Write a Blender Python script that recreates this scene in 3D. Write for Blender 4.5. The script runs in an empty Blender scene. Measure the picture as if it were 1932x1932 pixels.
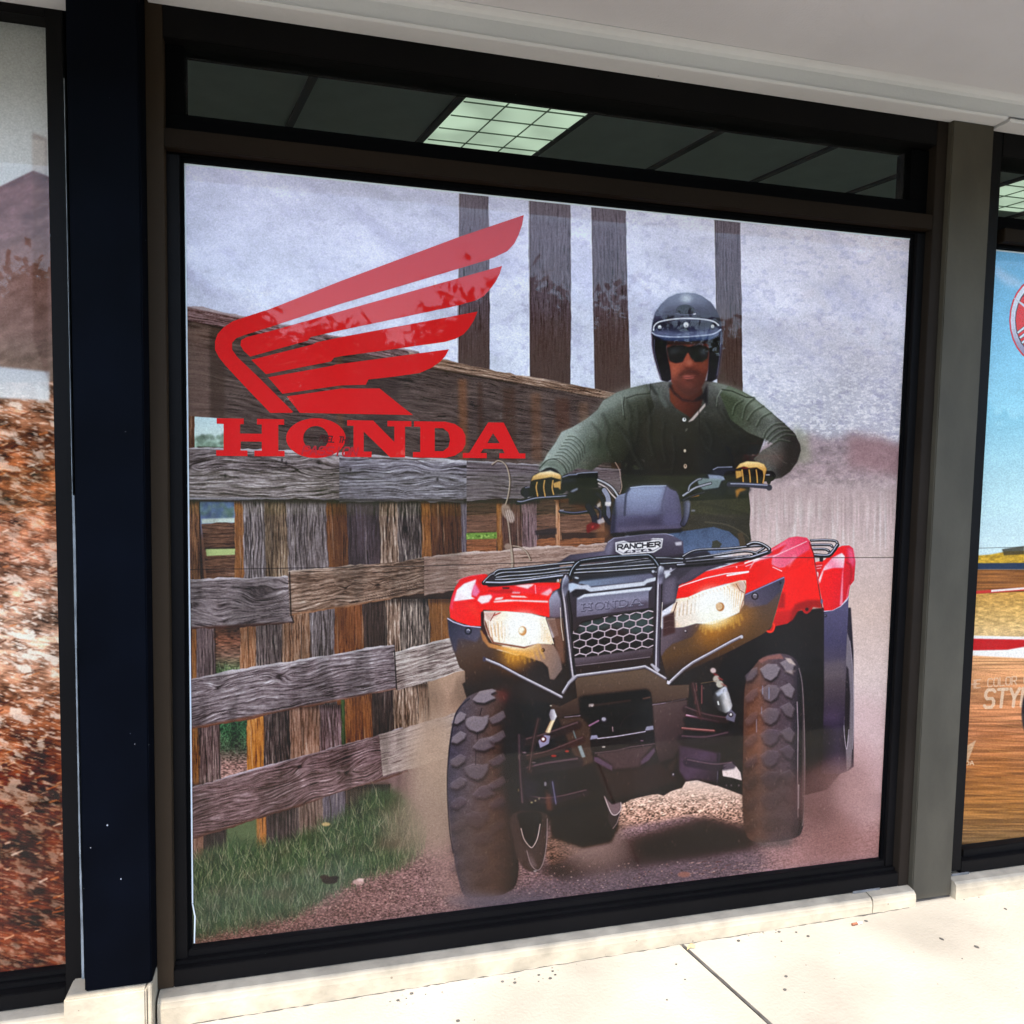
import bpy, bmesh, math, random
import numpy as np
from mathutils import Matrix, Vector, geometry
SC = bpy.context.scene; COL = SC.collection
G = 0.1515            # height of the poster's lower edge above the pavement at x = 0
# ---------------------------------------------------------------- camera
CAM = (0.30470, -2.04722, 1.25291 + G)
RR = ((0.96927509, -0.00072546, 0.2459782), (-0.2453497, 0.0686489, 0.96700096), (0.01758766, 0.99764062, -0.06636168))   # rows: world axes; columns: right, up, forward
cd = bpy.data.cameras.new('camera'); cam = bpy.data.objects.new('camera', cd); COL.objects.link(cam); SC.camera = cam
M = Matrix.Identity(4)
for i in range(3):
    M[i][0] = RR[i][0]; M[i][1] = RR[i][1]; M[i][2] = -RR[i][2]; M[i][3] = CAM[i]
cam.matrix_world = M
cd.sensor_width = 36.0; cd.lens = 36.0 * 1462.4046 / 1932.0; cd.clip_end = 500; cd.clip_start = 0.05
def SW(x, y, Y=0.0):
    """where the sight line through photo point (x, y) meets the upright plane at depth Y: gives (x, z)"""
    r = ((x - 966) / 1462.4046, -(y - 966) / 1462.4046, 1.0)
    d = [RR[i][0] * r[0] + RR[i][1] * r[1] + RR[i][2] * r[2] for i in range(3)]
    k = (Y - CAM[1]) / d[1]
    return CAM[0] + k * d[0], CAM[2] + k * d[2]
# ---------------------------------------------------------------- daylight
EXPO = 2.65
SUN_EL, SUN_AZ = 62.0, 22.0        # azimuth measured from straight out of the shop front towards its left
w = bpy.data.worlds.new('World'); SC.world = w; w.use_nodes = True; nt = w.node_tree
sky = nt.nodes.new('ShaderNodeTexSky'); sky.sky_type = 'NISHITA'; sky.sun_disc = False
sky.sun_elevation = math.radians(SUN_EL); sky.sun_rotation = math.radians(180 + SUN_AZ); sky.air_density = 1.0; sky.dust_density = 1.5
bg = nt.nodes['Background']; nt.links.new(sky.outputs[0], bg.inputs[0]); bg.inputs[1].default_value = 0.15
sd = bpy.data.lights.new('sun', 'SUN'); sd.energy = 2.2; sd.angle = math.radians(0.5); sd.color = (1.0, 0.96, 0.90)
so = bpy.data.objects.new('sun', sd); COL.objects.link(so)
el, az = math.radians(SUN_EL), math.radians(SUN_AZ)
dirv = Vector((-math.sin(az) * math.cos(el), -math.cos(az) * math.cos(el), math.sin(el)))   # towards the sun
so.rotation_euler = dirv.to_track_quat('Z', 'Y').to_euler(); so.location = (-3, -8, 12)
SC.view_settings.view_transform = 'Standard'; SC.view_settings.look = 'None'; SC.view_settings.exposure = EXPO; SC.view_settings.gamma = 1.0
SC.cycles.max_bounces = 8; SC.cycles.transparent_max_bounces = 12; SC.cycles.use_denoising = True

# ---------------------------------------------------------------- print shop: a small numpy painter for the window graphics
import numpy as np
_tiles = {}
def _tile(seed):
    if seed not in _tiles:
        _tiles[seed] = np.random.RandomState(seed).rand(256, 256).astype(np.float32)
    return _tiles[seed]
def n2(x, y, seed=0):
    t = _tile(seed)
    xi = np.floor(x); yi = np.floor(y); fx = x - xi; fy = y - yi
    fx = fx * fx * (3 - 2 * fx); fy = fy * fy * (3 - 2 * fy)
    xi = xi.astype(np.int64) & 255; yi = yi.astype(np.int64) & 255
    x1 = (xi + 1) & 255; y1 = (yi + 1) & 255
    return (t[yi, xi] * (1 - fx) + t[yi, x1] * fx) * (1 - fy) + (t[y1, xi] * (1 - fx) + t[y1, x1] * fx) * fy
def fbm(x, y, seed=0, o=4):
    a = 0.5; s = 0; tot = 0
    for k in range(o):
        s = s + a * n2(x * 2 ** k + 17.3 * k, y * 2 ** k + 9.1 * k, seed + k); tot += a; a *= 0.55
    return s / tot
def C(*c):
    c = c[0] if len(c) == 1 and not np.isscalar(c[0]) else c
    return np.array(c, np.float32) / 255.0
def smooth_pts(p, closed=True, n=6):
    p = [np.array(q, float) for q in p]; m = len(p); out = []
    rng = range(m) if closed else range(m - 1)
    for i in rng:
        if closed: a, b, c, d = p[i - 1], p[i], p[(i + 1) % m], p[(i + 2) % m]
        else: a, b, c, d = p[max(i - 1, 0)], p[i], p[i + 1], p[min(i + 2, m - 1)]
        for k in range(n):
            t = k / n
            out.append(0.5 * (2 * b + (c - a) * t + (2 * a - 5 * b + 4 * c - d) * t * t + (3 * b - a - 3 * c + d) * t ** 3))
    if not closed: out.append(p[-1])
    return out
def blur(m, r):
    if r < 0.3: return m
    k = int(np.ceil(r * 2.5)); x = np.arange(-k, k + 1); g = np.exp(-x * x / (2.0 * r * r)); g /= g.sum()
    if r > 6:   # three box passes
        w = max(1, int(r * 1.88 / 2)) ; n = 2 * w + 1
        for _ in range(3):
            for ax in (0, 1):
                pad = [(w + 1, w) if a == ax else (0, 0) for a in (0, 1)]
                c = np.cumsum(np.pad(m, pad), axis=ax)
                m = (np.take(c, range(n, c.shape[ax]), ax) - np.take(c, range(0, c.shape[ax] - n), ax)) / n
        return m
    for ax in (0, 1):
        pad = [(k, k) if a == ax else (0, 0) for a in (0, 1)]
        q = np.pad(m, pad); o = 0
        for i in range(2 * k + 1):
            o = o + g[i] * np.take(q, range(i, i + m.shape[ax]), ax)
        m = o
    return m
class Canvas:
    def __init__(s, x0, y0, x1, y1, bg=(128, 128, 128)):
        s.x0, s.y0, s.w, s.h = x0, y0, int(x1 - x0), int(y1 - y0)
        s.img = np.empty((s.h, s.w, 3), np.float32); s.img[:] = C(bg)
        s.o = (0, 0, 1.0); s.clip = None
    def T(s, ox=0, oy=0, k=1.0): s.o = (ox, oy, k)
    def tp(s, pts): return [(s.o[0] + p[0] / s.o[2], s.o[1] + p[1] / s.o[2]) for p in pts]
    def cover(s, P, pad=0):
        P = np.array(P, float) - (s.x0, s.y0)
        bx0 = max(0, int(P[:, 0].min() - pad - 1)); bx1 = min(s.w, int(P[:, 0].max() + pad + 2))
        by0 = max(0, int(P[:, 1].min() - pad - 1)); by1 = min(s.h, int(P[:, 1].max() + pad + 2))
        if bx1 <= bx0 or by1 <= by0: return None
        W, H = bx1 - bx0, by1 - by0; SS = 4
        D = np.zeros(H * SS * (W + 2))
        A = P; B = np.roll(P, -1, 0)
        for (xa, ya), (xb, yb) in zip(A, B):
            if ya == yb: continue
            sg = 1.0 if yb > ya else -1.0
            lo, hi = (ya, yb) if yb > ya else (yb, ya)
            r0 = max(0, int(np.ceil((lo - by0) * SS - 0.5))); r1 = min(H * SS - 1, int(np.ceil((hi - by0) * SS - 0.5)) - 1)
            if r1 < r0: continue
            r = np.arange(r0, r1 + 1); y = by0 + (r + 0.5) / SS
            x = np.clip(xa + (xb - xa) * (y - ya) / (yb - ya) - bx0, 0, W)
            j = np.floor(x).astype(int); f = j + 1 - x
            np.add.at(D, r * (W + 2) + j, sg * f); np.add.at(D, r * (W + 2) + j + 1, sg * (1 - f))
        cov = np.abs(np.cumsum(D.reshape(H * SS, W + 2), 1))[:, :W]
        cov = np.clip(cov, 0, 1).reshape(H, SS, W).mean(1)
        return (by0, by1, bx0, bx1), cov.astype(np.float32)
    def xy(s, b):
        return np.meshgrid(np.arange(b[2], b[3]) + s.x0 + 0.5, np.arange(b[0], b[1]) + s.y0 + 0.5)
    def put(s, b, m, col):
        v = s.img[b[0]:b[1], b[2]:b[3]]
        if s.clip is not None: m = m * s.clip[b[0]:b[1], b[2]:b[3]]
        v[:] = v + (col - v) * m[..., None]
    def shade(s, b, m, fac):
        v = s.img[b[0]:b[1], b[2]:b[3]]
        if s.clip is not None: m = m * s.clip[b[0]:b[1], b[2]:b[3]]
        v[:] = v * (1 + (fac - 1) * m[..., None])
    def setclip(s, pts, sm=False, soft=0.5):
        if pts is None: s.clip = None; return
        pts = s.tp(pts)
        if sm: pts = smooth_pts(pts)
        r = s.cover(pts, 3); s.clip = np.zeros((s.h, s.w), np.float32)
        b, m = r; s.clip[b[0]:b[1], b[2]:b[3]] = blur(m, soft)
    def poly(s, pts, col=None, a=1.0, soft=0.5, sm=False, g=None, tex=None, holes=(), raw=False):
        """g=(x0,y0,x1,y1,c0,c1[,c2..]) linear gradient; tex=f(X,Y,col)->col"""
        if not raw: pts = s.tp(pts)
        if sm: pts = smooth_pts(pts)
        r = s.cover(pts, soft * 3 + 1)
        if r is None: return
        b, m = r
        for hl in holes:
            q = s.tp(hl); q = smooth_pts(q) if sm else q
            s2 = s.cover(list(q), 0)
            if s2:
                hb, hm = s2; y0, y1, x0_, x1_ = max(hb[0], b[0]), min(hb[1], b[1]), max(hb[2], b[2]), min(hb[3], b[3])
                if y1 > y0 and x1_ > x0_:
                    m[y0 - b[0]:y1 - b[0], x0_ - b[2]:x1_ - b[2]] -= hm[y0 - hb[0]:y1 - hb[0], x0_ - hb[2]:x1_ - hb[2]]
                    m = np.clip(m, 0, 1)
        m = blur(m, soft) * a
        if g is not None:
            (gx0, gy0), (gx1, gy1) = s.tp([(g[0], g[1]), (g[2], g[3])]); cs = [C(q) for q in g[4:]]
            X, Y = s.xy(b); dx, dy = gx1 - gx0, gy1 - gy0
            t = np.clip(((X - gx0) * dx + (Y - gy0) * dy) / (dx * dx + dy * dy), 0, 1) * (len(cs) - 1)
            c = np.zeros(t.shape + (3,), np.float32)
            for k in range(len(cs)): c += cs[k] * np.clip(1 - np.abs(t - k), 0, 1)[..., None]
        else: c = C(col)
        if tex is not None:
            X, Y = s.xy(b); c = tex(X, Y, c if np.ndim(c) == 3 else np.broadcast_to(c, X.shape + (3,)))
        s.put(b, m, c)
    def line(s, pts, w, col, a=1.0, soft=0.5, sm=False, raw=False):
        if not raw: pts = s.tp(pts)
        ws = np.atleast_1d(w).astype(float)
        if sm: pts = smooth_pts(pts, False)
        n = len(pts); ws = np.interp(np.linspace(0, 1, n), np.linspace(0, 1, len(ws)), ws) if len(ws) > 1 else np.full(n, ws[0])
        P = np.array(pts, float); pad = ws.max() / 2 + 2 + soft
        bx0 = max(0, int(P[:, 0].min() - pad - s.x0)); bx1 = min(s.w, int(P[:, 0].max() + pad - s.x0) + 1)
        by0 = max(0, int(P[:, 1].min() - pad - s.y0)); by1 = min(s.h, int(P[:, 1].max() + pad - s.y0) + 1)
        if bx1 <= bx0 or by1 <= by0: return
        M = np.zeros((by1 - by0, bx1 - bx0), np.float32)
        for i in range(n - 1):
            (xa, ya), (xb, yb) = P[i] - (s.x0, s.y0), P[i + 1] - (s.x0, s.y0)
            u0 = max(bx0, int(min(xa, xb) - pad)); u1 = min(bx1, int(max(xa, xb) + pad) + 1)
            v0 = max(by0, int(min(ya, yb) - pad)); v1 = min(by1, int(max(ya, yb) + pad) + 1)
            if u1 <= u0 or v1 <= v0: continue
            X, Y = np.meshgrid(np.arange(u0, u1) + 0.5, np.arange(v0, v1) + 0.5)
            dx, dy = xb - xa, yb - ya; L = dx * dx + dy * dy + 1e-9
            t = np.clip(((X - xa) * dx + (Y - ya) * dy) / L, 0, 1)
            d = np.hypot(X - xa - t * dx, Y - ya - t * dy); w_ = ws[i] + (ws[i + 1] - ws[i]) * t
            c = np.clip((w_ / 2 - d) / (2 * soft) + 0.5, 0, 1) * np.minimum(1, w_ / (2 * soft) + 0.15)
            q = M[v0 - by0:v1 - by0, u0 - bx0:u1 - bx0]; np.maximum(q, c, out=q)
        s.put((by0, by1, bx0, bx1), M * a, C(col))
    def ell(s, cx, cy, rx, ry, col=None, a=1.0, soft=0.5, rot=0, n=28, **k):
        c, q = np.cos(rot), np.sin(rot)
        pts = [(cx + rx * np.cos(t) * c - ry * np.sin(t) * q, cy + rx * np.cos(t) * q + ry * np.sin(t) * c) for t in np.linspace(0, 2 * np.pi, n, endpoint=False)]
        s.poly(pts, col, a, soft, **k)
    def tube(s, pts, w, dark=(28, 28, 36), lite=(225, 225, 240), sm=True, off=0.18, lw=0.28, a=0.95, mid=None):
        """a round bar: dark body, mid tone, one highlight running along its upper side"""
        s.line(pts, w, dark, 1, 0.5, sm); k = s.o[2]
        if mid: s.line(pts, w * 0.62, mid, 0.8, 0.7, sm)
        q = [(x - off * w * k * 0.5, y - off * w * k) for x, y in pts]
        s.line(q, max(w * lw, 0.8), lite, a, 0.6, sm)
def quad_uv(Q, X, Y):
    """projective inverse of a quad tl,tr,br,bl"""
    A = []; 
    for (u, v), (x, y) in zip([(0, 0), (1, 0), (1, 1), (0, 1)], Q):
        A.append([x, y, 1, 0, 0, 0, -u * x, -u * y, -u]); A.append([0, 0, 0, x, y, 1, -v * x, -v * y, -v])
    H = np.linalg.svd(np.array(A, float))[2][-1].reshape(3, 3)
    w = H[2, 0] * X + H[2, 1] * Y + H[2, 2]
    return (H[0, 0] * X + H[0, 1] * Y + H[0, 2]) / w, (H[1, 0] * X + H[1, 1] * Y + H[1, 2]) / w
def lerp3(t, cs):
    t = np.clip(t, 0, 1) * (len(cs) - 1); c = np.zeros(t.shape + (3,), np.float32)
    for k in range(len(cs)): c += C(cs[k]) * np.clip(1 - np.abs(t - k), 0, 1)[..., None]
    return c
def plank(cv, Q, cols, seed=1, L=None, nl=9, warp=1.6, edge=1.5, con=0.9, top=None, bot=None, ragged=True, a=1.0, fine=1.0, knots=0):
    """weathered board: Q = tl,tr,br,bl corners; grain runs along u. cols from dark to light"""
    rs = np.random.RandomState(seed); Q = cv.tp(Q); Q = [np.array(q, float) for q in Q]
    if L is None: L = (np.linalg.norm(Q[1] - Q[0]) + np.linalg.norm(Q[2] - Q[3])) / 2
    Wd = (np.linalg.norm(Q[3] - Q[0]) + np.linalg.norm(Q[2] - Q[1])) / 2
    n = max(3, int(L / 9)); j = edge if ragged else 0
    nrm = (Q[3] - Q[0]) / np.linalg.norm(Q[3] - Q[0])
    def side(p, q): 
        off = np.cumsum(rs.randn(n + 1)) * 0.5; off = off - np.linspace(off[0], off[-1], n + 1) + rs.randn(n + 1) * 0.35
        return [p + (q - p) * k / n + nrm * off[k] * j for k in range(n + 1)]
    pts = side(Q[0], Q[1]) + side(Q[2], Q[3])
    kn = [(rs.rand(), 0.2 + 0.6 * rs.rand(), 0.5 + rs.rand()) for _ in range(knots)]
    def tex(X, Y, c):
        u, v = quad_uv(Q, X, Y); U = u * L; V = v * Wd
        w = warp * Wd * 0.11 * (fbm(U / 80 + seed, V / 40, seed, 2) - 0.5) + 0.9 * (n2(U / 9, V / 7, seed + 4) - .5)
        for ku, kv, ks in kn:
            d2 = ((U - ku * L) / (13 * ks)) ** 2 + ((V - kv * Wd) / (8 * ks)) ** 2
            w = w + np.sign(V - kv * Wd) * 6 * ks * np.exp(-d2)
        Vw = V + w
        s1 = 0.5 + 0.5 * np.sin(2 * np.pi * (Vw / Wd * nl + 1.3 * n2(U / 60, V / 9, seed + 5)))
        s2 = n2(U / (26 * fine), Vw / (1.35 * fine), seed + 2); s3 = n2(U / (9 * fine), Vw / (.9 * fine), seed + 3)
        big = fbm(U / 70, V / 30, seed + 7, 3)
        t = 0.44 + con * (0.20 * (s1 - 0.5) * (0.4 + big) * 1.6 + 0.46 * (s2 - 0.5) + 0.42 * (s3 - 0.5) + 0.5 * (big - 0.5))
        t = (t - .46) * .82 + .46 + .10 * (n2(U / 3.2, V / 2.4, seed + 11) - .5); crack = np.clip((n2(U / 34, Vw / 1.6, seed + 9) - 0.80) * 7, 0, 1)
        t = t * (1 - 0.8 * crack)
        for ku, kv, ks in kn:
            d2 = ((U - ku * L) / (4 * ks)) ** 2 + ((V - kv * Wd) / (2.5 * ks)) ** 2
            t = t - 0.5 * np.exp(-d2)
        c = lerp3(t, cols)
        if top is not None: c = c + (C(top) - c) * (np.clip(1 - v * Wd / 4.0, 0, 1) * 0.75)[..., None]
        if bot is not None: c = c + (C(bot) - c) * (np.clip(1 - (1 - v) * Wd / 5.0, 0, 1) * 0.85)[..., None]
        return np.clip(c, 0, 1)
    cv.poly(pts, (0, 0, 0), a, 0.45, tex=tex, raw=True)
def vpost(cv, x0, x1, y0, y1, cols, seed=1, lean=0, **k):
    """upright board; lean = how far its foot shifts right"""
    k.setdefault('warp', 0.8); k.setdefault('nl', max(2, (x1 - x0) / cv.o[2] / 7))
    plank(cv, [(x0, y1 if False else y0), (x0 + lean, y1), (x1 + lean, y1), (x1, y0)], cols, seed, **k)
# stroke alphabet on a 0..1 x 0..1 cell (y down)
GL = {'A': [[(0, 1), (.42, 0), (.58, 0), (1, 1)], [(.2, .64), (.8, .64)]], 'B': [[(0, 0), (0, 1), (.8, 1), (1, .75), (.8, .5), (0, .5)], [(0, 0), (.8, 0), (.95, .25), (.8, .5)]],
      'C': [[(1, .1), (.8, 0), (.2, 0), (0, .2), (0, .8), (.2, 1), (.8, 1), (1, .9)]], 'D': [[(0, 0), (0, 1), (.7, 1), (1, .7), (1, .3), (.7, 0), (0, 0)]],
      'E': [[(1, 0), (0, 0), (0, 1), (1, 1)], [(0, .5), (.8, .5)]], 'F': [[(1, 0), (0, 0), (0, 1)], [(0, .5), (.8, .5)]], 'H': [[(0, 0), (0, 1)], [(1, 0), (1, 1)], [(0, .5), (1, .5)]],
      'I': [[(.5, 0), (.5, 1)]], 'L': [[(0, 0), (0, 1), (1, 1)]], 'N': [[(0, 1), (0, 0), (1, 1), (1, 0)]], 'O': [[(.2, 0), (.8, 0), (1, .2), (1, .8), (.8, 1), (.2, 1), (0, .8), (0, .2), (.2, 0)]],
      'P': [[(0, 1), (0, 0), (.8, 0), (1, .15), (1, .4), (.8, .55), (0, .55)]], 'R': [[(0, 1), (0, 0), (.8, 0), (1, .15), (1, .4), (.8, .55), (0, .55)], [(.5, .55), (1, 1)]],
      'S': [[(1, .1), (.8, 0), (.2, 0), (0, .15), (0, .35), (.2, .5), (.8, .5), (1, .65), (1, .85), (.8, 1), (.2, 1), (0, .9)]], 'T': [[(0, 0), (1, 0)], [(.5, 0), (.5, 1)]],
      'U': [[(0, 0), (0, .8), (.2, 1), (.8, 1), (1, .8), (1, 0)]], 'Y': [[(0, 0), (.5, .5), (1, 0)], [(.5, .5), (.5, 1)]], 'X': [[(0, 0), (1, 1)], [(1, 0), (0, 1)]],
      '4': [[(.75, 1), (.75, 0), (0, .7), (1, .7)]], 'x': [[(0, .4), (1, 1)], [(1, .4), (0, 1)]]}
def text(cv, s, p, q, h, w, col, gap=0.32, slant=0.0, a=1.0, soft=0.5):
    """write s from baseline-left p to baseline-right q (cell height h)"""
    (x0, y0), (x1, y1) = p, q; n = len(s); cw = 1.0 / (n + (n - 1) * gap); L = np.hypot(x1 - x0, y1 - y0); ux, uy = (x1 - x0) / L, (y1 - y0) / L
    for i, ch in enumerate(s):
        b = i * (1 + gap) * cw * L; W = cw * L
        for st in GL.get(ch, []):
            pts = [(x0 + ux * (b + W * u + slant * h * (1 - v)) + uy * h * (1 - v), y0 + uy * (b + W * u) - h * (1 - v)) for u, v in st]
            cv.line(pts, w, col, a, soft, raw=True)

# ---------------------------------------------------------------- the big print: hillside, fence and ground
def paint_main():
    cv = Canvas(336, 296, 1730, 1796, (200, 198, 216)); rs = np.random.RandomState(5)
    full = (0, cv.h, 0, cv.w); X, Y = cv.xy(full)
    # hillside
    t = (Y - 300) / 700.0
    base = lerp3(t, [(190, 193, 228), (203, 209, 238), (212, 220, 238), (214, 216, 228)])
    pink = np.clip((X - 1150) / 500, 0, 1)[..., None]; base = base + (C(206, 199, 216) - base) * pink * 0.7
    r1 = fbm((X + Y * 0.6) / 120, (Y - X * 0.35) / 60, 3, 4); r2 = fbm(X / 9, Y / 7, 11, 3); r3 = n2(X / 3.1, Y / 2.7, 20)
    sp = np.clip((fbm(X / 13, Y / 9, 31, 3) - 0.56) * 5, 0, 1)
    base = base * (1.03 + 0.26 * (r1 - 0.5) + 0.05 * (r2 - 0.5) + 0.03 * (r3 - .5))[..., None]
    ridge = np.clip((fbm((X * .8 + Y) / 170, (Y - X * .8) / 46, 35, 3) - .52) * 4, 0, 1); base = base + (C(176, 178, 216) - base) * (ridge * .45 * np.clip(1.5 - (Y - 300) / 330, 0, 1))[..., None]
    base = base + (C(150, 148, 190) - base) * (sp * 0.30 * np.clip(0.35 + (X - 330) / 1200, 0, 1))[..., None]
    lowr = np.clip((Y - 620) / 220, 0, 1) * np.clip((X - 1350) / 80, 0, 1)
    grit = np.clip((fbm(X / 6, Y / 3.4, 44, 3) - 0.45) * 4, 0, 1)
    base = base + (C(232, 230, 234) - base) * (lowr * grit * 0.65)[..., None]; base = base * (1 - (0.14 * lowr * (1 - grit)))[..., None]
    cv.put(full, np.ones((cv.h, cv.w), np.float32), base)
    # far trees and dusty meadow right of the rider
    tr = [(1380, 905)] + [(1400 + k * 16, 850 - 34 * fbm(np.array([k * .55]), np.array([3.]), 8, 3)[0] * 1.3 - (14 if 4 < k < 9 else 0) + (12 if k < 3 else 0)) for k in range(21)] + [(1728, 930), (1728, 1000), (1380, 1000)]
    def tt(X, Y, c): return c * (1 + 0.5 * (fbm(X / 11, Y / 9, 51, 3) - .5))[..., None]
    cv.poly(tr, a=0.78, soft=7, g=(0, 815, 0, 960, (138, 118, 126), (164, 138, 142), (196, 174, 174)), tex=tt)
    cv.poly([(1500, 800), (1525, 822), (1530, 870), (1480, 880)], (150, 156, 130), .5, 5)
    cv.poly([(1600, 815), (1655, 822), (1720, 850), (1720, 900), (1600, 880)], (150, 112, 118), .6, 8)
    def md(X, Y, c):
        st = n2(X / 3.2, Y / 46, 61) - .5; m = np.clip(1 - np.abs(Y - 975) / 85, 0, 1)
        c = c * (1 + 0.20 * st * m + 0.06 * (fbm(X / 12, Y / 5, 63, 3) - .5))[..., None]
        wh = np.clip((n2(X / 5, Y / 60, 66) - .62) * 4, 0, 1) * np.clip(1 - np.abs(Y - 1000) / 90, 0, 1)
        return c + (C(232, 226, 224) - c) * (wh * .5)[..., None]
    cv.poly([(1380, 915), (1730, 925), (1730, 1796), (1380, 1796)], a=1, soft=5, tex=md,
            g=(0, 915, 0, 1640, (184, 162, 166), (208, 186, 184), (212, 188, 180), (218, 198, 196), (220, 202, 208), (204, 170, 176), (172, 128, 132)))
    # dark base behind the fence
    cv.poly([(330, 600), (760, 670), (1170, 745), (1180, 1060), (900, 1250), (900, 1500), (600, 1600), (330, 1640)], (62, 44, 36), 1, 1)
    brn = [(38, 26, 22), (84, 58, 46), (122, 90, 74), (158, 132, 118)]
    gry = [(36, 30, 30), (96, 86, 88), (148, 137, 141), (216, 208, 212)]
    tan = [(46, 32, 26), (116, 92, 80), (170, 144, 130), (236, 218, 206)]
    org = [(60, 38, 24), (124, 80, 48), (158, 108, 66), (186, 146, 108)]
    prp = [(42, 29, 31), (104, 82, 86), (146, 121, 127), (216, 197, 202)]
    pst = [(48, 42, 50), (92, 84, 96), (110, 102, 116), (128, 120, 134)]
    # four tall posts
    for q, sd in (([(866, 352), (921, 352), (923, 712), (864, 712)], 1), ([(998, 362), (1076, 370), (1075, 745), (999, 742)], 2),
                  ([(1114, 376), (1180, 384), (1190, 770), (1122, 768)], 3), ([(1347, 404), (1396, 410), (1401, 780), (1353, 780)], 4)):
        tl, tr_, br, bl = q; plank(cv, [tl, bl, br, tr_], pst, 70 + sd, nl=9, warp=.25, edge=.6, con=.75, knots=1 if sd in (1, 4) else 0)
        cv.setclip([tl, tr_, br, bl])
        for k_ in range(4): cv.poly([(bl[0] - 20, 590 + k_ * 34), (br[0] + 20, 590 + k_ * 34), (br[0] + 20, 860), (bl[0] - 20, 860)], (74, 56, 50), .30, 16)
        cv.poly([(bl[0] - 20, 300), (br[0] + 20, 300), (br[0] + 20, 470), (bl[0] - 20, 500)], (128, 124, 150), .28, 30); cv.setclip(None)
        cv.line([tl, bl], 1.2, (216, 214, 232), .6); cv.line([(bl[0] + 1.5, bl[1]), (tl[0] + 1.5, tl[1])], 1.2, (60, 48, 50), .5)
    # wide upper board
    plank(cv, [(340, 600), (1165, 752), (1150, 905), (340, 840)], [(34, 26, 26), (74, 62, 62), (98, 84, 82), (130, 116, 112)], 91, nl=12, warp=.8, con=.8, edge=.5)
    for x, w_, c_, a_ in ((372, 46, (128, 104, 98), .5), (640, 10, (120, 78, 50), .35), (872, 16, (150, 92, 56), .4), (905, 8, (60, 36, 28), .5), (960, 22, (66, 44, 36), .5), (1010, 18, (128, 84, 58), .35), (1060, 26, (84, 52, 42), .5), (1100, 18, (140, 106, 84), .35), (720, 60, (60, 50, 52), .4)):
        y0 = 600 + (x - 340) * .19 + 14; cv.poly([(x - w_ / 2, y0), (x + w_ / 2, y0), (x + w_ / 2 + 3, 872), (x - w_ / 2 + 2, 866)], c_, a_, 3)
    cv.poly([(397, 612), (424, 618), (424, 790), (397, 788)], (70, 56, 52), .6, 3)
    plank(cv, [(338, 574), (790, 664), (800, 692), (338, 604)], prp, 92, nl=4, top=(190, 180, 190), bot=(36, 28, 28))
    plank(cv, [(770, 663), (1170, 742), (1165, 758), (780, 690)], tan, 93, nl=4, con=1, top=(186, 172, 166), bot=(34, 26, 24), knots=2)
    # window of sky and bush at far left
    cv.poly([(367, 786), (428, 790), (428, 858), (367, 844)], a=1, g=(0, 786, 0, 852, (196, 222, 232), (206, 226, 226), (150, 186, 160)))
    for k in range(60): cv.ell(372 + rs.rand() * 55, 822 + rs.rand() * 26, 3 + rs.rand() * 4, 2 + rs.rand() * 3, rs.choice([96, 130, 160]) * np.array([.85, 1, .9]), .5, 1.5)
    vpost(cv, 340, 367, 785, 850, brn, 94); cv.poly([(372, 842), (425, 845), (425, 856), (372, 850)], (52, 46, 42), .9, 1)
    # things between the upper and the middle rail
    def row(y0, y1, items, lean=0, sd=100):
        for i, (x0, x1, cols, kw) in enumerate(items):
            vpost(cv, x0, x1, y0, y1, cols, sd + i, lean=lean, **kw)
            w_ = x1 - x0; q_ = np.random.RandomState(sd * 31 + i)
            wob = lambda x: [(x + lean * t + q_.randn() * .7, y0 + (y1 - y0) * t) for t in np.linspace(0, 1, 8)]
            cv.line(wob(x1 - .5), [2.4, 1.0, 2.0], (22, 16, 16), .75, .8); cv.line(wob(x0 + .8), 1.0, tuple(np.minimum(235, np.array(cols[3]) + 10)), .35, .7)
            for k in range(int(w_ / 11)):
                xx = x0 + 3 + q_.rand() * (w_ - 6); a0 = q_.rand() * .6; a1 = a0 + .2 + q_.rand() * .4; L_ = wob(xx); L_ = L_[int(a0 * 7):max(int(a0 * 7) + 2, int(a1 * 7) + 1)]
                cv.line(L_, [1.0, 2.2, .8], (26, 18, 18) if k % 3 else (196, 180, 168), .55 if k % 3 else .35, .8)
            cv.poly([(x0, y0 - 2), (x1, y0 - 2), (x1, y0 + 7), (x0, y0 + 7)], (16, 10, 12), .55, 3.5)
    cv.poly([(375, 946), (447, 946), (447, 1095), (385, 1095)], a=1, g=(0, 946, 0, 1095, (92, 112, 148), (110, 126, 168), (120, 86, 72), (110, 78, 66), (120, 84, 62)))
    for k in range(50): cv.ell(378 + rs.rand() * 64, 950 + rs.rand() * 26, 3 + rs.rand() * 5, 3 + rs.rand() * 4, [(70, 84, 120), (120, 146, 120), (96, 120, 160), (84, 110, 96)][k % 4], .5, 2)
    cv.poly([(380, 979), (447, 977), (447, 986), (381, 988)], (206, 220, 206), .9, 1)
    plank(cv, [(380, 989), (447, 986), (450, 1032), (386, 1034)], brn, 121, nl=5); plank(cv, [(386, 1048), (452, 1046), (456, 1095), (390, 1095)], brn, 122, nl=5)
    cv.poly([(386, 1033), (452, 1031), (452, 1036), (386, 1038)], (40, 34, 30), .9, 1); cv.poly([(388, 1036), (452, 1035), (453, 1046), (390, 1049)], (176, 192, 130), 1, .7)
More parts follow.
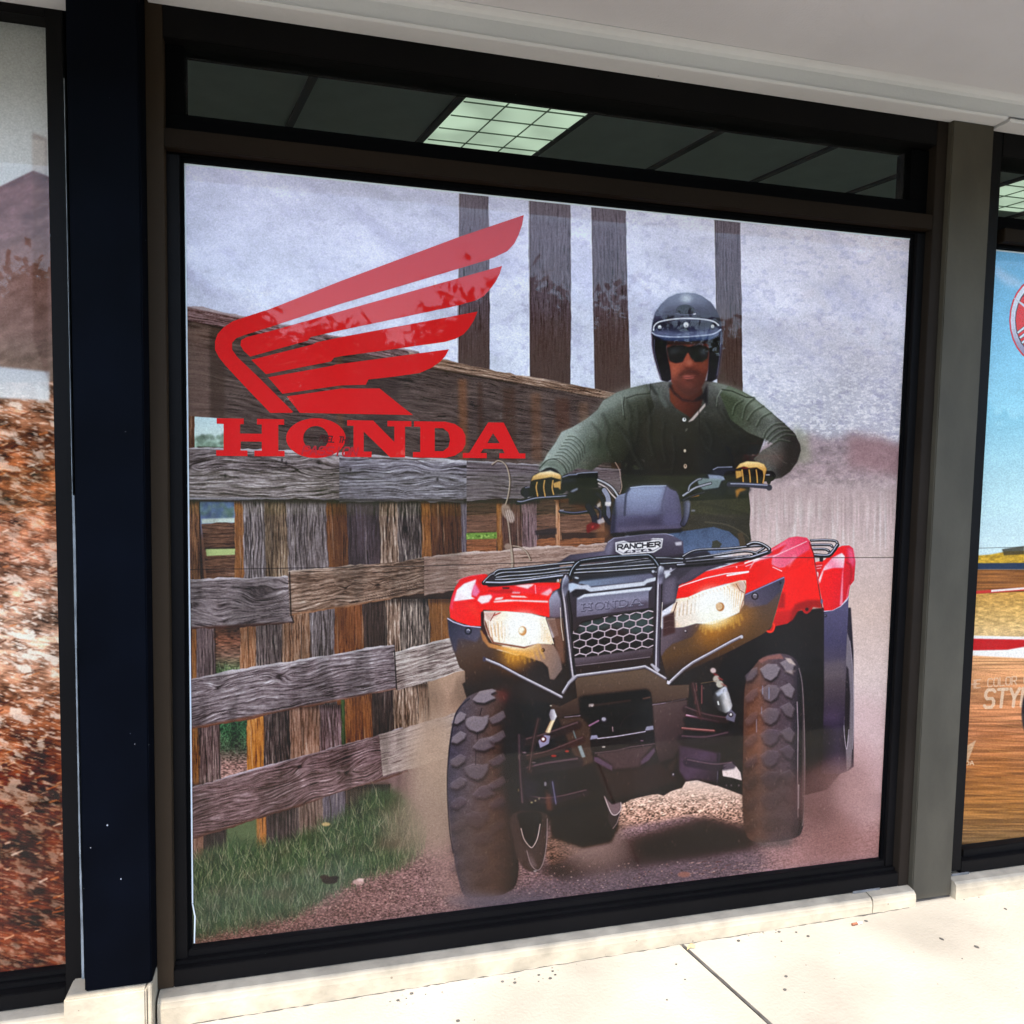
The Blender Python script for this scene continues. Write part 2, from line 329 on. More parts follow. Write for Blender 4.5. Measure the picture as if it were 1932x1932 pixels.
    row(944, 1100, [(340, 376, [(52, 34, 26), (120, 84, 62), (152, 108, 78), (184, 150, 130)], dict(con=.9)), (441, 462, org, dict(con=.7)), (456, 500, gry, dict(con=1.1)), (498, 545, [(50, 38, 30), (110, 90, 76), (150, 128, 108), (196, 184, 180)], dict(con=1.2)),
                    (540, 618, gry, dict(con=.8)), (616, 656, [(54, 32, 22), (104, 66, 44), (120, 80, 56), (140, 100, 80)], {}), (654, 722, [(40, 32, 34), (70, 58, 62), (92, 80, 92), (120, 108, 120)], dict(con=.7)),
                    (716, 752, tan, dict(con=1.3)), (748, 794, [(26, 22, 24), (70, 60, 62), (120, 108, 108), (190, 176, 168)], dict(con=1.4)), (792, 812, org, dict(con=.8)), (810, 872, [(44, 28, 22), (88, 56, 40), (110, 74, 52), (130, 96, 80)], {}),
                    (868, 882, [(60, 50, 60), (104, 92, 106), (140, 128, 140), (170, 160, 170)], {}), (934, 948, org, dict(con=.7)), (946, 985, [(40, 26, 24), (84, 58, 52), (104, 76, 68), (130, 100, 90)], {}),
                    (983, 1014, prp, dict(con=.7)), (1045, 1056, [(90, 56, 40), (170, 118, 84), (190, 140, 110), (210, 170, 150)], {})], lean=4)
    for (x0, x1) in ((880, 936), (1012, 1048), (1056, 1140)):
        for (y0, y1, c_) in ((948, 972, (70, 52, 46)), (972, 1006, (104, 76, 64)), (1018, 1050, (128, 82, 58))):
            plank(cv, [(x0, y0), (x1, y0 - 3), (x1, y1 - 3), (x0, y1)], [np.array(c_) * .6, c_, np.array(c_) * 1.25, np.array(c_) * 1.5], x0, nl=3, con=.8)
    cv.poly([(879, 1006), (937, 1004), (937, 1016), (879, 1018)], (112, 146, 70), 1, .8)
    for k in range(22): cv.ell(881 + rs.rand() * 54, 1008 + rs.rand() * 7, 2, 1.6, [(70, 100, 40), (170, 196, 110)][k % 2], .7, .6)
    cv.poly([(1008, 1001), (1050, 996), (1050, 1008), (1010, 1010)], (40, 34, 40), .8, 1)
    # middle (silver) rail
    plank(cv, [(340, 843), (880, 868), (874, 948), (340, 941)], gry, 131, nl=11, warp=2.6, con=1.05, top=(214, 212, 222), bot=(206, 206, 222), knots=3)
    plank(cv, [(640, 860), (1020, 877), (1018, 940), (640, 948)], [(44, 40, 44), (104, 98, 108), (148, 144, 156), (208, 206, 216)], 132, nl=9, warp=2.6, con=1, top=(206, 204, 214), bot=(196, 194, 206), knots=3)
    cv.poly([(340, 941), (1018, 941), (1018, 950), (340, 947)], (40, 32, 36), .7, 1.5)
    plank(cv, [(880, 869), (1172, 885), (1170, 930), (880, 946)], [(48, 40, 44), (94, 84, 90), (122, 112, 120), (160, 150, 156)], 133, nl=10, con=.9, top=(180, 174, 182))
    for x in (425, 532, 661, 825, 540): cv.ell(x, 868 + (x % 7) * 6, 2, 4, (40, 34, 40), .8, 1)
    # posts between third and fourth rail
    cv.poly([(400, 1175), (460, 1175), (460, 1300), (400, 1300)], a=1, g=(0, 1175, 0, 1300, (40, 34, 32), (120, 78, 62), (124, 96, 84), (80, 104, 72), (98, 126, 90)), tex=lambda X, Y, c: c * (1 + .8 * (n2(X / 6, Y / 2, 71) - .5))[..., None])
    for k in range(60):
        x, y = 404 + rs.rand() * 52, 1262 + rs.rand() * 34; cv.line([(x, y), (x + rs.randn() * 4, y - 8 - rs.rand() * 10)], 1, [(60, 90, 56), (140, 164, 110), (180, 190, 160)][k % 3], .7)
    row(1130, 1345, [(343, 372, org, dict(con=.9)), (370, 405, [(44, 34, 36), (96, 80, 84), (124, 106, 108), (160, 146, 146)], dict(con=1)), (452, 484, [(70, 44, 30), (140, 94, 66), (170, 126, 98), (200, 164, 140)], dict(con=1)),
                     (482, 532, [(30, 24, 26), (84, 72, 74), (118, 104, 104), (170, 158, 152)], dict(con=1.3)), (530, 584, [(60, 40, 32), (130, 96, 76), (160, 130, 112), (200, 180, 168)], dict(con=1.1)), (583, 634, gry, dict(con=.9)),
                     (632, 686, [(60, 30, 18), (116, 70, 44), (136, 88, 60), (160, 120, 90)], {}), (684, 730, [(22, 18, 18), (56, 44, 42), (76, 62, 60), (110, 96, 92)], {}),
                     (726, 764, tan, dict(con=1.5, warp=1.6)), (756, 812, [(34, 28, 28), (104, 92, 88), (150, 134, 126), (214, 198, 186)], dict(con=1.5, warp=1.6)), (808, 870, [(80, 48, 28), (140, 92, 54), (160, 110, 70), (180, 136, 100)], dict(con=.7))], lean=4, sd=140)
    # third rail
    plank(cv, [(340, 1094), (546, 1087), (553, 1176), (340, 1187)], [(50, 42, 46), (116, 104, 108), (156, 144, 148), (222, 214, 218)], 161, nl=8, warp=3.4, con=1.05, top=(220, 214, 220), bot=(70, 40, 34), knots=2)
    plank(cv, [(543, 1078), (905, 1040), (905, 1104), (547, 1162)], tan, 162, nl=9, warp=2.2, con=1.0, top=(206, 190, 180), bot=(150, 100, 70), fine=.8, knots=4)
    plank(cv, [(800, 1050), (1150, 1024), (1150, 1082), (800, 1124)], [(90, 66, 58), (150, 122, 112), (186, 160, 150), (226, 206, 198)], 163, nl=8, con=.75, top=(214, 196, 190), fine=.8, edge=2.4)
    cv.line([(546, 1080), (549, 1160), (554, 1174)], 2.4, (34, 26, 28), .9, .8)
    # posts under the fourth rail
    cv.poly([(408, 1340), (474, 1340), (474, 1490), (408, 1490)], a=1, g=(0, 1350, 0, 1475, (44, 84, 62), (40, 72, 50), (70, 74, 66), (150, 116, 112), (176, 140, 134)), tex=lambda X, Y, c: c * (1 + .9 * (n2(X / 3.2, Y / 1.8, 72) - .5))[..., None])
    for k in range(90):
        x, y = 408 + rs.rand() * 62, 1372 + rs.rand() * 50; cv.line([(x, y), (x + rs.randn() * 9, y - 6 - rs.rand() * 16)], .9, [(30, 64, 48), (84, 124, 88), (110, 150, 110)][k % 3], .6)
    row(1330, 1510, [(350, 374, org, dict(con=.9)), (372, 413, [(40, 30, 32), (96, 76, 78), (126, 104, 104), (170, 150, 146)], dict(con=1.2)), (466, 498, [(90, 50, 20), (170, 108, 52), (196, 136, 76), (220, 176, 130)], dict(con=.8)),
                     (496, 548, [(24, 20, 22), (70, 56, 58), (108, 92, 92), (160, 146, 146)], dict(con=1.4)), (546, 604, [(70, 48, 40), (136, 100, 86), (164, 130, 116), (200, 178, 168)], dict(con=1)), (602, 644, prp, dict(con=1))], lean=4, sd=170)
    row(1290, 1480, [(640, 650, [(30, 40, 26), (60, 76, 46), (70, 90, 60), (90, 100, 80)], {}), (649, 702, [(64, 34, 20), (120, 74, 48), (150, 96, 62), (170, 126, 90)], {}), (700, 744, [(24, 18, 20), (56, 44, 46), (80, 66, 66), (110, 96, 92)], {}),
                     (742, 788, tan, dict(con=1.3, warp=1.4)), (786, 812, [(70, 52, 44), (126, 100, 86), (150, 124, 108), (180, 156, 140)], dict(con=1.0))], lean=5, sd=190)
    cv.poly([(806, 1275), (880, 1240), (900, 1400), (815, 1400)], a=1, g=(806, 1280, 890, 1380, (178, 148, 128), (150, 118, 104)), soft=1.2)
    # fourth rail
    plank(cv, [(340, 1284), (744, 1216), (750, 1300), (345, 1378)], [(48, 38, 42), (112, 98, 104), (158, 146, 152), (226, 220, 226)], 201, nl=11, warp=2.0, con=1.1, top=(220, 214, 220), bot=(110, 66, 50), knots=3)
    plank(cv, [(742, 1232), (880, 1196), (884, 1262), (750, 1302)], [(66, 50, 50), (146, 130, 128), (196, 184, 180), (238, 232, 228)], 202, nl=7, con=1.1, warp=1.6, top=(236, 230, 228))
    cv.line([(744, 1228), (748, 1300)], 2.2, (36, 28, 30), .9, .8)
    # posts under the lowest rail, ground behind
    cv.poly([(330, 1520), (900, 1400), (1000, 1460), (1730, 1500), (1730, 1796), (330, 1796)], (122, 98, 100), 1, 2)
    row(1480, 1640, [(356, 385, [(60, 40, 34), (120, 88, 78), (150, 116, 104), (176, 150, 140)], {}), (384, 427, [(20, 18, 22), (52, 44, 48), (72, 62, 66), (100, 90, 96)], {}), (482, 504, [(90, 50, 24), (168, 108, 62), (190, 130, 84), (210, 160, 120)], {}),
                     (503, 566, [(26, 22, 26), (62, 52, 58), (92, 80, 84), (130, 118, 120)], dict(con=1.1)), (564, 612, [(60, 46, 44), (112, 92, 88), (134, 114, 108), (160, 144, 138)], {}), (610, 652, [(50, 44, 52), (92, 84, 96), (110, 102, 112), (140, 130, 140)], {}),
                     (652, 702, [(24, 22, 24), (60, 52, 50), (84, 74, 70), (110, 104, 96)], {}), (700, 735, [(40, 36, 44), (70, 64, 74), (90, 84, 90), (110, 104, 108)], {})], lean=2, sd=210)
    cv.poly([(427, 1560), (484, 1540), (486, 1640), (427, 1640)], (88, 104, 78), .95, 1.5)
    plank(cv, [(348, 1488), (760, 1372), (770, 1456), (353, 1586)], prp, 221, nl=13, warp=2.2, con=.95, top=(214, 206, 220), bot=(90, 60, 54), knots=3)
    plank(cv, [(715, 1386), (870, 1342), (858, 1428), (722, 1464)], [(90, 74, 74), (158, 140, 138), (190, 174, 168), (222, 208, 200)], 222, nl=9, con=.7, warp=1.2)
    # gravel
    gx = [(330, 1640), (560, 1640), (760, 1560), (870, 1540), (1000, 1500), (1200, 1470), (1420, 1480), (1560, 1560), (1730, 1500), (1730, 1796), (330, 1796)]
    def gr(X, Y, c):
        f = 1 + .5 * (n2(X / 2.2, Y / 1.5, 81) - .5) + .45 * (n2(X / 4.2, Y / 2.2, 82) - .5) + .25 * (fbm(X / 40, Y / 14, 83, 3) - .5)
        hi = np.clip((n2(X / 2.4, Y / 1.6, 84) - .78) * 5, 0, 1)
        c = c * f[..., None]; return np.clip(c + (C(214, 176, 166) - c) * (hi * .55)[..., None], 0, 1)
    cv.poly(gx, a=1, soft=6, g=(420, 1500, 1500, 1760, (120, 84, 78), (128, 98, 100), (132, 106, 114), (150, 118, 124)), tex=gr)
    # sunlit strip beyond, shadow under the machine
    cv.poly([(1100, 1480), (1200, 1462), (1310, 1470), (1420, 1490), (1420, 1566), (1300, 1540), (1180, 1560), (1040, 1640), (1020, 1600)], a=1, soft=4, g=(0, 1465, 0, 1600, (238, 216, 204), (190, 150, 136), (110, 80, 72)),
            tex=lambda X, Y, c: c * (1 + np.clip((Y - 1478) / 50, 0.1, 1) * (1.0 * (n2(X / 3 + Y / 9, Y / 1.8, 85) - .5) + .5 * (n2(X / 8, Y / 3.5, 86) - .5)))[..., None])
    cv.poly([(1010, 1640), (1150, 1590), (1270, 1556), (1330, 1540), (1420, 1562), (1440, 1600), (1330, 1620), (1200, 1640), (1060, 1664)], (48, 36, 40), .92, 7)
    cv.poly([(1180, 1600), (1330, 1556), (1420, 1575), (1420, 1600), (1250, 1625)], (34, 26, 30), .6, 6)
    cv.poly([(860, 1690), (1000, 1665), (1250, 1622), (1440, 1600), (1440, 1640), (1250, 1680), (900, 1715)], (84, 76, 90), .6, 10)
    cv.poly([(1470, 1620), (1520, 1590), (1660, 1520), (1730, 1500), (1730, 1680), (1450, 1700)], (176, 128, 124), .5, 12)
    for k in range(700):
        x = 1300 + rs.rand() * 400; y = 1530 + rs.rand() * 160 
        if x < 1510 and y < 1625: continue
        l = 3 + rs.rand() * 7; cv.line([(x, y), (x + l, y - l * .22)], 1 + rs.rand(), [(96, 62, 62), (206, 168, 164), (128, 88, 88), (190, 150, 146)][k % 4], .5)
    # grass bank
    cv.poly([(352, 1640), (430, 1590), (520, 1590), (640, 1540), (700, 1490), (760, 1500), (800, 1560), (770, 1625), (660, 1662), (560, 1720), (430, 1752), (358, 1764)], (58, 78, 56), .92, 8, sm=True,
            tex=lambda X, Y, c: c * (1 + .7 * (fbm(X / 8, Y / 8, 87, 3) - .5))[..., None])
    gb = [(352, 1640), (440, 1600), (540, 1590), (650, 1540), (700, 1490), (770, 1540), (770, 1625), (660, 1662), (560, 1720), (430, 1758), (358, 1764)]
    top = lambda x: np.interp(x, [350, 430, 540, 650, 720, 800], [1625, 1600, 1592, 1540, 1500, 1560]); low = lambda x: np.interp(x, [350, 430, 560, 660, 770, 800], [1764, 1755, 1725, 1668, 1630, 1600])
    gc = [(34, 52, 40), (56, 82, 54), (80, 104, 72), (46, 70, 56), (112, 126, 96), (40, 58, 48), (78, 92, 64), (158, 150, 126)]
    for k in range(3600):
        x = 352 + rs.rand() ** 1.1 * 450; y = top(x) + rs.rand() * (low(x) - top(x)) + rs.randn() * 5
        h = 9 + rs.rand() * 20; bx = rs.randn() * 8
        cv.line([(x, y + 5), (x + bx * .4, y - h * .4), (x + bx, y - h * (.8 + .3 * rs.rand()))], [1.5, .7], gc[rs.randint(8)], .55)
    for k in range(500):
        x = 360 + rs.rand() * 420; y = low(x) + rs.randn() * 9; cv.line([(x, y), (x + rs.randn() * 5, y - 7 - rs.rand() * 7)], 1, gc[rs.randint(8)], .4)
    gm = [(352, 1645), (560, 1600), (760, 1540), (780, 1620), (640, 1700), (450, 1750), (352, 1762)]
    cv.poly(gm, (104, 84, 80), .0, 3)
    for k in range(46):
        x = 360 + rs.rand() * 400; y = top(x) + rs.rand() * (low(x) - top(x)); cv.ell(x, y, 8 + rs.rand() * 22, 4 + rs.rand() * 7, [(40, 38, 34), (96, 78, 70), (52, 60, 44)][k % 3], .28, 5)
    for k in range(240):
        x = 356 + rs.rand() * 420; y = top(x) + rs.rand() * (low(x) - top(x)); bx = rs.randn() * 9; cv.line([(x, y), (x + bx * .4, y - 8), (x + bx, y - 13 - rs.rand() * 14)], [1.2, .6], [(186, 176, 150), (140, 150, 112), (206, 196, 176)][k % 3], .5)
    cv.poly([(352, 1690), (560, 1640), (700, 1620), (640, 1700), (450, 1745), (352, 1755)], (112, 126, 130), .22, 14)
    for x, y, r, c_ in ((622, 1661, 15, (44, 32, 34)), (612, 1655, 9, (58, 44, 44)), (676, 1664, 11, (196, 160, 158)), (680, 1660, 7, (226, 196, 192)), (632, 1656, 7, (40, 30, 30)), (1290, 1650, 12, (150, 104, 98)), (615, 1555, 8, (196, 168, 120))):
        cv.ell(x, y, r, r * .45, c_, .9, 1)
    for k in range(1500):
        x = 358 + rs.rand() * 1000; y = max(low(x) if x < 800 else 1600, 1640 - (x - 600) * .02) + rs.rand() * 130
        cv.ell(x, y, .8 + rs.rand() * 1.6, .6 + rs.rand() * .9, [(214, 178, 170), (70, 46, 46), (170, 124, 114), (60, 44, 48), (226, 200, 190)][k % 5], .55, .5, n=6)
    # broad weathering over the uprights
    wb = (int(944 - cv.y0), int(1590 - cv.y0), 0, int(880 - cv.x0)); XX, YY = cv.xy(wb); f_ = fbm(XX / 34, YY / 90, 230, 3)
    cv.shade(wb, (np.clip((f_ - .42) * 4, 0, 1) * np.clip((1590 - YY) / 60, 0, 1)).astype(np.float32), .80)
    # ropes on the rail
    rp = (176, 160, 146)
    for q, w_ in (([(928, 876), (940, 869), (954, 878), (961, 905), (958, 935), (952, 955)], 2.2), ([(950, 955), (958, 985), (962, 1020), (963, 1030)], 2.2), ([(964, 1030), (980, 1032), (993, 1042), (1000, 1056)], 2.2), ([(963, 1030), (966, 1060), (964, 1078)], 4)):
        cv.line([(x + 1.5, y + 1) for x, y in q], w_ + 1, (60, 42, 34), .6, .8, sm=True); cv.line(q, w_, rp, .9, .5, sm=True)
    cv.ell(955, 965, 9, 15, (150, 128, 118), .95, 1.2, rot=-.35); cv.ell(962, 974, 8, 13, (186, 168, 160), .9, 1.2, rot=-.35); cv.ell(958, 1031, 7, 6, (150, 128, 116), .95, 1)
    for k in range(5): cv.line([(950 + k * 4, 958 + k), (957 + k * 4, 986)], 1, (110, 88, 80), .7)
    # dust in the air
    for (x, y, rx, ry, c_, a_) in ((830, 1480, 60, 130, (170, 148, 132), .8), (815, 1400, 40, 70, (186, 158, 142), .5), (790, 1560, 70, 60, (150, 128, 118), .6), (860, 1650, 50, 60, (150, 120, 116), .55), (1105, 1570, 70, 60, (112, 92, 88), .6), (1130, 1605, 60, 40, (160, 132, 130), .55),
                                   (1620, 1440, 90, 130, (206, 174, 178), .6), (1600, 1480, 70, 90, (190, 152, 156), .7), (1560, 1600, 130, 50, (170, 128, 130), .5), (1560, 1560, 60, 60, (128, 92, 92), .6), (1560, 1430, 40, 80, (150, 124, 130), .4)):
        cv.ell(x, y, rx, ry, c_, a_, 16)
    return cv

def paint_left():
    cv = Canvas(-1300, -200, 136, 2060, (150, 150, 156)); rs = np.random.RandomState(3); full = (0, cv.h, 0, cv.w); X, Y = cv.xy(full)
    st = fbm(X / 60 + Y / 90, Y / 5 - X / 60, 601, 3); s2 = n2(X / 15, (Y - X * .25) / 2.2, 605); hi = np.clip((n2(X / 11, (Y - X * .22) / 2.6, 607) - .62) * 4, 0, 1)
    t = np.clip((Y - 740) / 1080, 0, 1)
    c = lerp3(t, [(150, 108, 88), (150, 84, 50), (176, 116, 90), (206, 160, 136), (150, 88, 58), (104, 50, 28), (92, 50, 38), (116, 62, 44)])
    rk = fbm(X / 34, Y / 21, 615, 5); c = c * (1 + 1.6 * (rk - .5) + .6 * (st - .5) + .35 * (s2 - .5))[..., None]; w = np.maximum(hi * .8, np.clip((fbm(X / 26, (Y - X * .3) / 12, 617, 4) - .56) * 7, 0, 1)) * np.interp(Y, [740, 1000, 1180, 1400, 1560, 1860], [.7, .35, .9, .6, .35, .35]); c = c + (C(255, 236, 222) - c) * w[..., None]
    cv.put(full, np.ones((cv.h, cv.w), np.float32), np.clip(c, 0, 1))
    cv.poly([(-1300, -200), (140, -200), (140, 420), (-1300, 480)], a=1, soft=1, g=(0, 40, 0, 380, (128, 134, 140), (150, 156, 164), (188, 194, 206), (200, 206, 218)))
    hl = lambda X, Y, c: c * (1 + .5 * (fbm(X / 26, Y / 14 + X / 60, 611, 4) - .5))[..., None]
    cv.poly([(-1300, 560), (-500, 300), (-200, 420), (0, 352), (62, 322), (136, 352), (140, 720), (-1300, 740)], a=1, soft=1, g=(0, 320, 0, 720, (110, 82, 88), (126, 100, 106), (134, 112, 112), (128, 108, 98)), tex=hl)
    cv.poly([(-1300, 560), (0, 470), (40, 440), (140, 470), (140, 640), (-1300, 700)], (150, 118, 116), .4, 10)
    cv.poly([(-1300, 560), (92, 702), (92, 756), (-1300, 690)], a=.85, soft=2, g=(0, 690, 0, 756, (206, 216, 232), (246, 250, 255)))  # pale strip: a reflection on the glass painted into the print
    cv.poly([(60, 250), (88, 262), (90, 720), (62, 640)], (96, 74, 72), .4, 2, tex=hl); cv.poly([(60, 262), (84, 266), (86, 330), (60, 322)], (216, 218, 224), .4, 2)
    for k in range(520):
        x = -300 + rs.rand() * 430; y = 780 + rs.rand() * 1020; l = 5 + rs.rand() * 16; q = [(255, 232, 214), (255, 200, 160), (90, 40, 22), (70, 34, 24), (230, 130, 70)][rs.randint(5)]
        cv.line([(x, y), (x + l, y - l * (.2 + .3 * rs.rand()))], 1 + rs.rand() * 3, q, .55, .9)
    bb = (int(760 - cv.y0), cv.h, 0, cv.w); v_ = cv.img[bb[0]:]; v_[:] = np.clip((v_ - .42) * 1.22 + .41, 0, 1); gm_ = v_.mean(2, keepdims=True); v_[:] = gm_ + (v_ - gm_) * .82
    finish(cv); return cv
def paint_right():
    cv = Canvas(1792, 440, 2760, 1720, (110, 170, 220)); rs = np.random.RandomState(4); full = (0, cv.h, 0, cv.w); X, Y = cv.xy(full)
    cv.poly([(1780, 430), (2770, 430), (2770, 1060), (1780, 1060)], a=1, g=(0, 470, 0, 1040, (112, 172, 222), (126, 192, 234), (146, 212, 242), (190, 232, 247), (216, 241, 249)), tex=lambda X, Y, c: c * (1 + .08 * (fbm(X / 60, Y / 20, 701, 3) - .5))[..., None])
    cv.poly([(1879, 500), (1892, 512), (1925, 530), (1940, 545), (1900, 538), (1878, 520)], (170, 200, 236), .8, 5)
    cv.line([(1780, 1036), (2770, 1010)], 1.4, (110, 120, 120), .7); cv.poly([(1780, 1053), (1870, 1046), (1900, 1040), (2770, 1020), (2770, 1065), (1780, 1066)], (206, 166, 60), 1, 1, tex=lambda X, Y, c: c * (1 + .5 * (fbm(X / 9, Y / 5, 702, 3) - .5))[..., None])
    cv.poly([(1890, 1036), (1932, 1030), (1932, 1046), (1894, 1048)], (60, 56, 44), .8, 1); cv.poly([(1780, 1063), (2770, 1056), (2770, 1076), (1780, 1074)], (44, 64, 92), 1, .8)
    bl = lambda X, Y, c: c * (1 + .45 * (n2(X / 55, Y / 2.6, 703) - .5) + .3 * (fbm(X / 90, Y / 12, 704, 3) - .5))[..., None]
    cv.poly([(1780, 1074), (2770, 1076), (2770, 1130), (1780, 1122)], (150, 98, 56), 1, .8, tex=bl)
    cv.poly([(1780, 1122), (2770, 1090), (2770, 1200), (1780, 1212)], a=1, g=(0, 1120, 0, 1205, (206, 158, 84), (224, 184, 116), (232, 200, 150)), tex=lambda X, Y, c: c * (1 + .5 * (fbm(X / 10, Y / 4, 705, 3) - .5))[..., None])
    cv.poly([(1780, 1119), (2000, 1104), (2000, 1109), (1780, 1125)], (216, 60, 60), .9, .8); cv.poly([(1870, 1113), (1932, 1108), (1932, 1112), (1870, 1117)], (250, 246, 240), .9, .6)
    cv.poly([(1780, 1198), (1960, 1202), (2770, 1240), (2770, 1300), (1780, 1250)], (252, 250, 248), 1, .8); cv.poly([(1780, 1204), (2000, 1208), (1900, 1226), (1780, 1228)], (200, 26, 40), 1, 1)
    cv.poly([(1780, 1234), (1932, 1242), (2770, 1290), (2770, 1730), (1780, 1730)], a=1, soft=1, g=(0, 1240, 0, 1600, (220, 164, 118), (204, 144, 106), (186, 122, 86), (168, 110, 66), (164, 114, 64), (130, 104, 78)), tex=bl)
    for k in range(60): y = 1250 + rs.rand() * 320; x = 1790 + rs.rand() * 120; cv.line([(x, y), (x + 40 + rs.rand() * 60, y + 6)], 1, [(236, 176, 110), (120, 70, 40)][k % 2], .35)
    text(cv, 'THE COLOR O', (1818, 1300), (1940, 1289), 15, 2.2, (226, 196, 170), .35, .12, .75, .7); text(cv, 'STYLE', (1857, 1335), (1966, 1330), 33, 6.0, (232, 206, 180), .4, .16, .8, .7)
    for k in range(5): cv.poly([(1818 - 2, 1412 + k * 7), (1842 - k * 3, 1396 + k * 8), (1838 - k * 3, 1405 + k * 8), (1816, 1418 + k * 7)], (222, 196, 166), .7, .7)
    text(cv, 'HONDA', (1795, 1444), (1837, 1443), 7, 1.8, (230, 204, 176), .3, 0, .8)
    cv.ell(1946, 1345, 19, 50, (50, 48, 60), 1, 1.2)
    # ring emblem with three crossed forks
    cx, cy, rx, ry = 1968, 604, 64, 84
    cv.ell(cx, cy, rx, ry, (206, 40, 56)); cv.ell(cx, cy, rx - 2.5, ry - 3.2, a=1, g=(1910, 540, 1930, 690, (206, 216, 238), (196, 200, 226), (112, 104, 140))); cv.ell(cx, cy, rx - 11, ry - 14, (70, 60, 76)); cv.ell(cx, cy, rx - 12.5, ry - 16, (214, 50, 48))
    for th in (np.pi / 2, np.pi / 2 + 2 * np.pi / 3, np.pi / 2 + 4 * np.pi / 3):
        f = lambda u, v: (cx + .76 * (u * np.cos(th) - v * np.sin(th)), cy - (u * np.sin(th) + v * np.cos(th)))
        for v0 in (-11, 0, 11): cv.line([f(8, v0), f(66, v0)], 5.5, (60, 54, 70), 1); cv.line([f(9, v0), f(65, v0)], 4, (206, 212, 230), 1)
        cv.line([f(10, -13), f(10, 13)], 5, (206, 212, 230)); cv.poly([f(8, -6), f(-84, -1), f(-84, 1), f(8, 6)], (196, 200, 222))
    finish(cv); return cv

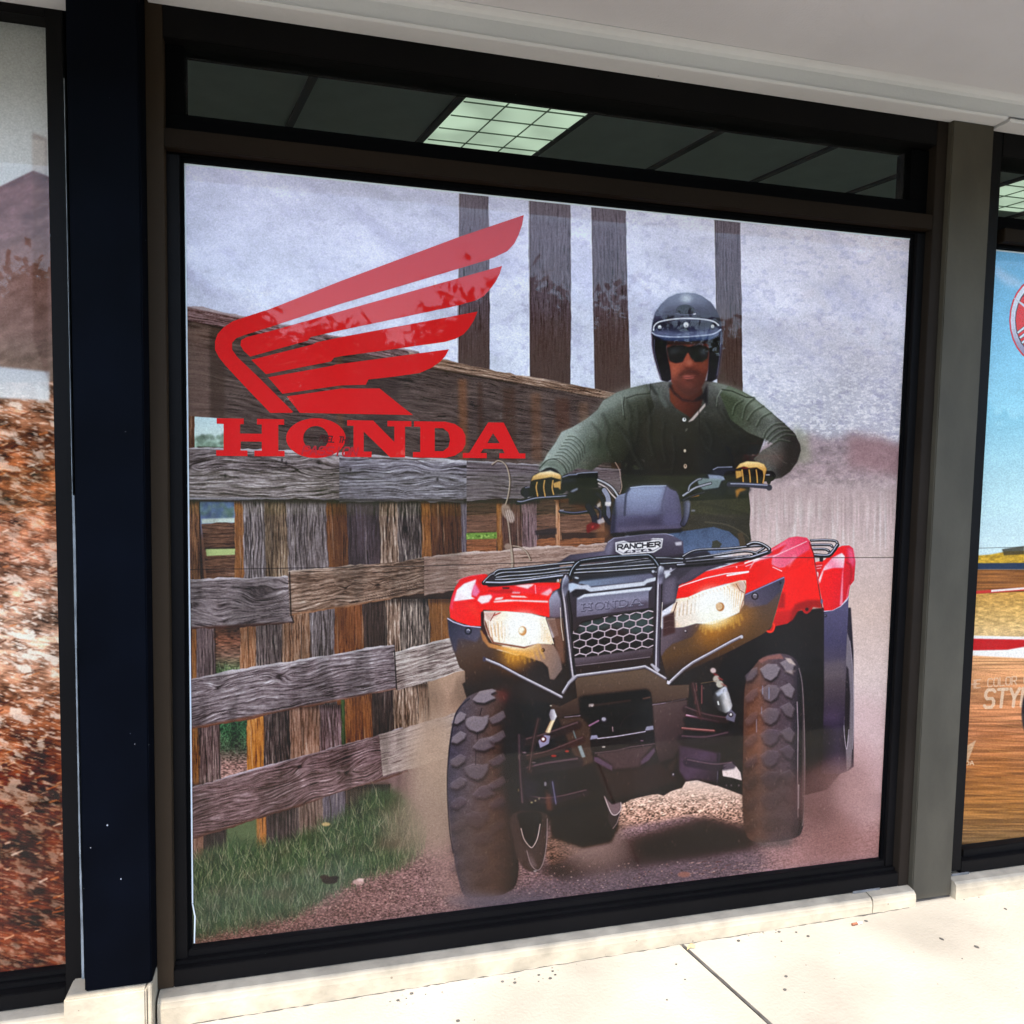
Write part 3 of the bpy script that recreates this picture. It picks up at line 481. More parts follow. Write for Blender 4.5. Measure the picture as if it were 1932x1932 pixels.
# ---------------------------------------------------------------- the big print: quad bike
def paint_quad(cv):
    T, P, Ln = cv.T, cv.poly, cv.line
    RED, RD, WH = (236, 26, 28), (190, 16, 20), (255, 250, 252)
    # -- dark mass of the chassis seen between the wheels
    T()
    P([(1046, 1325), (1290, 1300), (1600, 1230), (1606, 1330), (1600, 1440), (1560, 1490), (1520, 1500), (1400, 1500), (1340, 1477), (1300, 1462), (1268, 1490), (1190, 1508), (1165, 1520), (1130, 1500), (1046, 1530), (940, 1540), (930, 1330)], (30, 22, 28), 1, .8)
    P([(872, 1290), (1050, 1200), (1300, 1200), (1420, 1240), (1430, 1400), (1300, 1420), (930, 1400), (884, 1330)], (34, 24, 22), 1, 1)
    P([(935, 1330), (1046, 1325), (1046, 1535), (1000, 1600), (935, 1560)], (18, 12, 16), 1, 1)
    # rear left wheel under the belly
    P([(1030, 1500), (1150, 1490), (1162, 1530), (1168, 1560), (1152, 1590), (1100, 1600), (1040, 1580)], (36, 27, 26), 1, 3)
    T(1046.5, 1288, 6)
    P([(540, 1270), (620, 1280), (750, 1360), (735, 1470), (700, 1600), (650, 1660), (600, 1560), (600, 1430)], (58, 48, 54), 1, 1)
    P([(560, 1290), (650, 1380), (740, 1350), (745, 1420), (700, 1500), (640, 1490), (600, 1400)], (120, 100, 108), 1, 1)
    Ln([(560, 1285), (610, 1420), (650, 1490), (700, 1490), (745, 1430), (745, 1350)], 1.6, (210, 190, 196), 1, .6, sm=True); Ln([(735, 1480), (700, 1590), (655, 1650)], 1.2, (150, 130, 136))
    # ground seen under the engine guard is already painted; belly edge
    P([(-100, 500), (540, 500), (560, 1280), (640, 1370), (700, 1340), (760, 1350), (800, 1350), (860, 1310), (960, 1270), (1090, 1250), (1110, 1265), (1160, 1258), (1230, 1280), (1310, 1230), (1440, 1190), (1480, 1120), (1610, 1102), (1700, 1130), (1820, 1166), (1880, 1120), (1932, 1130), (1932, 500)], (32, 23, 28), 1, .8)
    Ln([(795, 1350), (808, 1420)], 1, (60, 40, 36))
    # right front: rear right wheel, mudguard flap
    T(1288, 1046.5, 6)
    P([(1580, 600), (1900, 600), (1930, 1100), (1932, 1932), (1932, 2400), (1880, 2440), (1780, 2480), (1560, 2480), (1560, 1900)], a=1, g=(1560, 1500, 1930, 1500, (34, 28, 44), (58, 50, 74), (40, 34, 50)), soft=.8)
    P([(1850, 860), (1890, 980), (1915, 1200), (1930, 1500), (1932, 1800), (1925, 2100), (1900, 2400), (1850, 2450), (1830, 1900), (1838, 1200)], (120, 112, 124), 1, .8)
    P([(1845, 1250), (1872, 1300), (1890, 1600), (1880, 2000), (1845, 2200), (1820, 2000), (1820, 1600)], (42, 36, 50), 1, 1)
    Ln([(1815, 1650), (1822, 2000), (1850, 2200), (1875, 1980)], 1.2, (190, 180, 196), .9, .6, sm=True); Ln([(1888, 980), (1912, 1200), (1928, 1500), (1932, 1900), (1918, 2200)], 1.4, (170, 160, 176), .8, .6, sm=True)
    P([(1595, 650), (1690, 635), (1780, 590), (1850, 520), (1875, 470), (1868, 640), (1840, 1180), (1838, 1500), (1820, 1932), (1560, 1932), (1580, 1300)], a=1, g=(0, 500, 0, 1932, (92, 88, 122), (72, 68, 98), (84, 74, 84), (48, 42, 64)))
    P([(1588, 1220), (1840, 1190), (1836, 1390), (1584, 1420)], (116, 104, 108), .45, 4); P([(1570, 1760), (1800, 1720), (1790, 1932), (1565, 1932)], (110, 92, 124), .4, 10)  # first band: haze of the mirrored ground painted into the flap's colour
    Ln([(1592, 640), (1690, 628), (1775, 585), (1850, 515), (1872, 478)], 2.2, (200, 196, 220)); cv.ell(1610, 692, 15, 18, (40, 38, 56)); cv.ell(1606, 688, 7, 9, (130, 126, 150))
    # inner black of front right wheel arch
    P([(1040, 780), (1250, 640), (1590, 600), (1592, 1600), (1570, 2400), (1300, 2500), (600, 2300), (300, 1500), (500, 1100)], a=1, g=(0, 700, 0, 1932, (30, 14, 12), (16, 10, 18), (26, 18, 26)), soft=1)
    # rear fender right
    P([(1480, 90), (1600, 60), (1720, -60), (1800, -100), (1880, -105), (1925, -70), (1950, 80), (1935, 290), (1890, 350), (1870, 470), (1780, 580), (1690, 628), (1596, 635), (1540, 360), (1520, 260)], a=1, g=(1500, 0, 1930, 100, (240, 30, 36), (246, 26, 34), (238, 24, 44), (206, 24, 52)))
    P([(1530, 280), (1600, 130), (1690, 30), (1800, -20), (1830, 20), (1815, 150), (1700, 150), (1590, 180), (1545, 330)], a=.95, g=(1560, 200, 1800, 0, (255, 240, 246), (250, 150, 180), (255, 246, 250)), soft=1)
    P([(1825, 40), (1810, 190), (1805, 560), (1770, 580), (1800, 200)], (255, 170, 190), .8, 1); P([(1860, -90), (1925, -60), (1945, 80), (1920, 150), (1870, 60)], (242, 110, 150), .8, 3)
    Ln([(1885, 340), (1868, 400), (1850, 500)], 2, (250, 130, 150), .8, 1); Ln([(1850, 90), (1890, 120), (1900, 230), (1885, 330)], 3, (160, 14, 36), .7, 1.5, sm=True)
    P([(1490, 100), (1580, 90), (1560, 190), (1525, 290), (1505, 180)], (214, 22, 34), 1, 1); Ln([(1500, 130), (1570, 120)], 1.5, (250, 180, 196)); Ln([(1500, 160), (1560, 150)], 1.2, (250, 180, 196))
    P([(1510, 190), (1530, 200), (1530, 260), (1515, 240)], WH, .9, .7)
    # rear rack end
    for q in ([(1452, -160), (1600, -165), (1720, -155), (1745, -120), (1700, -50), (1650, -10)], [(1460, -110), (1650, -110), (1690, -90)], [(1470, -62), (1600, -62), (1650, -40)]):
        cv.tube(q, 5.0, (30, 28, 40), (220, 220, 236))
    cv.tube([(1480, 5), (1640, 10), (1700, -40), (1750, -110)], 7, (26, 24, 34), (190, 190, 210)); P([(1540, 10), (1590, 10), (1580, 80), (1545, 80)], (36, 30, 40))
    # front right fender: big red panel
    P([(710, 60), (900, -20), (1050, -100), (1200, -190), (1290, -205), (1400, -190), (1440, -140), (1480, -10), (1530, 330), (1560, 520), (1560, 600), (1470, 590), (1440, 640), (1400, 670), (1370, 660), (1340, 620), (1290, 640), (1240, 730), (1180, 780), (1045, 810), (1020, 870), (980, 885), (940, 865), (930, 845), (950, 850), (980, 850), (1000, 820), (1060, 620), (1150, 300), (1140, 250), (700, 450), (715, 250)], a=1, g=(1100, -150, 1250, 700, (240, 70, 90), (240, 30, 34), (250, 30, 16), (246, 26, 14), (200, 14, 10)), soft=.6)
    P([(1060, -90), (1200, -190), (1290, -205), (1400, -190), (1440, -140), (1420, -60), (1300, 20), (1150, 140), (1090, 150), (1000, 110), (1010, 30), (880, 60), (800, 90), (760, 160), (740, 180), (800, 60), (900, 0)], a=.95, g=(800, 150, 1420, -150, (255, 236, 240), (252, 170, 190), (246, 120, 150), (240, 84, 116), (228, 60, 92)), soft=1)
    P([(1020, -50), (1180, -120), (1120, -60), (1080, -10), (940, 20)], (232, 30, 40), .9, 1.2); P([(1000, 50), (1350, -110), (1420, -120), (1440, -60), (1300, 20), (1150, 130), (1090, 150), (1010, 120)], (238, 90, 124), .55, 2)
    Ln([(1020, 20), (1200, -60), (1400, -150)], 1.6, (255, 200, 214), .9, .8); Ln([(1260, 20), (1200, 120)], 6, (248, 150, 170), .6, 3); Ln([(1015, 140), (1115, 185)], 2.2, (255, 190, 200), .9)
    P([(1160, 230), (1400, 90), (1450, 60), (1530, 330), (1555, 510), (1400, 520), (1270, 560), (1230, 620), (1060, 640), (1140, 460)], (252, 28, 14), .95, 2)
    P([(1110, 430), (1150, 430), (1150, 600), (1070, 610)], (150, 10, 10), .8, 2); P([(1270, 560), (1400, 515), (1560, 510), (1570, 600), (1460, 590), (1440, 640), (1395, 665), (1350, 610), (1300, 640), (1240, 740), (1200, 770), (1230, 640)], (150, 12, 10), .85, 2)
    cv.ell(1400, 618, 20, 20, (60, 6, 8)); Ln([(1000, 760), (1030, 800), (1015, 860), (975, 875), (940, 855)], 3.5, (252, 60, 30), 1, .7, sm=True)
    Ln([(1430, -140), (1475, -10), (1525, 320), (1560, 520), (1575, 640)], 1.8, (90, 12, 30), .8); cv.ell(1568, 530, 14, 28, (110, 100, 130)); Ln([(1490, 120), (1530, 330)], 1.2, (250, 150, 160), .6)
    P([(745, 170), (1000, 100), (960, 250), (780, 330), (720, 400)], (238, 30, 24), .9, 3)
    # strip of red above headlight
    P([(-250, 560), (-190, 420), (-60, 330), (200, 200), (420, 150), (620, 90), (740, 40), (730, 130), (750, 190), (715, 290), (480, 330), (220, 410), (60, 480), (-60, 530)], a=1, g=(0, 100, 60, 480, (232, 24, 30), (250, 40, 30), (240, 30, 20)), soft=.6)
    Ln([(-190, 430), (0, 345), (250, 265), (480, 215), (740, 190)], 2.2, (255, 220, 224), .95); Ln([(240, 190), (480, 150), (700, 110)], 1.4, (250, 130, 140), .7); Ln([(500, 235), (735, 195)], 3.6, (255, 246, 248), .9, .8); Ln([(700, 95), (860, 40)], 3, WH, .9); Ln([(740, 60), (900, -10)], 2.2, WH, .9); Ln([(710, 130), (790, 100)], 2, (250, 170, 180)); cv.ell(605, 140, 9, 12, (250, 190, 200))
    P([(0, 205), (0, 330), (100, 290), (270, 180), (420, 130), (520, 110), (420, 90), (250, 110), (100, 160)], (70, 64, 80), 1, .7); P([(-160, 330), (-90, 250), (60, 170), (160, 150), (50, 240), (-60, 330), (-140, 400)], (150, 148, 170), 1, 1)
    P([(0, 160), (120, 130), (60, 200), (0, 240)], (214, 214, 226), .9, 1.5)
    # right dark fascia (bumper wing)
    P([(690, 450), (1145, 248), (1150, 300), (1060, 620), (1000, 820), (900, 900), (560, 1080), (300, 1200), (0, 1340), (-200, 1410), (-440, 1330), (-460, 1100), (-420, 960), (-300, 860), (0, 800), (220, 790), (640, 640), (690, 560)], a=1, g=(300, 500, 500, 1250, (84, 76, 96), (92, 72, 62), (92, 66, 42), (44, 32, 26)), soft=.6)
    P([(700, 452), (1140, 256), (1120, 300), (1100, 420), (950, 560), (760, 600), (690, 560)], a=.9, g=(700, 500, 1100, 350, (96, 90, 114), (62, 60, 80)), soft=1.5)
    Ln([(700, 455), (1140, 258)], 1.8, (150, 140, 190), .9); cv.ell(812, 470, 42, 42, (48, 42, 54)); cv.ell(812, 470, 24, 26, (110, 102, 118)); Ln([(795, 455), (812, 446), (830, 456)], 1.4, (180, 176, 190)); cv.ell(1100, 320, 12, 16, (40, 38, 52))
    P([(-460, 1300), (-440, 1050), (-400, 960), (-300, 870), (-200, 820), (0, 790), (240, 760), (100, 930), (-120, 1010), (-200, 1080), (-250, 1160), (-270, 1340), (-380, 1400)], a=1, g=(-400, 900, 0, 1200, (112, 100, 112), (96, 82, 92), (54, 44, 48)), soft=1)
    P([(240, 780), (640, 660), (700, 560), (800, 640), (600, 800), (300, 980), (160, 960)], (236, 150, 50), .7, 12); P([(240, 790), (620, 690), (560, 750), (330, 850)], (250, 200, 90), .8, 5)
    P([(100, 850), (700, 620), (900, 700), (500, 1050), (200, 1150)], (150, 96, 40), .35, 16)
    # right headlight
    P([(-170, 740), (-160, 700), (-90, 500), (60, 480), (220, 410), (480, 340), (640, 290), (710, 290), (715, 370), (690, 470), (640, 650), (560, 690), (330, 790), (150, 775), (0, 820), (-130, 830)], a=1, g=(-150, 600, 700, 450, (232, 206, 184), (255, 244, 222), (255, 255, 250), (255, 250, 236), (244, 220, 196)), soft=.7)
    P([(-110, 720), (-60, 560), (60, 500), (250, 420), (260, 760), (150, 770), (0, 810)], (240, 226, 214), .8, 1.5)
    for k in range(14): Ln([(-80 + k * 22, 560 - k * 8 + (k % 3) * 30), (-90 + k * 22, 700 - k * 4)], 1.1, [(180, 130, 96), (255, 255, 255)][k % 2], .6)
    for k in range(16): Ln([(470 + k * 14, 380 + (k % 4) * 14), (470 + k * 12, 560 + (k % 3) * 30)], 1.2, [(222, 160, 90), (255, 255, 250)][k % 2], .55)
    for k in range(12): Ln([(60 + k * 40, 480 - k * 11), (70 + k * 40, 500 - k * 11)], 2, (230, 170, 110), .6)
    cv.ell(350, 570, 230, 190, (255, 255, 250), .97, 9); cv.ell(330, 690, 150, 90, (255, 253, 236), .95, 9); P([(520, 335), (640, 300), (700, 330), (690, 450), (640, 400)], (196, 110, 60), .5, 2)
    cv.ell(420, 590, 46, 50, (176, 112, 60), 1, .8); cv.ell(408, 585, 34, 38, (252, 236, 206), 1, .8); P([(370, 560), (430, 545), (450, 585), (420, 620), (380, 610)], (206, 160, 116), .7, 1)
    P([(620, 310), (700, 300), (700, 400), (660, 440)], (210, 190, 190), .7, 1.5); Ln([(600, 330), (640, 400), (690, 430)], 1.2, (130, 90, 80)); Ln([(-150, 830), (-130, 720), (-70, 540)], 1.6, (90, 50, 34), .9); Ln([(690, 300), (715, 360), (690, 480), (640, 650)], 1.4, (150, 90, 60), .7)
    for k in range(16): 
        x = 200 + k * 30; y = 800 - k * 8; Ln([(x, y), (x - 10 + k * 2, y + 40 + (k * 37 % 90))], 3.0, (255, 196, 84), .5, 2.2)
    cv.ell(30, 866, 20, 20, (60, 50, 56)); cv.ell(26, 862, 10, 10, (190, 180, 186))
    # ---- centre: nose, grille
    T(1046.5, 1046.5, 6)
    P([(100, 330), (330, 250), (1060, 180), (1260, 230), (1420, 120), (1760, 110), (1600, 200), (1400, 350), (1360, 540), (1210, 640), (1190, 1100), (1240, 1300), (1280, 1480), (900, 1500), (200, 1600), (80, 1500), (60, 1000), (0, 720), (-100, 720), (-130, 520), (20, 380)], a=1, g=(0, 250, 0, 1450, (64, 60, 72), (56, 48, 58), (50, 36, 34), (44, 32, 30)), soft=.6)
    P([(300, 270), (1060, 190), (1120, 250), (1010, 300), (400, 360), (310, 330), (260, 330)], a=1, g=(300, 300, 1000, 200, (124, 140, 166), (104, 104, 128)), soft=1)
    P([(150, 330), (200, 320), (300, 345), (370, 340), (410, 370), (1000, 305), (1040, 275), (1140, 255), (1150, 290), (1040, 320), (1010, 350), (400, 420), (340, 390), (230, 390), (170, 430)], a=1, g=(200, 380, 1100, 280, (190, 196, 214), (214, 218, 230), (206, 210, 224)), soft=.8)
    P([(190, 420), (240, 395), (340, 405), (400, 430), (1010, 360), (1110, 330), (1100, 360), (400, 440), (250, 470), (200, 480)], (36, 34, 44), .9, 1)
    P([(245, 490), (330, 450), (1100, 365), (1060, 420), (1055, 600), (600, 660), (245, 705)], a=1, g=(400, 440, 430, 680, (112, 114, 134), (136, 132, 156), (112, 106, 126)), soft=.7)
    P([(250, 500), (330, 448), (1100, 365), (1080, 400), (330, 480), (262, 506)], (222, 226, 238), .95, .8); P([(700, 600), (1060, 520), (1058, 600), (560, 668)], (64, 52, 64), .7, 3)
    P([(1370, 310), (1560, 160), (1750, 140), (1600, 230), (1420, 340)], (84, 76, 92), .9, 1.5); P([(1230, 290), (1370, 250), (1360, 540), (1210, 560)], (106, 98, 116), .9, 3)
    P([(-130, 530), (20, 400), (60, 500), (80, 700), (0, 715), (-100, 700)], a=1, g=(-100, 400, 0, 700, (176, 180, 206), (108, 94, 110)), soft=1.5)
    # embossed word on the nose
    def emb(dx, dy, w_, c_, a_):
        o = cv.o; f = lambda L: [(320 + (u * 650) + dx, 560 - u * 62 + v * 76 + dy) for u, v in L]
        for L in ([(0, 0), (0, 1)], [(.13, 0), (.13, 1)], [(0, .5), (.13, .5)], [(-.03, 0), (.03, 0)], [(.10, 0), (.16, 0)], [(-.03, 1), (.03, 1)], [(.10, 1), (.16, 1)],
                  [(.25, 0), (.21, .3), (.21, .7), (.25, 1), (.32, 1), (.36, .7), (.36, .3), (.32, 0), (.25, 0)], [(.42, 1), (.42, 0), (.55, 1), (.55, 0)], [(.39, 0), (.43, 0)], [(.39, 1), (.45, 1)], [(.52, 0), (.58, 0)],
                  [(.63, 0), (.63, 1), (.72, 1), (.77, .7), (.77, .3), (.72, 0), (.60, 0)], [(.6, 1), (.7, 1)], [(.82, 1), (.90, 0), (.94, 0), (1.02, 1)], [(.86, .65), (.98, .65)], [(.79, 1), (.86, 1)], [(.97, 1), (1.05, 1)]):
            Ln(f(L), w_, c_, a_, .6)
    emb(0, 0, 2.6, (70, 66, 86), .9); emb(-4, -5, 1.0, (176, 174, 196), .8)
    # grille of hexagons
    P([(240, 850), (300, 760), (600, 690), (1110, 600), (1110, 1050), (1100, 1130), (230, 1260), (200, 1060), (190, 900)], (24, 16, 18), 1, .8)
    cv.setclip([(180, 880), (240, 850), (300, 770), (600, 700), (1110, 620), (1112, 1050), (650, 1120), (240, 1170), (190, 1090)])
    P([(300, 760), (1110, 610), (1110, 900), (860, 900), (640, 840), (240, 900)], (66, 82, 84), .85, 4); P([(560, 860), (700, 830), (860, 900), (800, 960), (600, 960)], (60, 14, 22), .7, 8)
    c_, s_ = np.cos(-.115), np.sin(-.115); hw, hh = 71, 50
    for r in range(-2, 8):
        for q in range(-2, 9):
            lx = 150 + q * 2 * hw + (r % 2) * hw; ly = 100 + r * 79 - 60
            cx, cy = 200 + lx * c_ - ly * s_ * .0, 700 + ly + lx * s_ + 40
            hx = [(cx, cy - hh), (cx + hw, cy - hh * .48), (cx + hw, cy + hh * .56), (cx, cy + hh * 1.08), (cx - hw, cy + hh * .56), (cx - hw, cy - hh * .48)]
            hx = [(x, y + (x - cx) * -.12) for x, y in hx]
            Ln(hx + [hx[0]], 1.9, (182, 160, 172), .95, .55)
            Ln([hx[5], hx[0], hx[1]], .9, (226, 214, 222), .7, .5)
    cv.setclip(None)
    P([(200, 1170), (420, 1150), (700, 1110), (1110, 1050), (1100, 1130), (1070, 1160), (230, 1260)], a=1, g=(600, 1100, 620, 1200, (104, 92, 104), (70, 58, 66)), soft=1); P([(230, 1262), (1070, 1162), (1085, 1250), (1030, 1290), (250, 1370), (220, 1320)], (46, 32, 34), 1, 1)
    Ln([(235, 1258), (1075, 1158)], 1.4, (150, 136, 146), .8)
    P([(1220, 700), (1350, 640), (1360, 880), (1220, 930)], (72, 48, 50), 1, 1.5)
    for y in (700, 760, 830): Ln([(1225, y + 10), (1290, y - 14), (1350, y - 10)], 1.2, (110, 90, 94), .6)
    # lower body plate
    P([(250, 1390), (1020, 1290), (1250, 1400), (1290, 1480), (1520, 1470), (1510, 1620), (1100, 1690), (1080, 1560), (1050, 1540), (300, 1620), (280, 1800), (0, 1850), (-60, 1700), (60, 1640), (100, 1540)], a=1, g=(0, 1350, 0, 1800, (98, 80, 68), (84, 66, 58), (62, 48, 46)), soft=1)
    # ---- bumper wing left
    T(805, 966, 6)
    P([(236, 1200), (300, 1230), (420, 1280), (600, 1310), (620, 1400), (700, 1530), (1000, 1620), (1300, 1700), (1390, 1900), (1530, 1500), (1500, 1200), (1620, 1200), (1680, 1930), (1700, 2100), (1500, 2200), (1400, 2160), (440, 2000), (430, 1800), (370, 1760), (300, 1560), (250, 1400)], a=1, g=(300, 1350, 500, 2000, (60, 60, 82), (84, 66, 60), (70, 50, 38), (40, 28, 24)), soft=.6)
    P([(236, 1200), (420, 1280), (605, 1310), (600, 1400), (560, 1470), (350, 1420), (330, 1600), (300, 1560), (250, 1350)], a=.9, g=(250, 1250, 600, 1450, (44, 46, 66), (92, 88, 108)), soft=2)
    Ln([(236, 1205), (300, 1245), (420, 1285), (605, 1305)], 2.2, (196, 186, 214)); cv.ell(468, 1345, 42, 44, (34, 36, 52)); cv.ell(466, 1345, 24, 26, (84, 86, 106)); Ln([(455, 1335), (470, 1328), (484, 1340)], 1.4, (190, 190, 206))
    P([(600, 1330), (640, 1360), (700, 1480), (1000, 1560), (1150, 1530), (1250, 1480), (1430, 1500), (1510, 1620), (1530, 1780), (1440, 1900), (1390, 1890), (1370, 1760), (1310, 1700), (1000, 1600), (700, 1530), (630, 1450)], a=1, g=(650, 1450, 1500, 1750, (176, 118, 76), (220, 160, 96), (176, 136, 112), (124, 104, 100)), soft=1)
    P([(1390, 1200), (1520, 1200), (1560, 1700), (1530, 1720), (1440, 1500), (1430, 1400), (1340, 1200)], (120, 84, 70), .9, 2); cv.ell(1314, 1563, 22, 22, (70, 44, 30)); cv.ell(1310, 1560, 10, 10, (150, 110, 70))
    P([(850, 1520), (1200, 1500), (1150, 1640), (1000, 1760), (880, 1700)], (250, 170, 56), .8, 12); P([(900, 1560), (1100, 1560), (1050, 1800), (930, 1780)], (190, 124, 50), .5, 16)
    for k in range(18): x = 900 + k * 22; Ln([(x, 1500), (x - 34 + k * 5, 1590 + (k * 53 % 120))], 3.0, (255, 190, 76), .5, 2.2)
    # ---- red fender left
    P([(265, 1195), (255, 1090), (280, 960), (320, 850), (380, 760), (500, 720), (660, 700), (690, 720), (640, 810), (800, 840), (1100, 800), (1500, 800), (1520, 850), (1420, 900), (1380, 1000), (1385, 1190), (1200, 1150), (900, 1125), (640, 1105), (610, 1160), (615, 1290), (500, 1290), (340, 1240)], a=1, g=(300, 800, 600, 1250, (226, 20, 36), (240, 28, 34), (250, 30, 22)), soft=.6)
    P([(300, 1010), (340, 880), (420, 810), (560, 760), (550, 800), (510, 910), (505, 960), (550, 980), (400, 1000), (320, 1010)], a=1, g=(300, 1000, 550, 800, (250, 220, 232), (255, 250, 252), (255, 230, 238)), soft=1)
    P([(262, 1080), (290, 960), (330, 870), (310, 960), (290, 1060), (300, 1120)], (240, 90, 130), .8, 1.5); P([(545, 800), (600, 900), (560, 960), (505, 940), (515, 870)], (240, 130, 176), .9, 1.5); P([(420, 1040), (540, 1030), (590, 1150), (600, 1270), (560, 1200)], (246, 60, 50), .8, 3)
    P([(640, 760), (670, 710), (690, 720), (650, 800), (600, 830), (570, 780)], (196, 14, 28), .9, 1.5); Ln([(340, 780), (450, 735), (620, 705)], 1.4, (250, 110, 130), .8, .7, sm=True)
    P([(560, 960), (700, 920), (800, 900), (820, 860), (1300, 830), (1500, 830), (1420, 900), (1250, 930), (900, 920), (760, 960), (700, 1030), (600, 1040)], (244, 60, 90), .55, 2)
    P([(600, 950), (720, 935), (740, 960), (700, 1020), (620, 1040), (570, 1000)], WH, .92, 1.2); P([(780, 970), (870, 960), (850, 990), (760, 1000)], WH, .9, 1); P([(945, 945), (1100, 950), (1150, 970), (960, 965)], WH, .9, 1)
    P([(750, 1010), (900, 990), (1370, 1005), (1375, 1025), (1000, 1010), (760, 1025)], WH, .92, 1); P([(980, 830), (1130, 815), (1220, 815), (1140, 870), (1060, 850)], (255, 236, 242), .9, 1.2); P([(1280, 930), (1400, 860), (1420, 900), (1370, 950)], (255, 206, 220), .85, 1.5)
    P([(700, 880), (800, 890), (860, 870), (960, 870), (980, 900), (1060, 905), (1060, 925), (960, 920), (800, 920), (700, 900)], (180, 12, 20), .7, 1.2); Ln([(1225, 830), (1232, 920)], 2.2, (255, 150, 170), .8); P([(970, 900), (1060, 905), (1050, 925), (960, 922)], (255, 200, 210), .8, 1)
    P([(600, 1080), (1380, 1075), (1385, 1190), (1200, 1150), (900, 1125), (640, 1105)], (246, 34, 34), .6, 2); P([(850, 850), (940, 850), (930, 870), (860, 870)], (60, 20, 24), 1, .7)
    # left headlight
    P([(640, 1120), (900, 1122), (1180, 1150), (1330, 1190), (1430, 1480), (1410, 1500), (1250, 1485), (1100, 1540), (900, 1520), (740, 1480), (690, 1400), (640, 1250)], a=1, g=(640, 1300, 1430, 1350, (240, 224, 214), (254, 242, 220), (255, 255, 250), (255, 250, 236), (248, 222, 190)), soft=.7)
    P([(650, 1135), (860, 1130), (780, 1180), (700, 1230), (660, 1180)], (210, 170, 160), .8, 1.5); Ln([(770, 1140), (720, 1230)], 1.4, (130, 60, 54)); Ln([(830, 1140), (760, 1170)], 1.6, (200, 60, 50))
    for k in range(20): Ln([(690 + k * 13, 1240 + (k % 4) * 22), (712 + k * 12, 1400 + (k % 5) * 16)], 1.2, [(196, 130, 80), (255, 255, 255), (230, 176, 120)][k % 3], .6)
    for k in range(12): Ln([(1290 + k * 9, 1230 + k * 18), (1300 + k * 9, 1440 + (k % 3) * 10)], 1.2, [(232, 176, 110), (255, 255, 245)][k % 2], .6)
    cv.ell(1090, 1330, 215, 190, (255, 255, 250), .98, 8); cv.ell(1040, 1460, 150, 70, (255, 252, 236), .95, 8)
    cv.ell(1082, 1345, 44, 52, (196, 130, 70), 1, .8); cv.ell(1072, 1340, 36, 42, (255, 246, 226), 1, .8); P([(1045, 1370), (1090, 1400), (1125, 1350), (1100, 1330), (1080, 1370)], (206, 150, 92), .8, 1)
    P([(612, 1130), (640, 1120), (660, 1290), (700, 1400), (745, 1485), (1100, 1545), (1250, 1490), (1100, 1525), (760, 1470), (715, 1400), (675, 1260)], (110, 50, 34), .9, .8); P([(612, 1130), (645, 1140), (650, 1280), (690, 1400), (640, 1380), (615, 1300)], (60, 20, 26), .9, 1)
    Ln([(1330, 1195), (1380, 1330), (1432, 1490)], 2, (255, 236, 210), .9); Ln([(1345, 1200), (1445, 1500)], 1, (90, 50, 34), .7)
    # ---- racks, seen above the fenders
    T(966, 805, 6)
    P([(480, 1560), (660, 1450), (1040, 1410), (1080, 1310), (1150, 1260), (1500, 1215), (1740, 1210), (1830, 1240), (1932, 1300), (1940, 1480), (1500, 1500), (700, 1560)], a=1, g=(0, 1200, 0, 1540, (96, 90, 112), (74, 68, 86), (56, 50, 64)), soft=.7)
    P([(1040, 1410), (1080, 1310), (1150, 1262), (1130, 1440), (1050, 1470)], (128, 124, 148), .8, 3); P([(560, 1520), (660, 1455), (1040, 1412), (1050, 1470), (760, 1500)], a=.9, g=(560, 1500, 1040, 1430, (66, 62, 78), (104, 98, 120)), soft=1.5); Ln([(1085, 1308), (1150, 1262), (1500, 1218), (1740, 1212), (1820, 1235)], 1.6, (170, 170, 196), .8)
    P([(1840, 1310), (1915, 1300), (1915, 1340), (1850, 1345)], (214, 210, 222), .9, 1)
    T(805, 966, 6)
    P([(640, 800), (720, 690), (900, 640), (1500, 590), (1500, 770), (1000, 830), (700, 850)], (40, 38, 50), .9, 1)
    T(966, 805, 6)
    P([(600, 1600), (1700, 1500), (1710, 1620), (1560, 1660), (760, 1750), (700, 1760)], (44, 46, 54), .95, 1.5)
    P([(1560, 1500), (2200, 1400), (2300, 1500), (2100, 1560), (1800, 1620), (1640, 1640)], (44, 40, 52), .95, 1.5)
    for q, w_ in (([(-215, 1668), (-150, 1625), (0, 1612), (400, 1568), (700, 1538)], 5.5), ([(-195, 1690), (-100, 1655), (200, 1640), (640, 1590), (1100, 1545), (1600, 1490), (1932, 1500)], 5), ([(-180, 1710), (0, 1690), (300, 1668), (680, 1625), (1200, 1590), (1600, 1560), (1932, 1540)], 5), ([(-190, 1735), (100, 1722), (640, 1665), (1200, 1630), (1600, 1600), (1640, 1600)], 5.5)):
        cv.tube(q, w_, (26, 26, 34), (214, 218, 236))
    cv.tube([(-320, 1768), (-100, 1772), (100, 1752), (500, 1700), (600, 1690)], 9, (24, 22, 32), (196, 200, 222)); cv.tube([(-325, 1765), (-300, 1735), (-240, 1680), (-200, 1668)], 5, (26, 26, 34), (200, 200, 220))
    T(1288, 805, 6)
    for q, w_ in (([(0, 1470), (150, 1400), (500, 1380), (850, 1350), (920, 1370), (800, 1440)], 5), ([(30, 1500), (400, 1450), (700, 1410), (850, 1440)], 5), ([(40, 1530), (500, 1490), (760, 1460)], 5), ([(730, 1340), (800, 1315), (880, 1325), (960, 1370), (975, 1400), (900, 1440), (770, 1480)], 6.5)):
        cv.tube(q, w_, (28, 26, 36), (216, 218, 234))
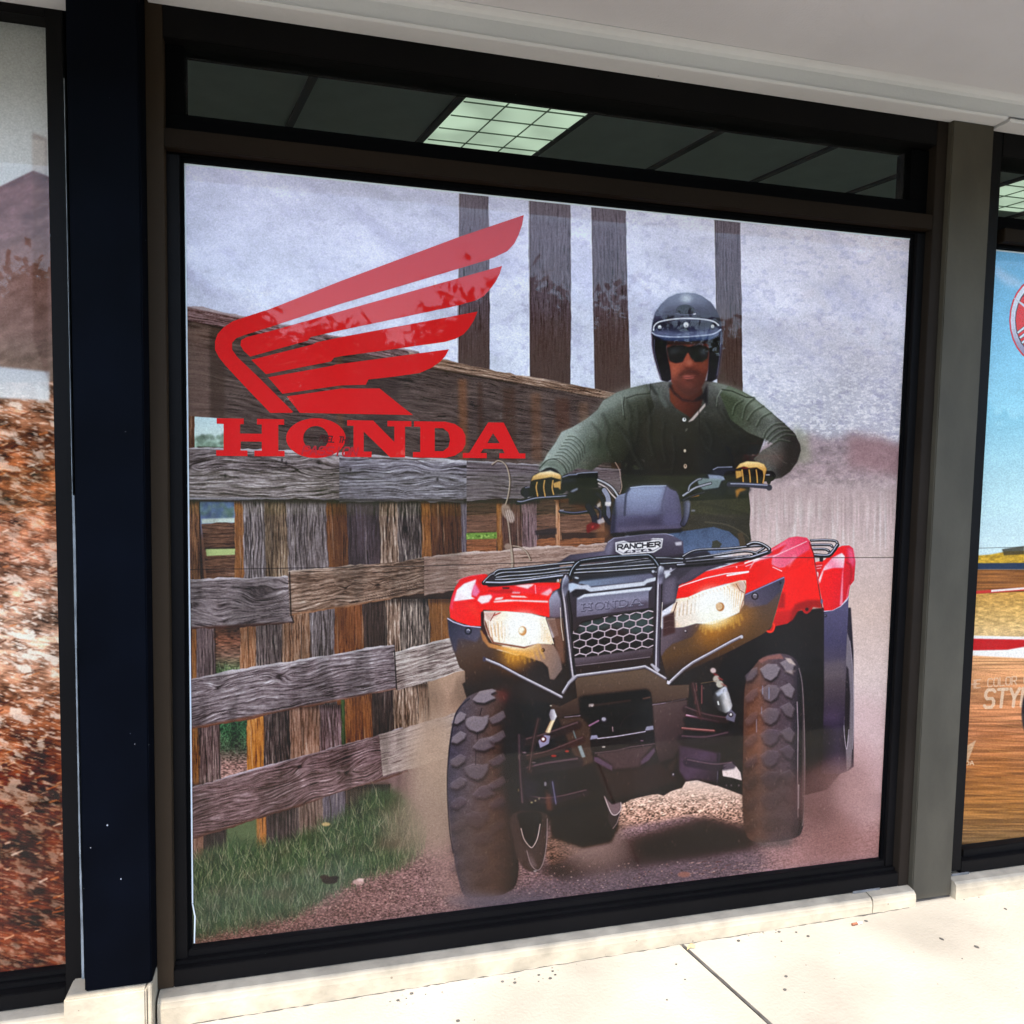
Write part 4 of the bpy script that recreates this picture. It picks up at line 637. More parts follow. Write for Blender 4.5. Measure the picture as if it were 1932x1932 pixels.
    cv.tube([(-60, 1570), (300, 1545), (700, 1490), (780, 1480), (960, 1420)], 8.5, (22, 20, 28), (190, 192, 212)); P([(20, 1530), (400, 1500), (700, 1500), (700, 1530), (300, 1560), (20, 1590)], (26, 22, 26), .8, 1.5)
    P([(960, 1390), (1010, 1420), (960, 1450)], (60, 56, 66), 1, 1)
    # ---- brush guard tubes
    T(1046.5, 1046.5, 6)
    cv.tube([(165, 260), (200, 170), (260, 100), (330, 70), (600, 35), (1000, 12), (1080, 20), (1140, 80), (1185, 150)], 9.5, (22, 26, 32), (176, 186, 206), lw=.16)
    cv.tube([(128, 250), (100, 330), (95, 420), (120, 600), (150, 900), (185, 1200), (210, 1390)], 13, (44, 38, 46), (206, 196, 206), lw=.2, mid=(92, 84, 96)); Ln([(60, 600), (70, 800), (95, 970)], 1.3, (246, 226, 210), .9)
    Ln([(150, 420), (190, 700), (205, 1200), (225, 1370)], 3, (20, 14, 18), .8, 1)
    cv.tube([(1200, 150), (1180, 260), (1172, 400), (1165, 700), (1155, 1000), (1150, 1290)], 13.5, (44, 38, 48), (206, 200, 212), lw=.2, mid=(88, 80, 96)); Ln([(1215, 540), (1205, 700), (1200, 820)], 1.3, (246, 226, 220), .9)
    P([(80, 280), (130, 240), (160, 280), (150, 400), (110, 480), (80, 400)], a=.85, g=(80, 250, 160, 450, (190, 200, 226), (84, 84, 104), (150, 150, 170)), soft=1.5); P([(1170, 130), (1230, 140), (1240, 220), (1210, 330), (1160, 330), (1160, 200)], a=.85, g=(1170, 150, 1220, 320, (206, 212, 230), (90, 88, 108), (160, 156, 180)), soft=1.5)
    P([(160, 330), (220, 330), (270, 360), (180, 400), (150, 400)], (190, 206, 230), .9, 1.2); cv.ell(245, 262, 26, 10, (200, 206, 222), 1, .8, rot=.2); cv.ell(35, 290, 12, 16, (190, 190, 210)); cv.ell(1110, 190, 16, 16, (190, 190, 206)); cv.ell(1310, 170, 14, 24, (170, 166, 180)); P([(1240, 230), (1290, 200), (1310, 220), (1250, 270)], (226, 230, 240), .9, 1)
    # lower bright tubes of the guard
    for q in ([(75, 1610), (-40, 1550), (-400, 1370), (-620, 1250), (-790, 1180)], [(90, 1560), (160, 1450), (250, 1370), (400, 1350), (900, 1285), (1020, 1265), (1100, 1310), (1250, 1400)], [(1290, 1450), (1450, 1300), (1560, 1220), (1800, 1090), (1990, 985), (2110, 925)]):
        cv.tube(q, 6.4, (84, 76, 86), (222, 216, 226), lw=.3, sm=False, mid=(150, 142, 152))
    cv.ell(-800, 1182, 18, 30, (70, 64, 84)); P([(1075, 1240), (1100, 1230), (1190, 1300), (1160, 1340)], (190, 186, 200), .95, .8); P([(215, 1360), (245, 1370), (150, 1470), (135, 1450)], (176, 172, 184), .9, .8); P([(1270, 1420), (1310, 1440), (1290, 1470), (1265, 1460)], (220, 214, 226)); cv.ell(2112, 930, 16, 20, (196, 190, 200))
    # ---- belly details
    T(1046.5, 1288, 6)
    P([(270, 170), (320, 150), (1040, 70), (1075, 110), (1090, 230), (1100, 490), (400, 640), (380, 400), (290, 330)], (14, 10, 14), 1, 2.5)
    Ln([(390, 265), (600, 235), (850, 200)], 4.5, (64, 48, 46), .8, 1.2); Ln([(1000, 180), (1070, 165)], 3.5, (110, 84, 76), .7, 1.2); P([(380, 240), (440, 235), (440, 262), (382, 275)], (176, 160, 160), .9, 1); cv.ell(420, 262, 8, 8, (220, 210, 210))
    Ln([(110, 390), (285, 372)], 1.4, (190, 170, 196), .9); Ln([(1105, 250), (1255, 228)], 1.6, (190, 176, 206), .9); Ln([(1255, 228), (1480, 180)], 1.2, (100, 90, 110), .8)
    P([(40, 400), (290, 380), (400, 500), (420, 800), (440, 900), (300, 950), (200, 800)], (76, 60, 56), .95, 2); P([(1105, 250), (1500, 190), (1480, 400), (1430, 700), (1340, 850), (1180, 900), (1130, 700)], a=.95, g=(1100, 300, 1450, 800, (94, 76, 78), (54, 42, 50)), soft=1.5)
    Ln([(205, 530), (225, 600), (250, 660)], 2.6, (104, 118, 124), .9); P([(258, 720), (295, 708), (345, 840), (305, 846)], (150, 164, 170), .95, .8)
    cv.ell(552, 415, 36, 32, (70, 66, 80)); cv.ell(552, 412, 22, 20, (170, 166, 180)); Ln([(390, 485), (490, 430)], 3.6, (150, 110, 140), .9); Ln([(735, 500), (790, 400), (900, 340)], 1.4, (60, 44, 52), .9, .7, sm=True); Ln([(650, 500), (655, 550)], 2, (180, 150, 160), .8)
    P([(400, 620), (1110, 520), (1125, 690), (860, 720), (450, 790), (405, 740)], (30, 18, 24), 1, 1); Ln([(480, 632), (700, 606), (1020, 552)], 1.8, (206, 196, 220)); P([(395, 645), (410, 596), (475, 590), (490, 630)], (150, 148, 176), 1, .7); P([(1015, 545), (1035, 495), (1110, 484), (1115, 530)], (150, 148, 172), 1, .7)
    cv.ell(550, 726, 20, 10, (190, 180, 180)); cv.ell(984, 656, 20, 8, (120, 96, 120)); Ln([(450, 795), (700, 765), (860, 725), (1125, 690)], 1.5, (120, 100, 120), .8)
    P([(440, 840), (480, 840), (655, 940), (650, 1000), (600, 980), (440, 890)], (96, 76, 100), .95, 1.2); P([(965, 930), (970, 880), (1125, 730), (1135, 780), (1060, 880), (970, 935)], (92, 74, 98), .95, 1.2); P([(450, 800), (1120, 700), (970, 880), (960, 960), (660, 980), (650, 930), (480, 830)], (80, 64, 72), .9, 2)
    P([(430, 900), (650, 1010), (960, 960), (1180, 900), (1400, 1100), (1000, 1250), (600, 1330), (560, 1200)], (52, 38, 40), .9, 3); cv.ell(1340, 1040, 16, 24, (60, 54, 70)); cv.ell(1337, 1036, 7, 10, (200, 196, 210)); P([(1270, 940), (1380, 840), (1340, 1000), (1290, 1020)], (60, 46, 46), .8, 2)
    P([(1400, 700), (1880, 800), (1840, 1130), (1700, 1110), (1610, 1095), (1480, 1110), (1400, 1000)], a=.95, g=(1400, 700, 1850, 1100, (66, 52, 72), (84, 68, 92), (50, 40, 54)), soft=2); Ln([(1860, 800), (1845, 1000), (1835, 1120)], 2.4, (84, 78, 106), .9); Ln([(1838, 1000), (1836, 1090)], 2, (200, 200, 220), .8); P([(1830, 800), (1870, 800), (1850, 1140), (1825, 1150)], (40, 34, 50), .7)
    cv.tube([(1490, 370), (1640, 400), (1850, 445)], 6, (90, 30, 50), (236, 206, 226), mid=(170, 110, 140)); cv.tube([(1440, 515), (1600, 530), (1800, 545)], 6, (60, 26, 30), (190, 130, 130), mid=(120, 76, 80)); Ln([(1490, 420), (1900, 470)], 12, (24, 12, 20), .8, 3)
    for x, y, h in ((1600, 60, 60), (1660, 130, 200), (1590, 200, 70)): Ln([(x, y - h / 2), (x, y + h / 2)], 2.4, (150, 90, 96), .7, .8)
    for x, y in ((1595, 10), (1680, 60)): cv.ell(x, y, 9, 10, (170, 150, 156), .7, 1)
    # small white gap between chassis and right tyre
    T(1288, 1207.5, 6)
    P([(440, 1470), (500, 1420), (460, 1440), (450, 1420), (540, 1380), (600, 1430), (650, 1500), (665, 1590), (560, 1560), (450, 1540)], (232, 214, 214), 1, .7); P([(440, 1550), (665, 1600), (670, 1740), (560, 1700), (400, 1640)], (22, 16, 24), 1, 1)
    for x in (490, 545, 630): cv.ell(x, 1645, 10, 14, (120, 110, 124), .8, .8)
    # arms, hubs and driveshafts, dark on dark
    T(805, 1288, 6)
    for qq, w_, c_ in (([(980, 700), (1300, 620), (1700, 480)], 17, (52, 36, 40)), ([(1000, 860), (1350, 800), (1760, 640)], 12, (64, 42, 44)), ([(960, 1050), (1300, 960), (1700, 900)], 22, (44, 34, 48)), ([(1000, 1260), (1350, 1330), (1800, 1240)], 14, (50, 38, 50)), ([(1040, 640), (1050, 1000), (1080, 1400)], 26, (40, 32, 44)), ([(1260, 420), (1200, 700), (1160, 1000)], 9, (60, 44, 46))):
        Ln(qq, w_, c_, .85, 2.2, sm=True); Ln([(x, y - w_ * 1.9) for x, y in qq], w_ * .16, (132, 108, 118), .55, 1.1, sm=True)
    T(1046.5, 1288, 6)
    for qq, w_, c_ in (([(1480, 300), (1700, 380), (1930, 420)], 14, (56, 38, 46)), ([(1440, 640), (1700, 650), (1950, 600)], 20, (44, 34, 46)), ([(1500, 900), (1800, 950), (2000, 930)], 16, (50, 42, 60)), ([(1560, 20), (1600, 200), (1640, 380)], 9, (70, 44, 46))):
        Ln(qq, w_, c_, .8, 2.2, sm=True); Ln([(x, y - w_ * 1.9) for x, y in qq], w_ * .16, (140, 112, 124), .5, 1.1, sm=True)
    T(1288, 1207.5, 6)
    # shock absorber right
    for x, y, w_, h_, c_ in ((340, 345, 34, 30, (214, 190, 190)), (375, 395, 36, 14, (120, 40, 44)), (375, 440, 38, 40, (190, 180, 170)), (425, 440, 36, 12, (140, 60, 60)), (415, 500, 44, 40, (196, 190, 176)), (465, 510, 44, 10, (150, 96, 90))):
        cv.ell(x, y, w_, h_, c_, .95, 1, rot=.5)
    P([(330, 640), (360, 580), (480, 520), (520, 600), (560, 740), (540, 800), (480, 830), (400, 800), (330, 720)], a=1, g=(340, 700, 560, 640, (40, 38, 44), (84, 84, 88), (220, 220, 226), (110, 104, 110)), soft=1); P([(370, 600), (490, 530), (500, 570), (390, 640)], (190, 196, 214), .9, 1.2); P([(385, 690), (400, 690), (410, 735), (395, 735)], (250, 250, 250), 1, .6)
    P([(450, 690), (500, 650), (530, 720), (490, 790)], (206, 200, 200), .8, 2); P([(480, 870), (540, 780), (600, 840), (580, 930), (490, 900)], (110, 106, 126), 1, .8); cv.ell(540, 845, 26, 26, (56, 46, 54)); cv.ell(540, 842, 14, 14, (230, 226, 230)); Ln([(200, 490), (380, 460)], 1.2, (130, 110, 80), .8)
    # shock absorber left
    T(805, 1288, 6)
    P([(1380, 360), (1400, 300), (1440, 300), (1470, 380), (1440, 440), (1400, 430)], a=1, g=(1380, 360, 1470, 360, (120, 110, 126), (240, 240, 248)), soft=.8); P([(1395, 430), (1450, 420), (1390, 570), (1335, 560)], a=1, g=(1350, 480, 1440, 520, (120, 60, 40), (255, 240, 200), (150, 110, 80)), soft=.8); P([(1260, 660), (1330, 590), (1395, 600), (1380, 690), (1280, 740)], (150, 144, 176), 1, .8); cv.ell(1318, 640, 34, 34, (90, 40, 44)); cv.ell(1316, 638, 18, 18, (240, 230, 236)); cv.ell(1402, 260, 12, 6, (230, 220, 210))
    for x, y, w_, h_, c_ in ((1105, 790, 24, 8, (150, 130, 146)), (1210, 903, 26, 7, (140, 128, 140)), (1585, 775, 24, 12, (190, 56, 42)), (1435, 828, 32, 14, (170, 50, 36)), (1340, 1145, 16, 28, (150, 144, 160)), (1035, 1215, 8, 20, (200, 190, 130)), (1185, 1355, 14, 10, (196, 190, 150)), (1228, 1335, 10, 10, (196, 190, 150)), (1268, 1312, 7, 14, (190, 186, 150)), (968, 1100, 6, 50, (110, 106, 140))):
        cv.ell(x, y, w_, h_, c_, .85, .9)
    P([(1090, 1060), (1280, 1110), (1260, 1260), (1100, 1330)], (40, 32, 54), .9, 4); P([(1370, 1080), (1450, 1090), (1480, 1400), (1430, 1410)], (64, 58, 84), .8, 4); Ln([(1420, 1120), (1460, 1370)], 2, (150, 150, 190), .6, 1); Ln([(1250, 1540), (1500, 1450), (1932, 1360)], 10, (22, 14, 20), .9, 2); P([(1340, 1180), (1400, 1300), (1420, 1440), (1350, 1450)], (120, 78, 66), .7, 3)
    # ---- wheels
    def tyre(out, hub, lugs, cols, seed, face):
        P(out, a=1, g=cols, soft=.8, sm=True, tex=lambda X, Y, c: c * (1 + .22 * (fbm(X / 9, Y / 7, seed, 3) - .5) + .12 * (n2(X / 1.8, Y / 1.8, seed + 1) - .5))[..., None])
    tyre([(1850 - 1400, 170 + 0), (560, 110), (700, 80), (850, 100), (960, 180), (1000, 400), (1010, 900), (1030, 1500), (1030, 2200), (900, 2380), (700, 2420), (440, 2420), (350, 2200), (290, 1850), (250, 1450), (235, 1050), (260, 650), (310, 380), (380, 260)], None, None, (260, 0, 980, 0, (70, 66, 84), (88, 76, 84), (84, 64, 62), (30, 20, 22)), 301, None)
    P([(870, 100), (1000, 150), (1020, 500), (1040, 1500), (1000, 1700), (960, 1500), (880, 1000), (860, 600), (900, 350)], (26, 16, 22), .9, 5); P([(760, 90), (900, 80), (940, 160), (900, 230), (840, 200)], (150, 60, 50), .5, 7)
    cols = [(146, 134, 144), (124, 112, 122), (106, 94, 108), (94, 82, 98), (84, 72, 80), (74, 64, 66)]
    rows = [(120, 0), (330, 1), (600, 0), (880, 1), (1000, 0), (1260, 1), (1420, 0), (1640, 1), (1850, 0), (2080, 1), (2260, 0)]
    def lug(pts, k, fade):
        c_ = np.array(cols[min(5, k // 2)]); sh = [(x + 6, y + 26) for x, y in pts]
        P(sh, (22, 14, 22), .85 * fade, 1.6 + (1 - fade) * 3); P(pts, tuple(c_), .9 * fade, 1.0 + (1 - fade) * 3); Ln([pts[0], pts[1], pts[2]], 1.2, tuple(np.minimum(255, c_ + 46)), .5 * fade, 1)
    for k, y in enumerate((160, 420, 700, 960, 1240, 1500, 1760, 2000, 2220)):
        f = max(.35, 1 - k * .09)
        lug([(430, y), (520, y - 40), (620, y - 30), (700, y - 60), (690, y + 30), (640, y + 110), (570, y + 140), (480, y + 110), (440, y + 60)] if k % 2 else [(520, y + 30), (600, y - 60), (740, y - 90), (790, y - 70), (720, y - 30), (780, y + 10), (650, y + 70), (560, y + 60)], k, f)
    for k, y in enumerate((380, 600, 860, 1120, 1340, 1600, 1830, 2060)):
        f = max(.3, .95 - k * .09)
        lug([(300 - 40 * min(k, 2) / 2 + 10, y + 20), (380, y - 50), (440, y - 20), (430, y + 30), (340, y + 90), (270, y + 70)], k, f)
        lug([(700, y + 30), (860, y - 60), (890, y + 10), (830, y + 60), (740, y + 90)], k + 2, f * .85)
    Ln([(480, 180), (380, 270), (320, 380), (275, 600), (245, 850), (232, 1100), (240, 1400), (262, 1700), (300, 1930)], 2.2, (26, 24, 44), .8, 1, sm=True); Ln([(620, 290), (600, 370)], 1.4, (40, 30, 40)); Ln([(572, 560), (570, 640)], 1.2, (40, 30, 40)); Ln([(555, 780), (552, 930)], 1.2, (50, 40, 50), .8)
    P([(240, 1500), (1000, 1480), (1020, 2300), (700, 2420), (420, 2400), (300, 1900)], (70, 58, 52), .38, 10)
    # rim of left wheel
    P([(970, 1480), (1360, 1480), (1365, 1700), (1340, 1950), (1290, 2100), (1230, 2140), (1120, 2120), (1030, 2000), (980, 1800)], (64, 52, 54), .95, 1.5, sm=True); P([(1040, 1480), (1285, 1480), (1270, 1700), (1220, 1850), (1170, 1860), (1090, 1760), (1050, 1600)], (26, 18, 20), 1, 1.2, sm=True)
    Ln([(1065, 1650), (1100, 1770), (1165, 1855), (1200, 1855), (1250, 1760), (1280, 1600)], 1.8, (206, 184, 184), .95, .6, sm=True); Ln([(1130, 1900), (1180, 2060), (1260, 2120), (1320, 2020), (1355, 1800), (1362, 1540)], 1.3, (176, 158, 164), .8, .7, sm=True); P([(1140, 1900), (1200, 2000), (1250, 2090), (1180, 2080)], (150, 128, 134), .6, 3); cv.ell(1225, 2132, 20, 7, (230, 220, 226), .8, .8)
    # right tyre
    T(1288, 1207.5, 6)
    tyre([(690, 620), (730, 420), (830, 260), (930, 180), (1100, 150), (1240, 190), (1320, 300), (1350, 500), (1370, 1000), (1375, 1500), (1365, 1950), (1350, 2150), (1270, 2240), (1000, 2290), (780, 2270), (700, 2150), (670, 1800), (680, 1200)], None, None, (690, 1200, 1370, 1200, (76, 56, 54), (106, 76, 70), (88, 72, 82), (78, 66, 78), (36, 32, 44)), 311, None)
    P([(1270, 600), (1310, 800), (1300, 1500), (1290, 2100), (1240, 2230), (1260, 1500), (1250, 900)], (44, 38, 56), .8, 3); P([(1300, 300), (1345, 480), (1368, 1000), (1372, 1600), (1360, 2080), (1300, 2200), (1310, 1600), (1310, 900), (1290, 500)], a=.95, g=(1300, 1000, 1372, 1000, (36, 32, 46), (30, 26, 36), (110, 96, 100)), soft=1)
    for k, y in enumerate((320, 560, 820, 1060, 1300, 1540, 1780, 2020)):
        f = max(.35, .95 - k * .08); s_ = (k % 2) * 40
        lug([(870, y + 10), (960, y - 50), (1060, y - 40), (1100, y + 0), (1060, y + 90), (990, y + 140), (920, y + 110)], k + 1, f)
        lug([(1100, y - 60 + s_), (1200, y - 110 + s_), (1260, y - 40 + s_), (1230, y + 60 + s_), (1160, y + 30 + s_)], k, f); lug([(700, y + 90), (780, y + 10), (840, y - 10), (840, y + 60), (780, y + 130), (715, y + 150)], k + 3, f * .8)
    P([(850, 230), (940, 190), (1100, 155), (1140, 210), (960, 220), (880, 260)], (150, 100, 96), .9, 1.2); P([(1150, 200), (1220, 210), (1280, 290), (1200, 260)], (196, 176, 170), .95, 1); P([(1130, 350), (1250, 400), (1240, 370), (1280, 340)], (190, 170, 164), .6, 1.5)
    Ln([(1290, 700), (1300, 1000), (1295, 1500), (1300, 2000)], 1.4, (196, 176, 186), .85, .7); Ln([(1310, 320), (1350, 520), (1372, 1000), (1378, 1500), (1368, 1950), (1350, 2100)], 1.4, (176, 156, 160), .7, .7, sm=True); Ln([(1308, 1640), (1304, 1900)], 2.2, (206, 200, 214), .9)
    for x, y0, y1 in ((900, 520, 610), (888, 760, 830), (830, 900, 1040), (972, 540, 660)): Ln([(x, y0), (x, y1)], 1.6, (150, 170, 214), .6, .8)
    P([(690, 1500), (1300, 1500), (1300, 2260), (900, 2290), (700, 2150)], (66, 54, 50), .42, 10); P([(760, 2240), (1000, 2290), (1260, 2240), (1200, 2330), (900, 2340)], (70, 74, 78), .7, 5)
    P([(690, 540), (900, 500), (900, 1300), (690, 1400)], (170, 104, 76), .28, 10)
    # dust around the rear right wheel
    T(); cv.ell(1590, 1470, 46, 40, (150, 118, 120), .6, 12); cv.ell(1545, 1500, 50, 60, (112, 82, 84), .75, 14); cv.ell(1610, 1500, 40, 40, (176, 140, 142), .7, 12); cv.ell(900, 1700, 60, 14, (110, 100, 112), .6, 7); cv.ell(960, 1700, 90, 14, (96, 92, 108), .55, 8)
    # cover lip of the nose plate with its badge
    T(966, 805, 6)
    P([(1165, 1310), (1260, 1290), (1300, 1300), (1400, 1290), (1560, 1275), (1590, 1262), (1705, 1265), (1690, 1370), (1600, 1425), (1240, 1452), (1170, 1410)], (236, 234, 240), 1, .6)
    P([(1178, 1322), (1290, 1302), (1590, 1274), (1692, 1278), (1680, 1362), (1590, 1412), (1250, 1438), (1182, 1402)], (120, 116, 130), 1, .6); P([(1184, 1328), (1290, 1310), (1590, 1282), (1684, 1285), (1672, 1358), (1586, 1404), (1254, 1430), (1188, 1398)], (232, 230, 236), 1, .6)
    P([(1290, 1302), (1330, 1294), (1560, 1275), (1590, 1280), (1555, 1296), (1330, 1316)], (60, 56, 70), 1, .6); P([(1255, 1432), (1300, 1400), (1560, 1380), (1590, 1405)], (50, 46, 60), 1, .6)
    text(cv, 'RANCHER', cv.tp([(1192, 1388)])[0], cv.tp([(1668, 1352)])[0], 8.2, 2.5, (40, 36, 48), .3, .12); text(cv, '4x4', cv.tp([(1305, 1424)])[0], cv.tp([(1545, 1408)])[0], 4.6, 1.7, (226, 224, 232), .5)

    # dust and small scuffs over plastic and rubber
    T(); rs = np.random.RandomState(19)
    for k in range(1500):
        x = 850 + rs.rand() * 750; y = 1180 + rs.rand() * 470; c_ = [(150, 124, 116), (96, 78, 76), (190, 166, 156)][k % 3]; l = rs.rand() * 5
        Ln([(x, y), (x + l * (rs.rand() - .5), y + l)], .8 + rs.rand() * 1.1, c_, .10 + .16 * rs.rand(), .8)
    cv.ell(920, 1600, 70, 110, (112, 88, 84), .22, 26); cv.ell(1460, 1540, 60, 70, (118, 90, 88), .22, 22); cv.ell(1180, 1440, 120, 60, (96, 80, 80), .12, 26)

# ---------------------------------------------------------------- the big print: rider, handlebars
def paint_legs(cv):
    T, P, Ln = cv.T, cv.poly, cv.line
    knit = lambda X, Y, c: c * (1 + .16 * (n2(X / 1.7, Y / 1.5, 401) - .5) + .22 * (fbm(X / 14, Y / 17, 402, 3) - .5))[..., None]
    T()
    # jeans and lower body
    P([(1168, 840), (1300, 780), (1405, 850), (1412, 930), (1415, 960), (1413, 990), (1417, 1020), (1405, 1030), (1330, 1045), (1220, 1045), (1176, 1000)], a=1, g=(1210, 900, 1410, 960, (44, 40, 40), (62, 58, 50), (56, 54, 46)), soft=.6, tex=knit)
    P([(1240, 1010), (1290, 1002), (1345, 994), (1375, 1003), (1392, 1018), (1398, 1036), (1320, 1050), (1230, 1050)], a=1, g=(0, 995, 0, 1045, (72, 88, 116), (96, 112, 146)), sm=False, soft=.7, tex=knit)
    P([(1343, 1021), (1352, 1019), (1361, 1026), (1357, 1034), (1342, 1035)], (66, 66, 58), 1, .7); P([(1390, 1005), (1400, 1005), (1408, 1030), (1396, 1036)], (84, 70, 56), .8, 1)
    Ln([(1330, 985), (1370, 990), (1400, 1005), (1412, 1016)], 2, (112, 104, 88), .6, 1.5, sm=True); Ln([(1320, 950), (1370, 960), (1408, 970)], 3, (40, 36, 34), .6, 2.5, sm=True); Ln([(1320, 965), (1380, 975)], 3, (84, 80, 68), .5, 2.5)
def paint_rider(cv):
    T, P, Ln = cv.T, cv.poly, cv.line
    rs = np.random.RandomState(8)
    knit = lambda X, Y, c: c * (1 + .16 * (n2(X / 1.7, Y / 1.5, 401) - .5) + .22 * (fbm(X / 14, Y / 17, 402, 3) - .5))[..., None]
    T()
    # torso and sleeves
    T(1127, 483, 6)
    body = [(-660, 2900), (-640, 2620), (-560, 2440), (-470, 2340), (-380, 2170), (-300, 2110), (-200, 2060), (-140, 1900), (-60, 1760), (60, 1640), (230, 1540), (400, 1480), (560, 1450), (740, 1420), (1250, 1410), (1400, 1420), (1480, 1470), (1640, 1530), (1760, 1600), (1880, 1700), (1990, 1790), (2100, 1880),
            (2230, 2010), (2290, 2130), (2300, 2190), (2260, 2330), (2180, 2440), (2080, 2500), (1990, 2530), (1950, 2470), (1900, 2400), (1700, 2560), (1660, 2700), (500, 2740), (360, 2460), (180, 2400), (60, 2420), (-60, 2500), (-130, 2470), (-260, 2480), (-300, 2500), (-330, 2540), (-560, 2700)]
    P([(60, 1640), (230, 1540), (560, 1450), (740, 1420), (1250, 1410), (1480, 1470), (1760, 1600), (1990, 1790), (1800, 2300), (1690, 2740), (480, 2800), (275, 2700), (272, 2345), (200, 2200)], a=1, g=(0, 1450, 0, 2500, (104, 106, 106), (66, 67, 65), (46, 46, 43), (36, 35, 34), (34, 32, 32)), soft=.7, tex=knit)
    # left sleeve
    P([(560, 1450), (380, 1490), (230, 1540), (60, 1640), (0, 1740), (-120, 1840), (-288, 1940), (-408, 1992), (-486, 2130), (-564, 2232), (-636, 2364), (-668, 2470), (-640, 2600), (-560, 2640), (-400, 2720), (-360, 2600), (-366, 2470), (-228, 2400), (-66, 2430), (12, 2370), (60, 2335), (270, 2345), (420, 2100), (640, 1700)],
      a=1, g=(-300, 1900, 260, 2300, (160, 170, 166), (110, 118, 112), (70, 73, 66), (44, 44, 40)), soft=.7, tex=knit)
    P([(560, 1450), (300, 1510), (80, 1640), (10, 1750), (-110, 1850), (-280, 1950), (-120, 1900), (60, 1760), (200, 1680), (330, 1600), (580, 1560)], (160, 168, 164), .6, 8); P([(-300, 1960), (-420, 2010), (-560, 2250), (-650, 2450), (-560, 2500), (-430, 2330), (-330, 2160), (-230, 2040)], (164, 176, 170), .55, 7)
    for k in range(12):
        x, y = -600 + k * 24, 2440 - k * 36; Ln([(x, y), (x + 80, y + 4), (x + 170, y + 90), (x + 190, y + 190)], 1.7, (48, 54, 48), .55, 1, sm=True); Ln([(x + 6, y - 12), (x + 86, y - 8), (x + 178, y + 78)], 1.4, (170, 182, 174), .38, 1.2, sm=True)
    Ln([(300, 1600), (290, 1720), (310, 1850)], 2, (44, 46, 44), .7, 1, sm=True); Ln([(320, 1610), (440, 1570), (590, 1555), (600, 1450)], 2, (48, 50, 46), .7, 1); Ln([(260, 1580), (280, 1700), (290, 1800)], 1.5, (150, 160, 150), .6, 1, sm=True)
    P([(100, 1820), (260, 1900), (300, 2300), (120, 2380), (30, 2100)], (50, 54, 44), .5, 14); P([(-160, 2100), (-60, 2060), (100, 2120), (120, 2300), (-40, 2250)], (60, 68, 58), .5, 8)
    # right sleeve
    P([(1480, 1470), (1640, 1530), (1760, 1600), (1880, 1700), (1990, 1790), (2110, 1890), (2230, 2010), (2290, 2130), (2300, 2200), (2260, 2330), (2180, 2440), (2080, 2510), (1985, 2530), (1930, 2480), (1840, 2380), (1760, 2300), (1860, 2200), (1990, 2130), (1900, 2080), (1700, 2000), (1500, 1850), (1380, 1560)],
      a=1, g=(1500, 1950, 2200, 2050, (70, 78, 64), (84, 88, 80), (96, 98, 96), (50, 44, 46)), soft=.7, tex=knit)
    P([(1300, 1420), (1480, 1470), (1640, 1530), (1770, 1600), (1990, 1790), (1960, 1860), (1800, 1760), (1640, 1620), (1480, 1560), (1360, 1500)], (156, 168, 154), .6, 6)
    Ln([(1400, 1510), (1520, 1530), (1680, 1600), (1770, 1600)], 2, (40, 44, 40), .8, 1); Ln([(1400, 1510), (1350, 1600), (1340, 1700)], 1.6, (160, 168, 152), .6, 1)
    for q in ([(1780, 1610), (1680, 1700), (1640, 1850)], [(1880, 1700), (1770, 1760), (1700, 1860)], [(1960, 1780), (1860, 1830), (1800, 1930)], [(1640, 1640), (1560, 1700), (1530, 1800)], [(2110, 1900), (2000, 1910), (1910, 1990), (1880, 2060)], [(2160, 1950), (2050, 1950), (1960, 2010), (1900, 2090)], [(2200, 1990), (2100, 1990), (2000, 2050), (1930, 2120)], [(2240, 2040), (2130, 2030), (2040, 2080)], [(2180, 2110), (2060, 2090), (1960, 2150)]):
        Ln(q, 3, (44, 50, 42), .6, 1.8, sm=True); Ln([(x - 10, y - 14) for x, y in q], 1.6, (160, 172, 156), .45, 1.4, sm=True)
    P([(2120, 2130), (2280, 2140), (2290, 2240), (2180, 2430), (2040, 2510), (1960, 2480), (2060, 2340), (2120, 2260)], (48, 42, 42), .6, 8)
    P([(1760, 2300), (1860, 2200), (1960, 2160), (2060, 2180), (2110, 2250), (2090, 2330), (2000, 2370), (1900, 2340)], (96, 80, 74), .5, 6); Ln([(1880, 2180), (1990, 2220), (2060, 2300), (2140, 2350)], 1.6, (150, 146, 138), .3, 1.5, sm=True); Ln([(1900, 2150), (1980, 2270), (2010, 2400), (1990, 2500)], 1.6, (120, 112, 108), .3, 1.5, sm=True)
    # shirt front: darker inner side, placket and buttons
    P([(640, 1700), (1000, 1800), (1130, 1900), (1170, 2400), (1000, 2700), (700, 2700), (500, 2400), (480, 2000)], (56, 54, 48), .6, 10); P([(700, 2200), (1100, 2100), (1150, 2600), (800, 2700), (560, 2560)], (40, 36, 36), .55, 14)
    Ln([(690, 1500), (700, 1640), (860, 1740), (1000, 1800)], 4, (64, 66, 62), .7, 1.5, sm=True); P([(640, 1500), (740, 1480), (720, 1560), (800, 1700), (760, 1720), (680, 1600)], (104, 110, 108), .6, 2)
    P([(570, 1460), (620, 1460), (690, 1580), (640, 1570)], (40, 42, 42), .6, 1.5)
    # right chest opened collar
    P([(1020, 1880), (1220, 1660), (1215, 1700), (1140, 1790), (1080, 1860), (1030, 1880)], (190, 174, 170), 1, .8); Ln([(1140, 1650), (1150, 1930), (1160, 2250)], 1.6, (40, 36, 36), .7, 1)
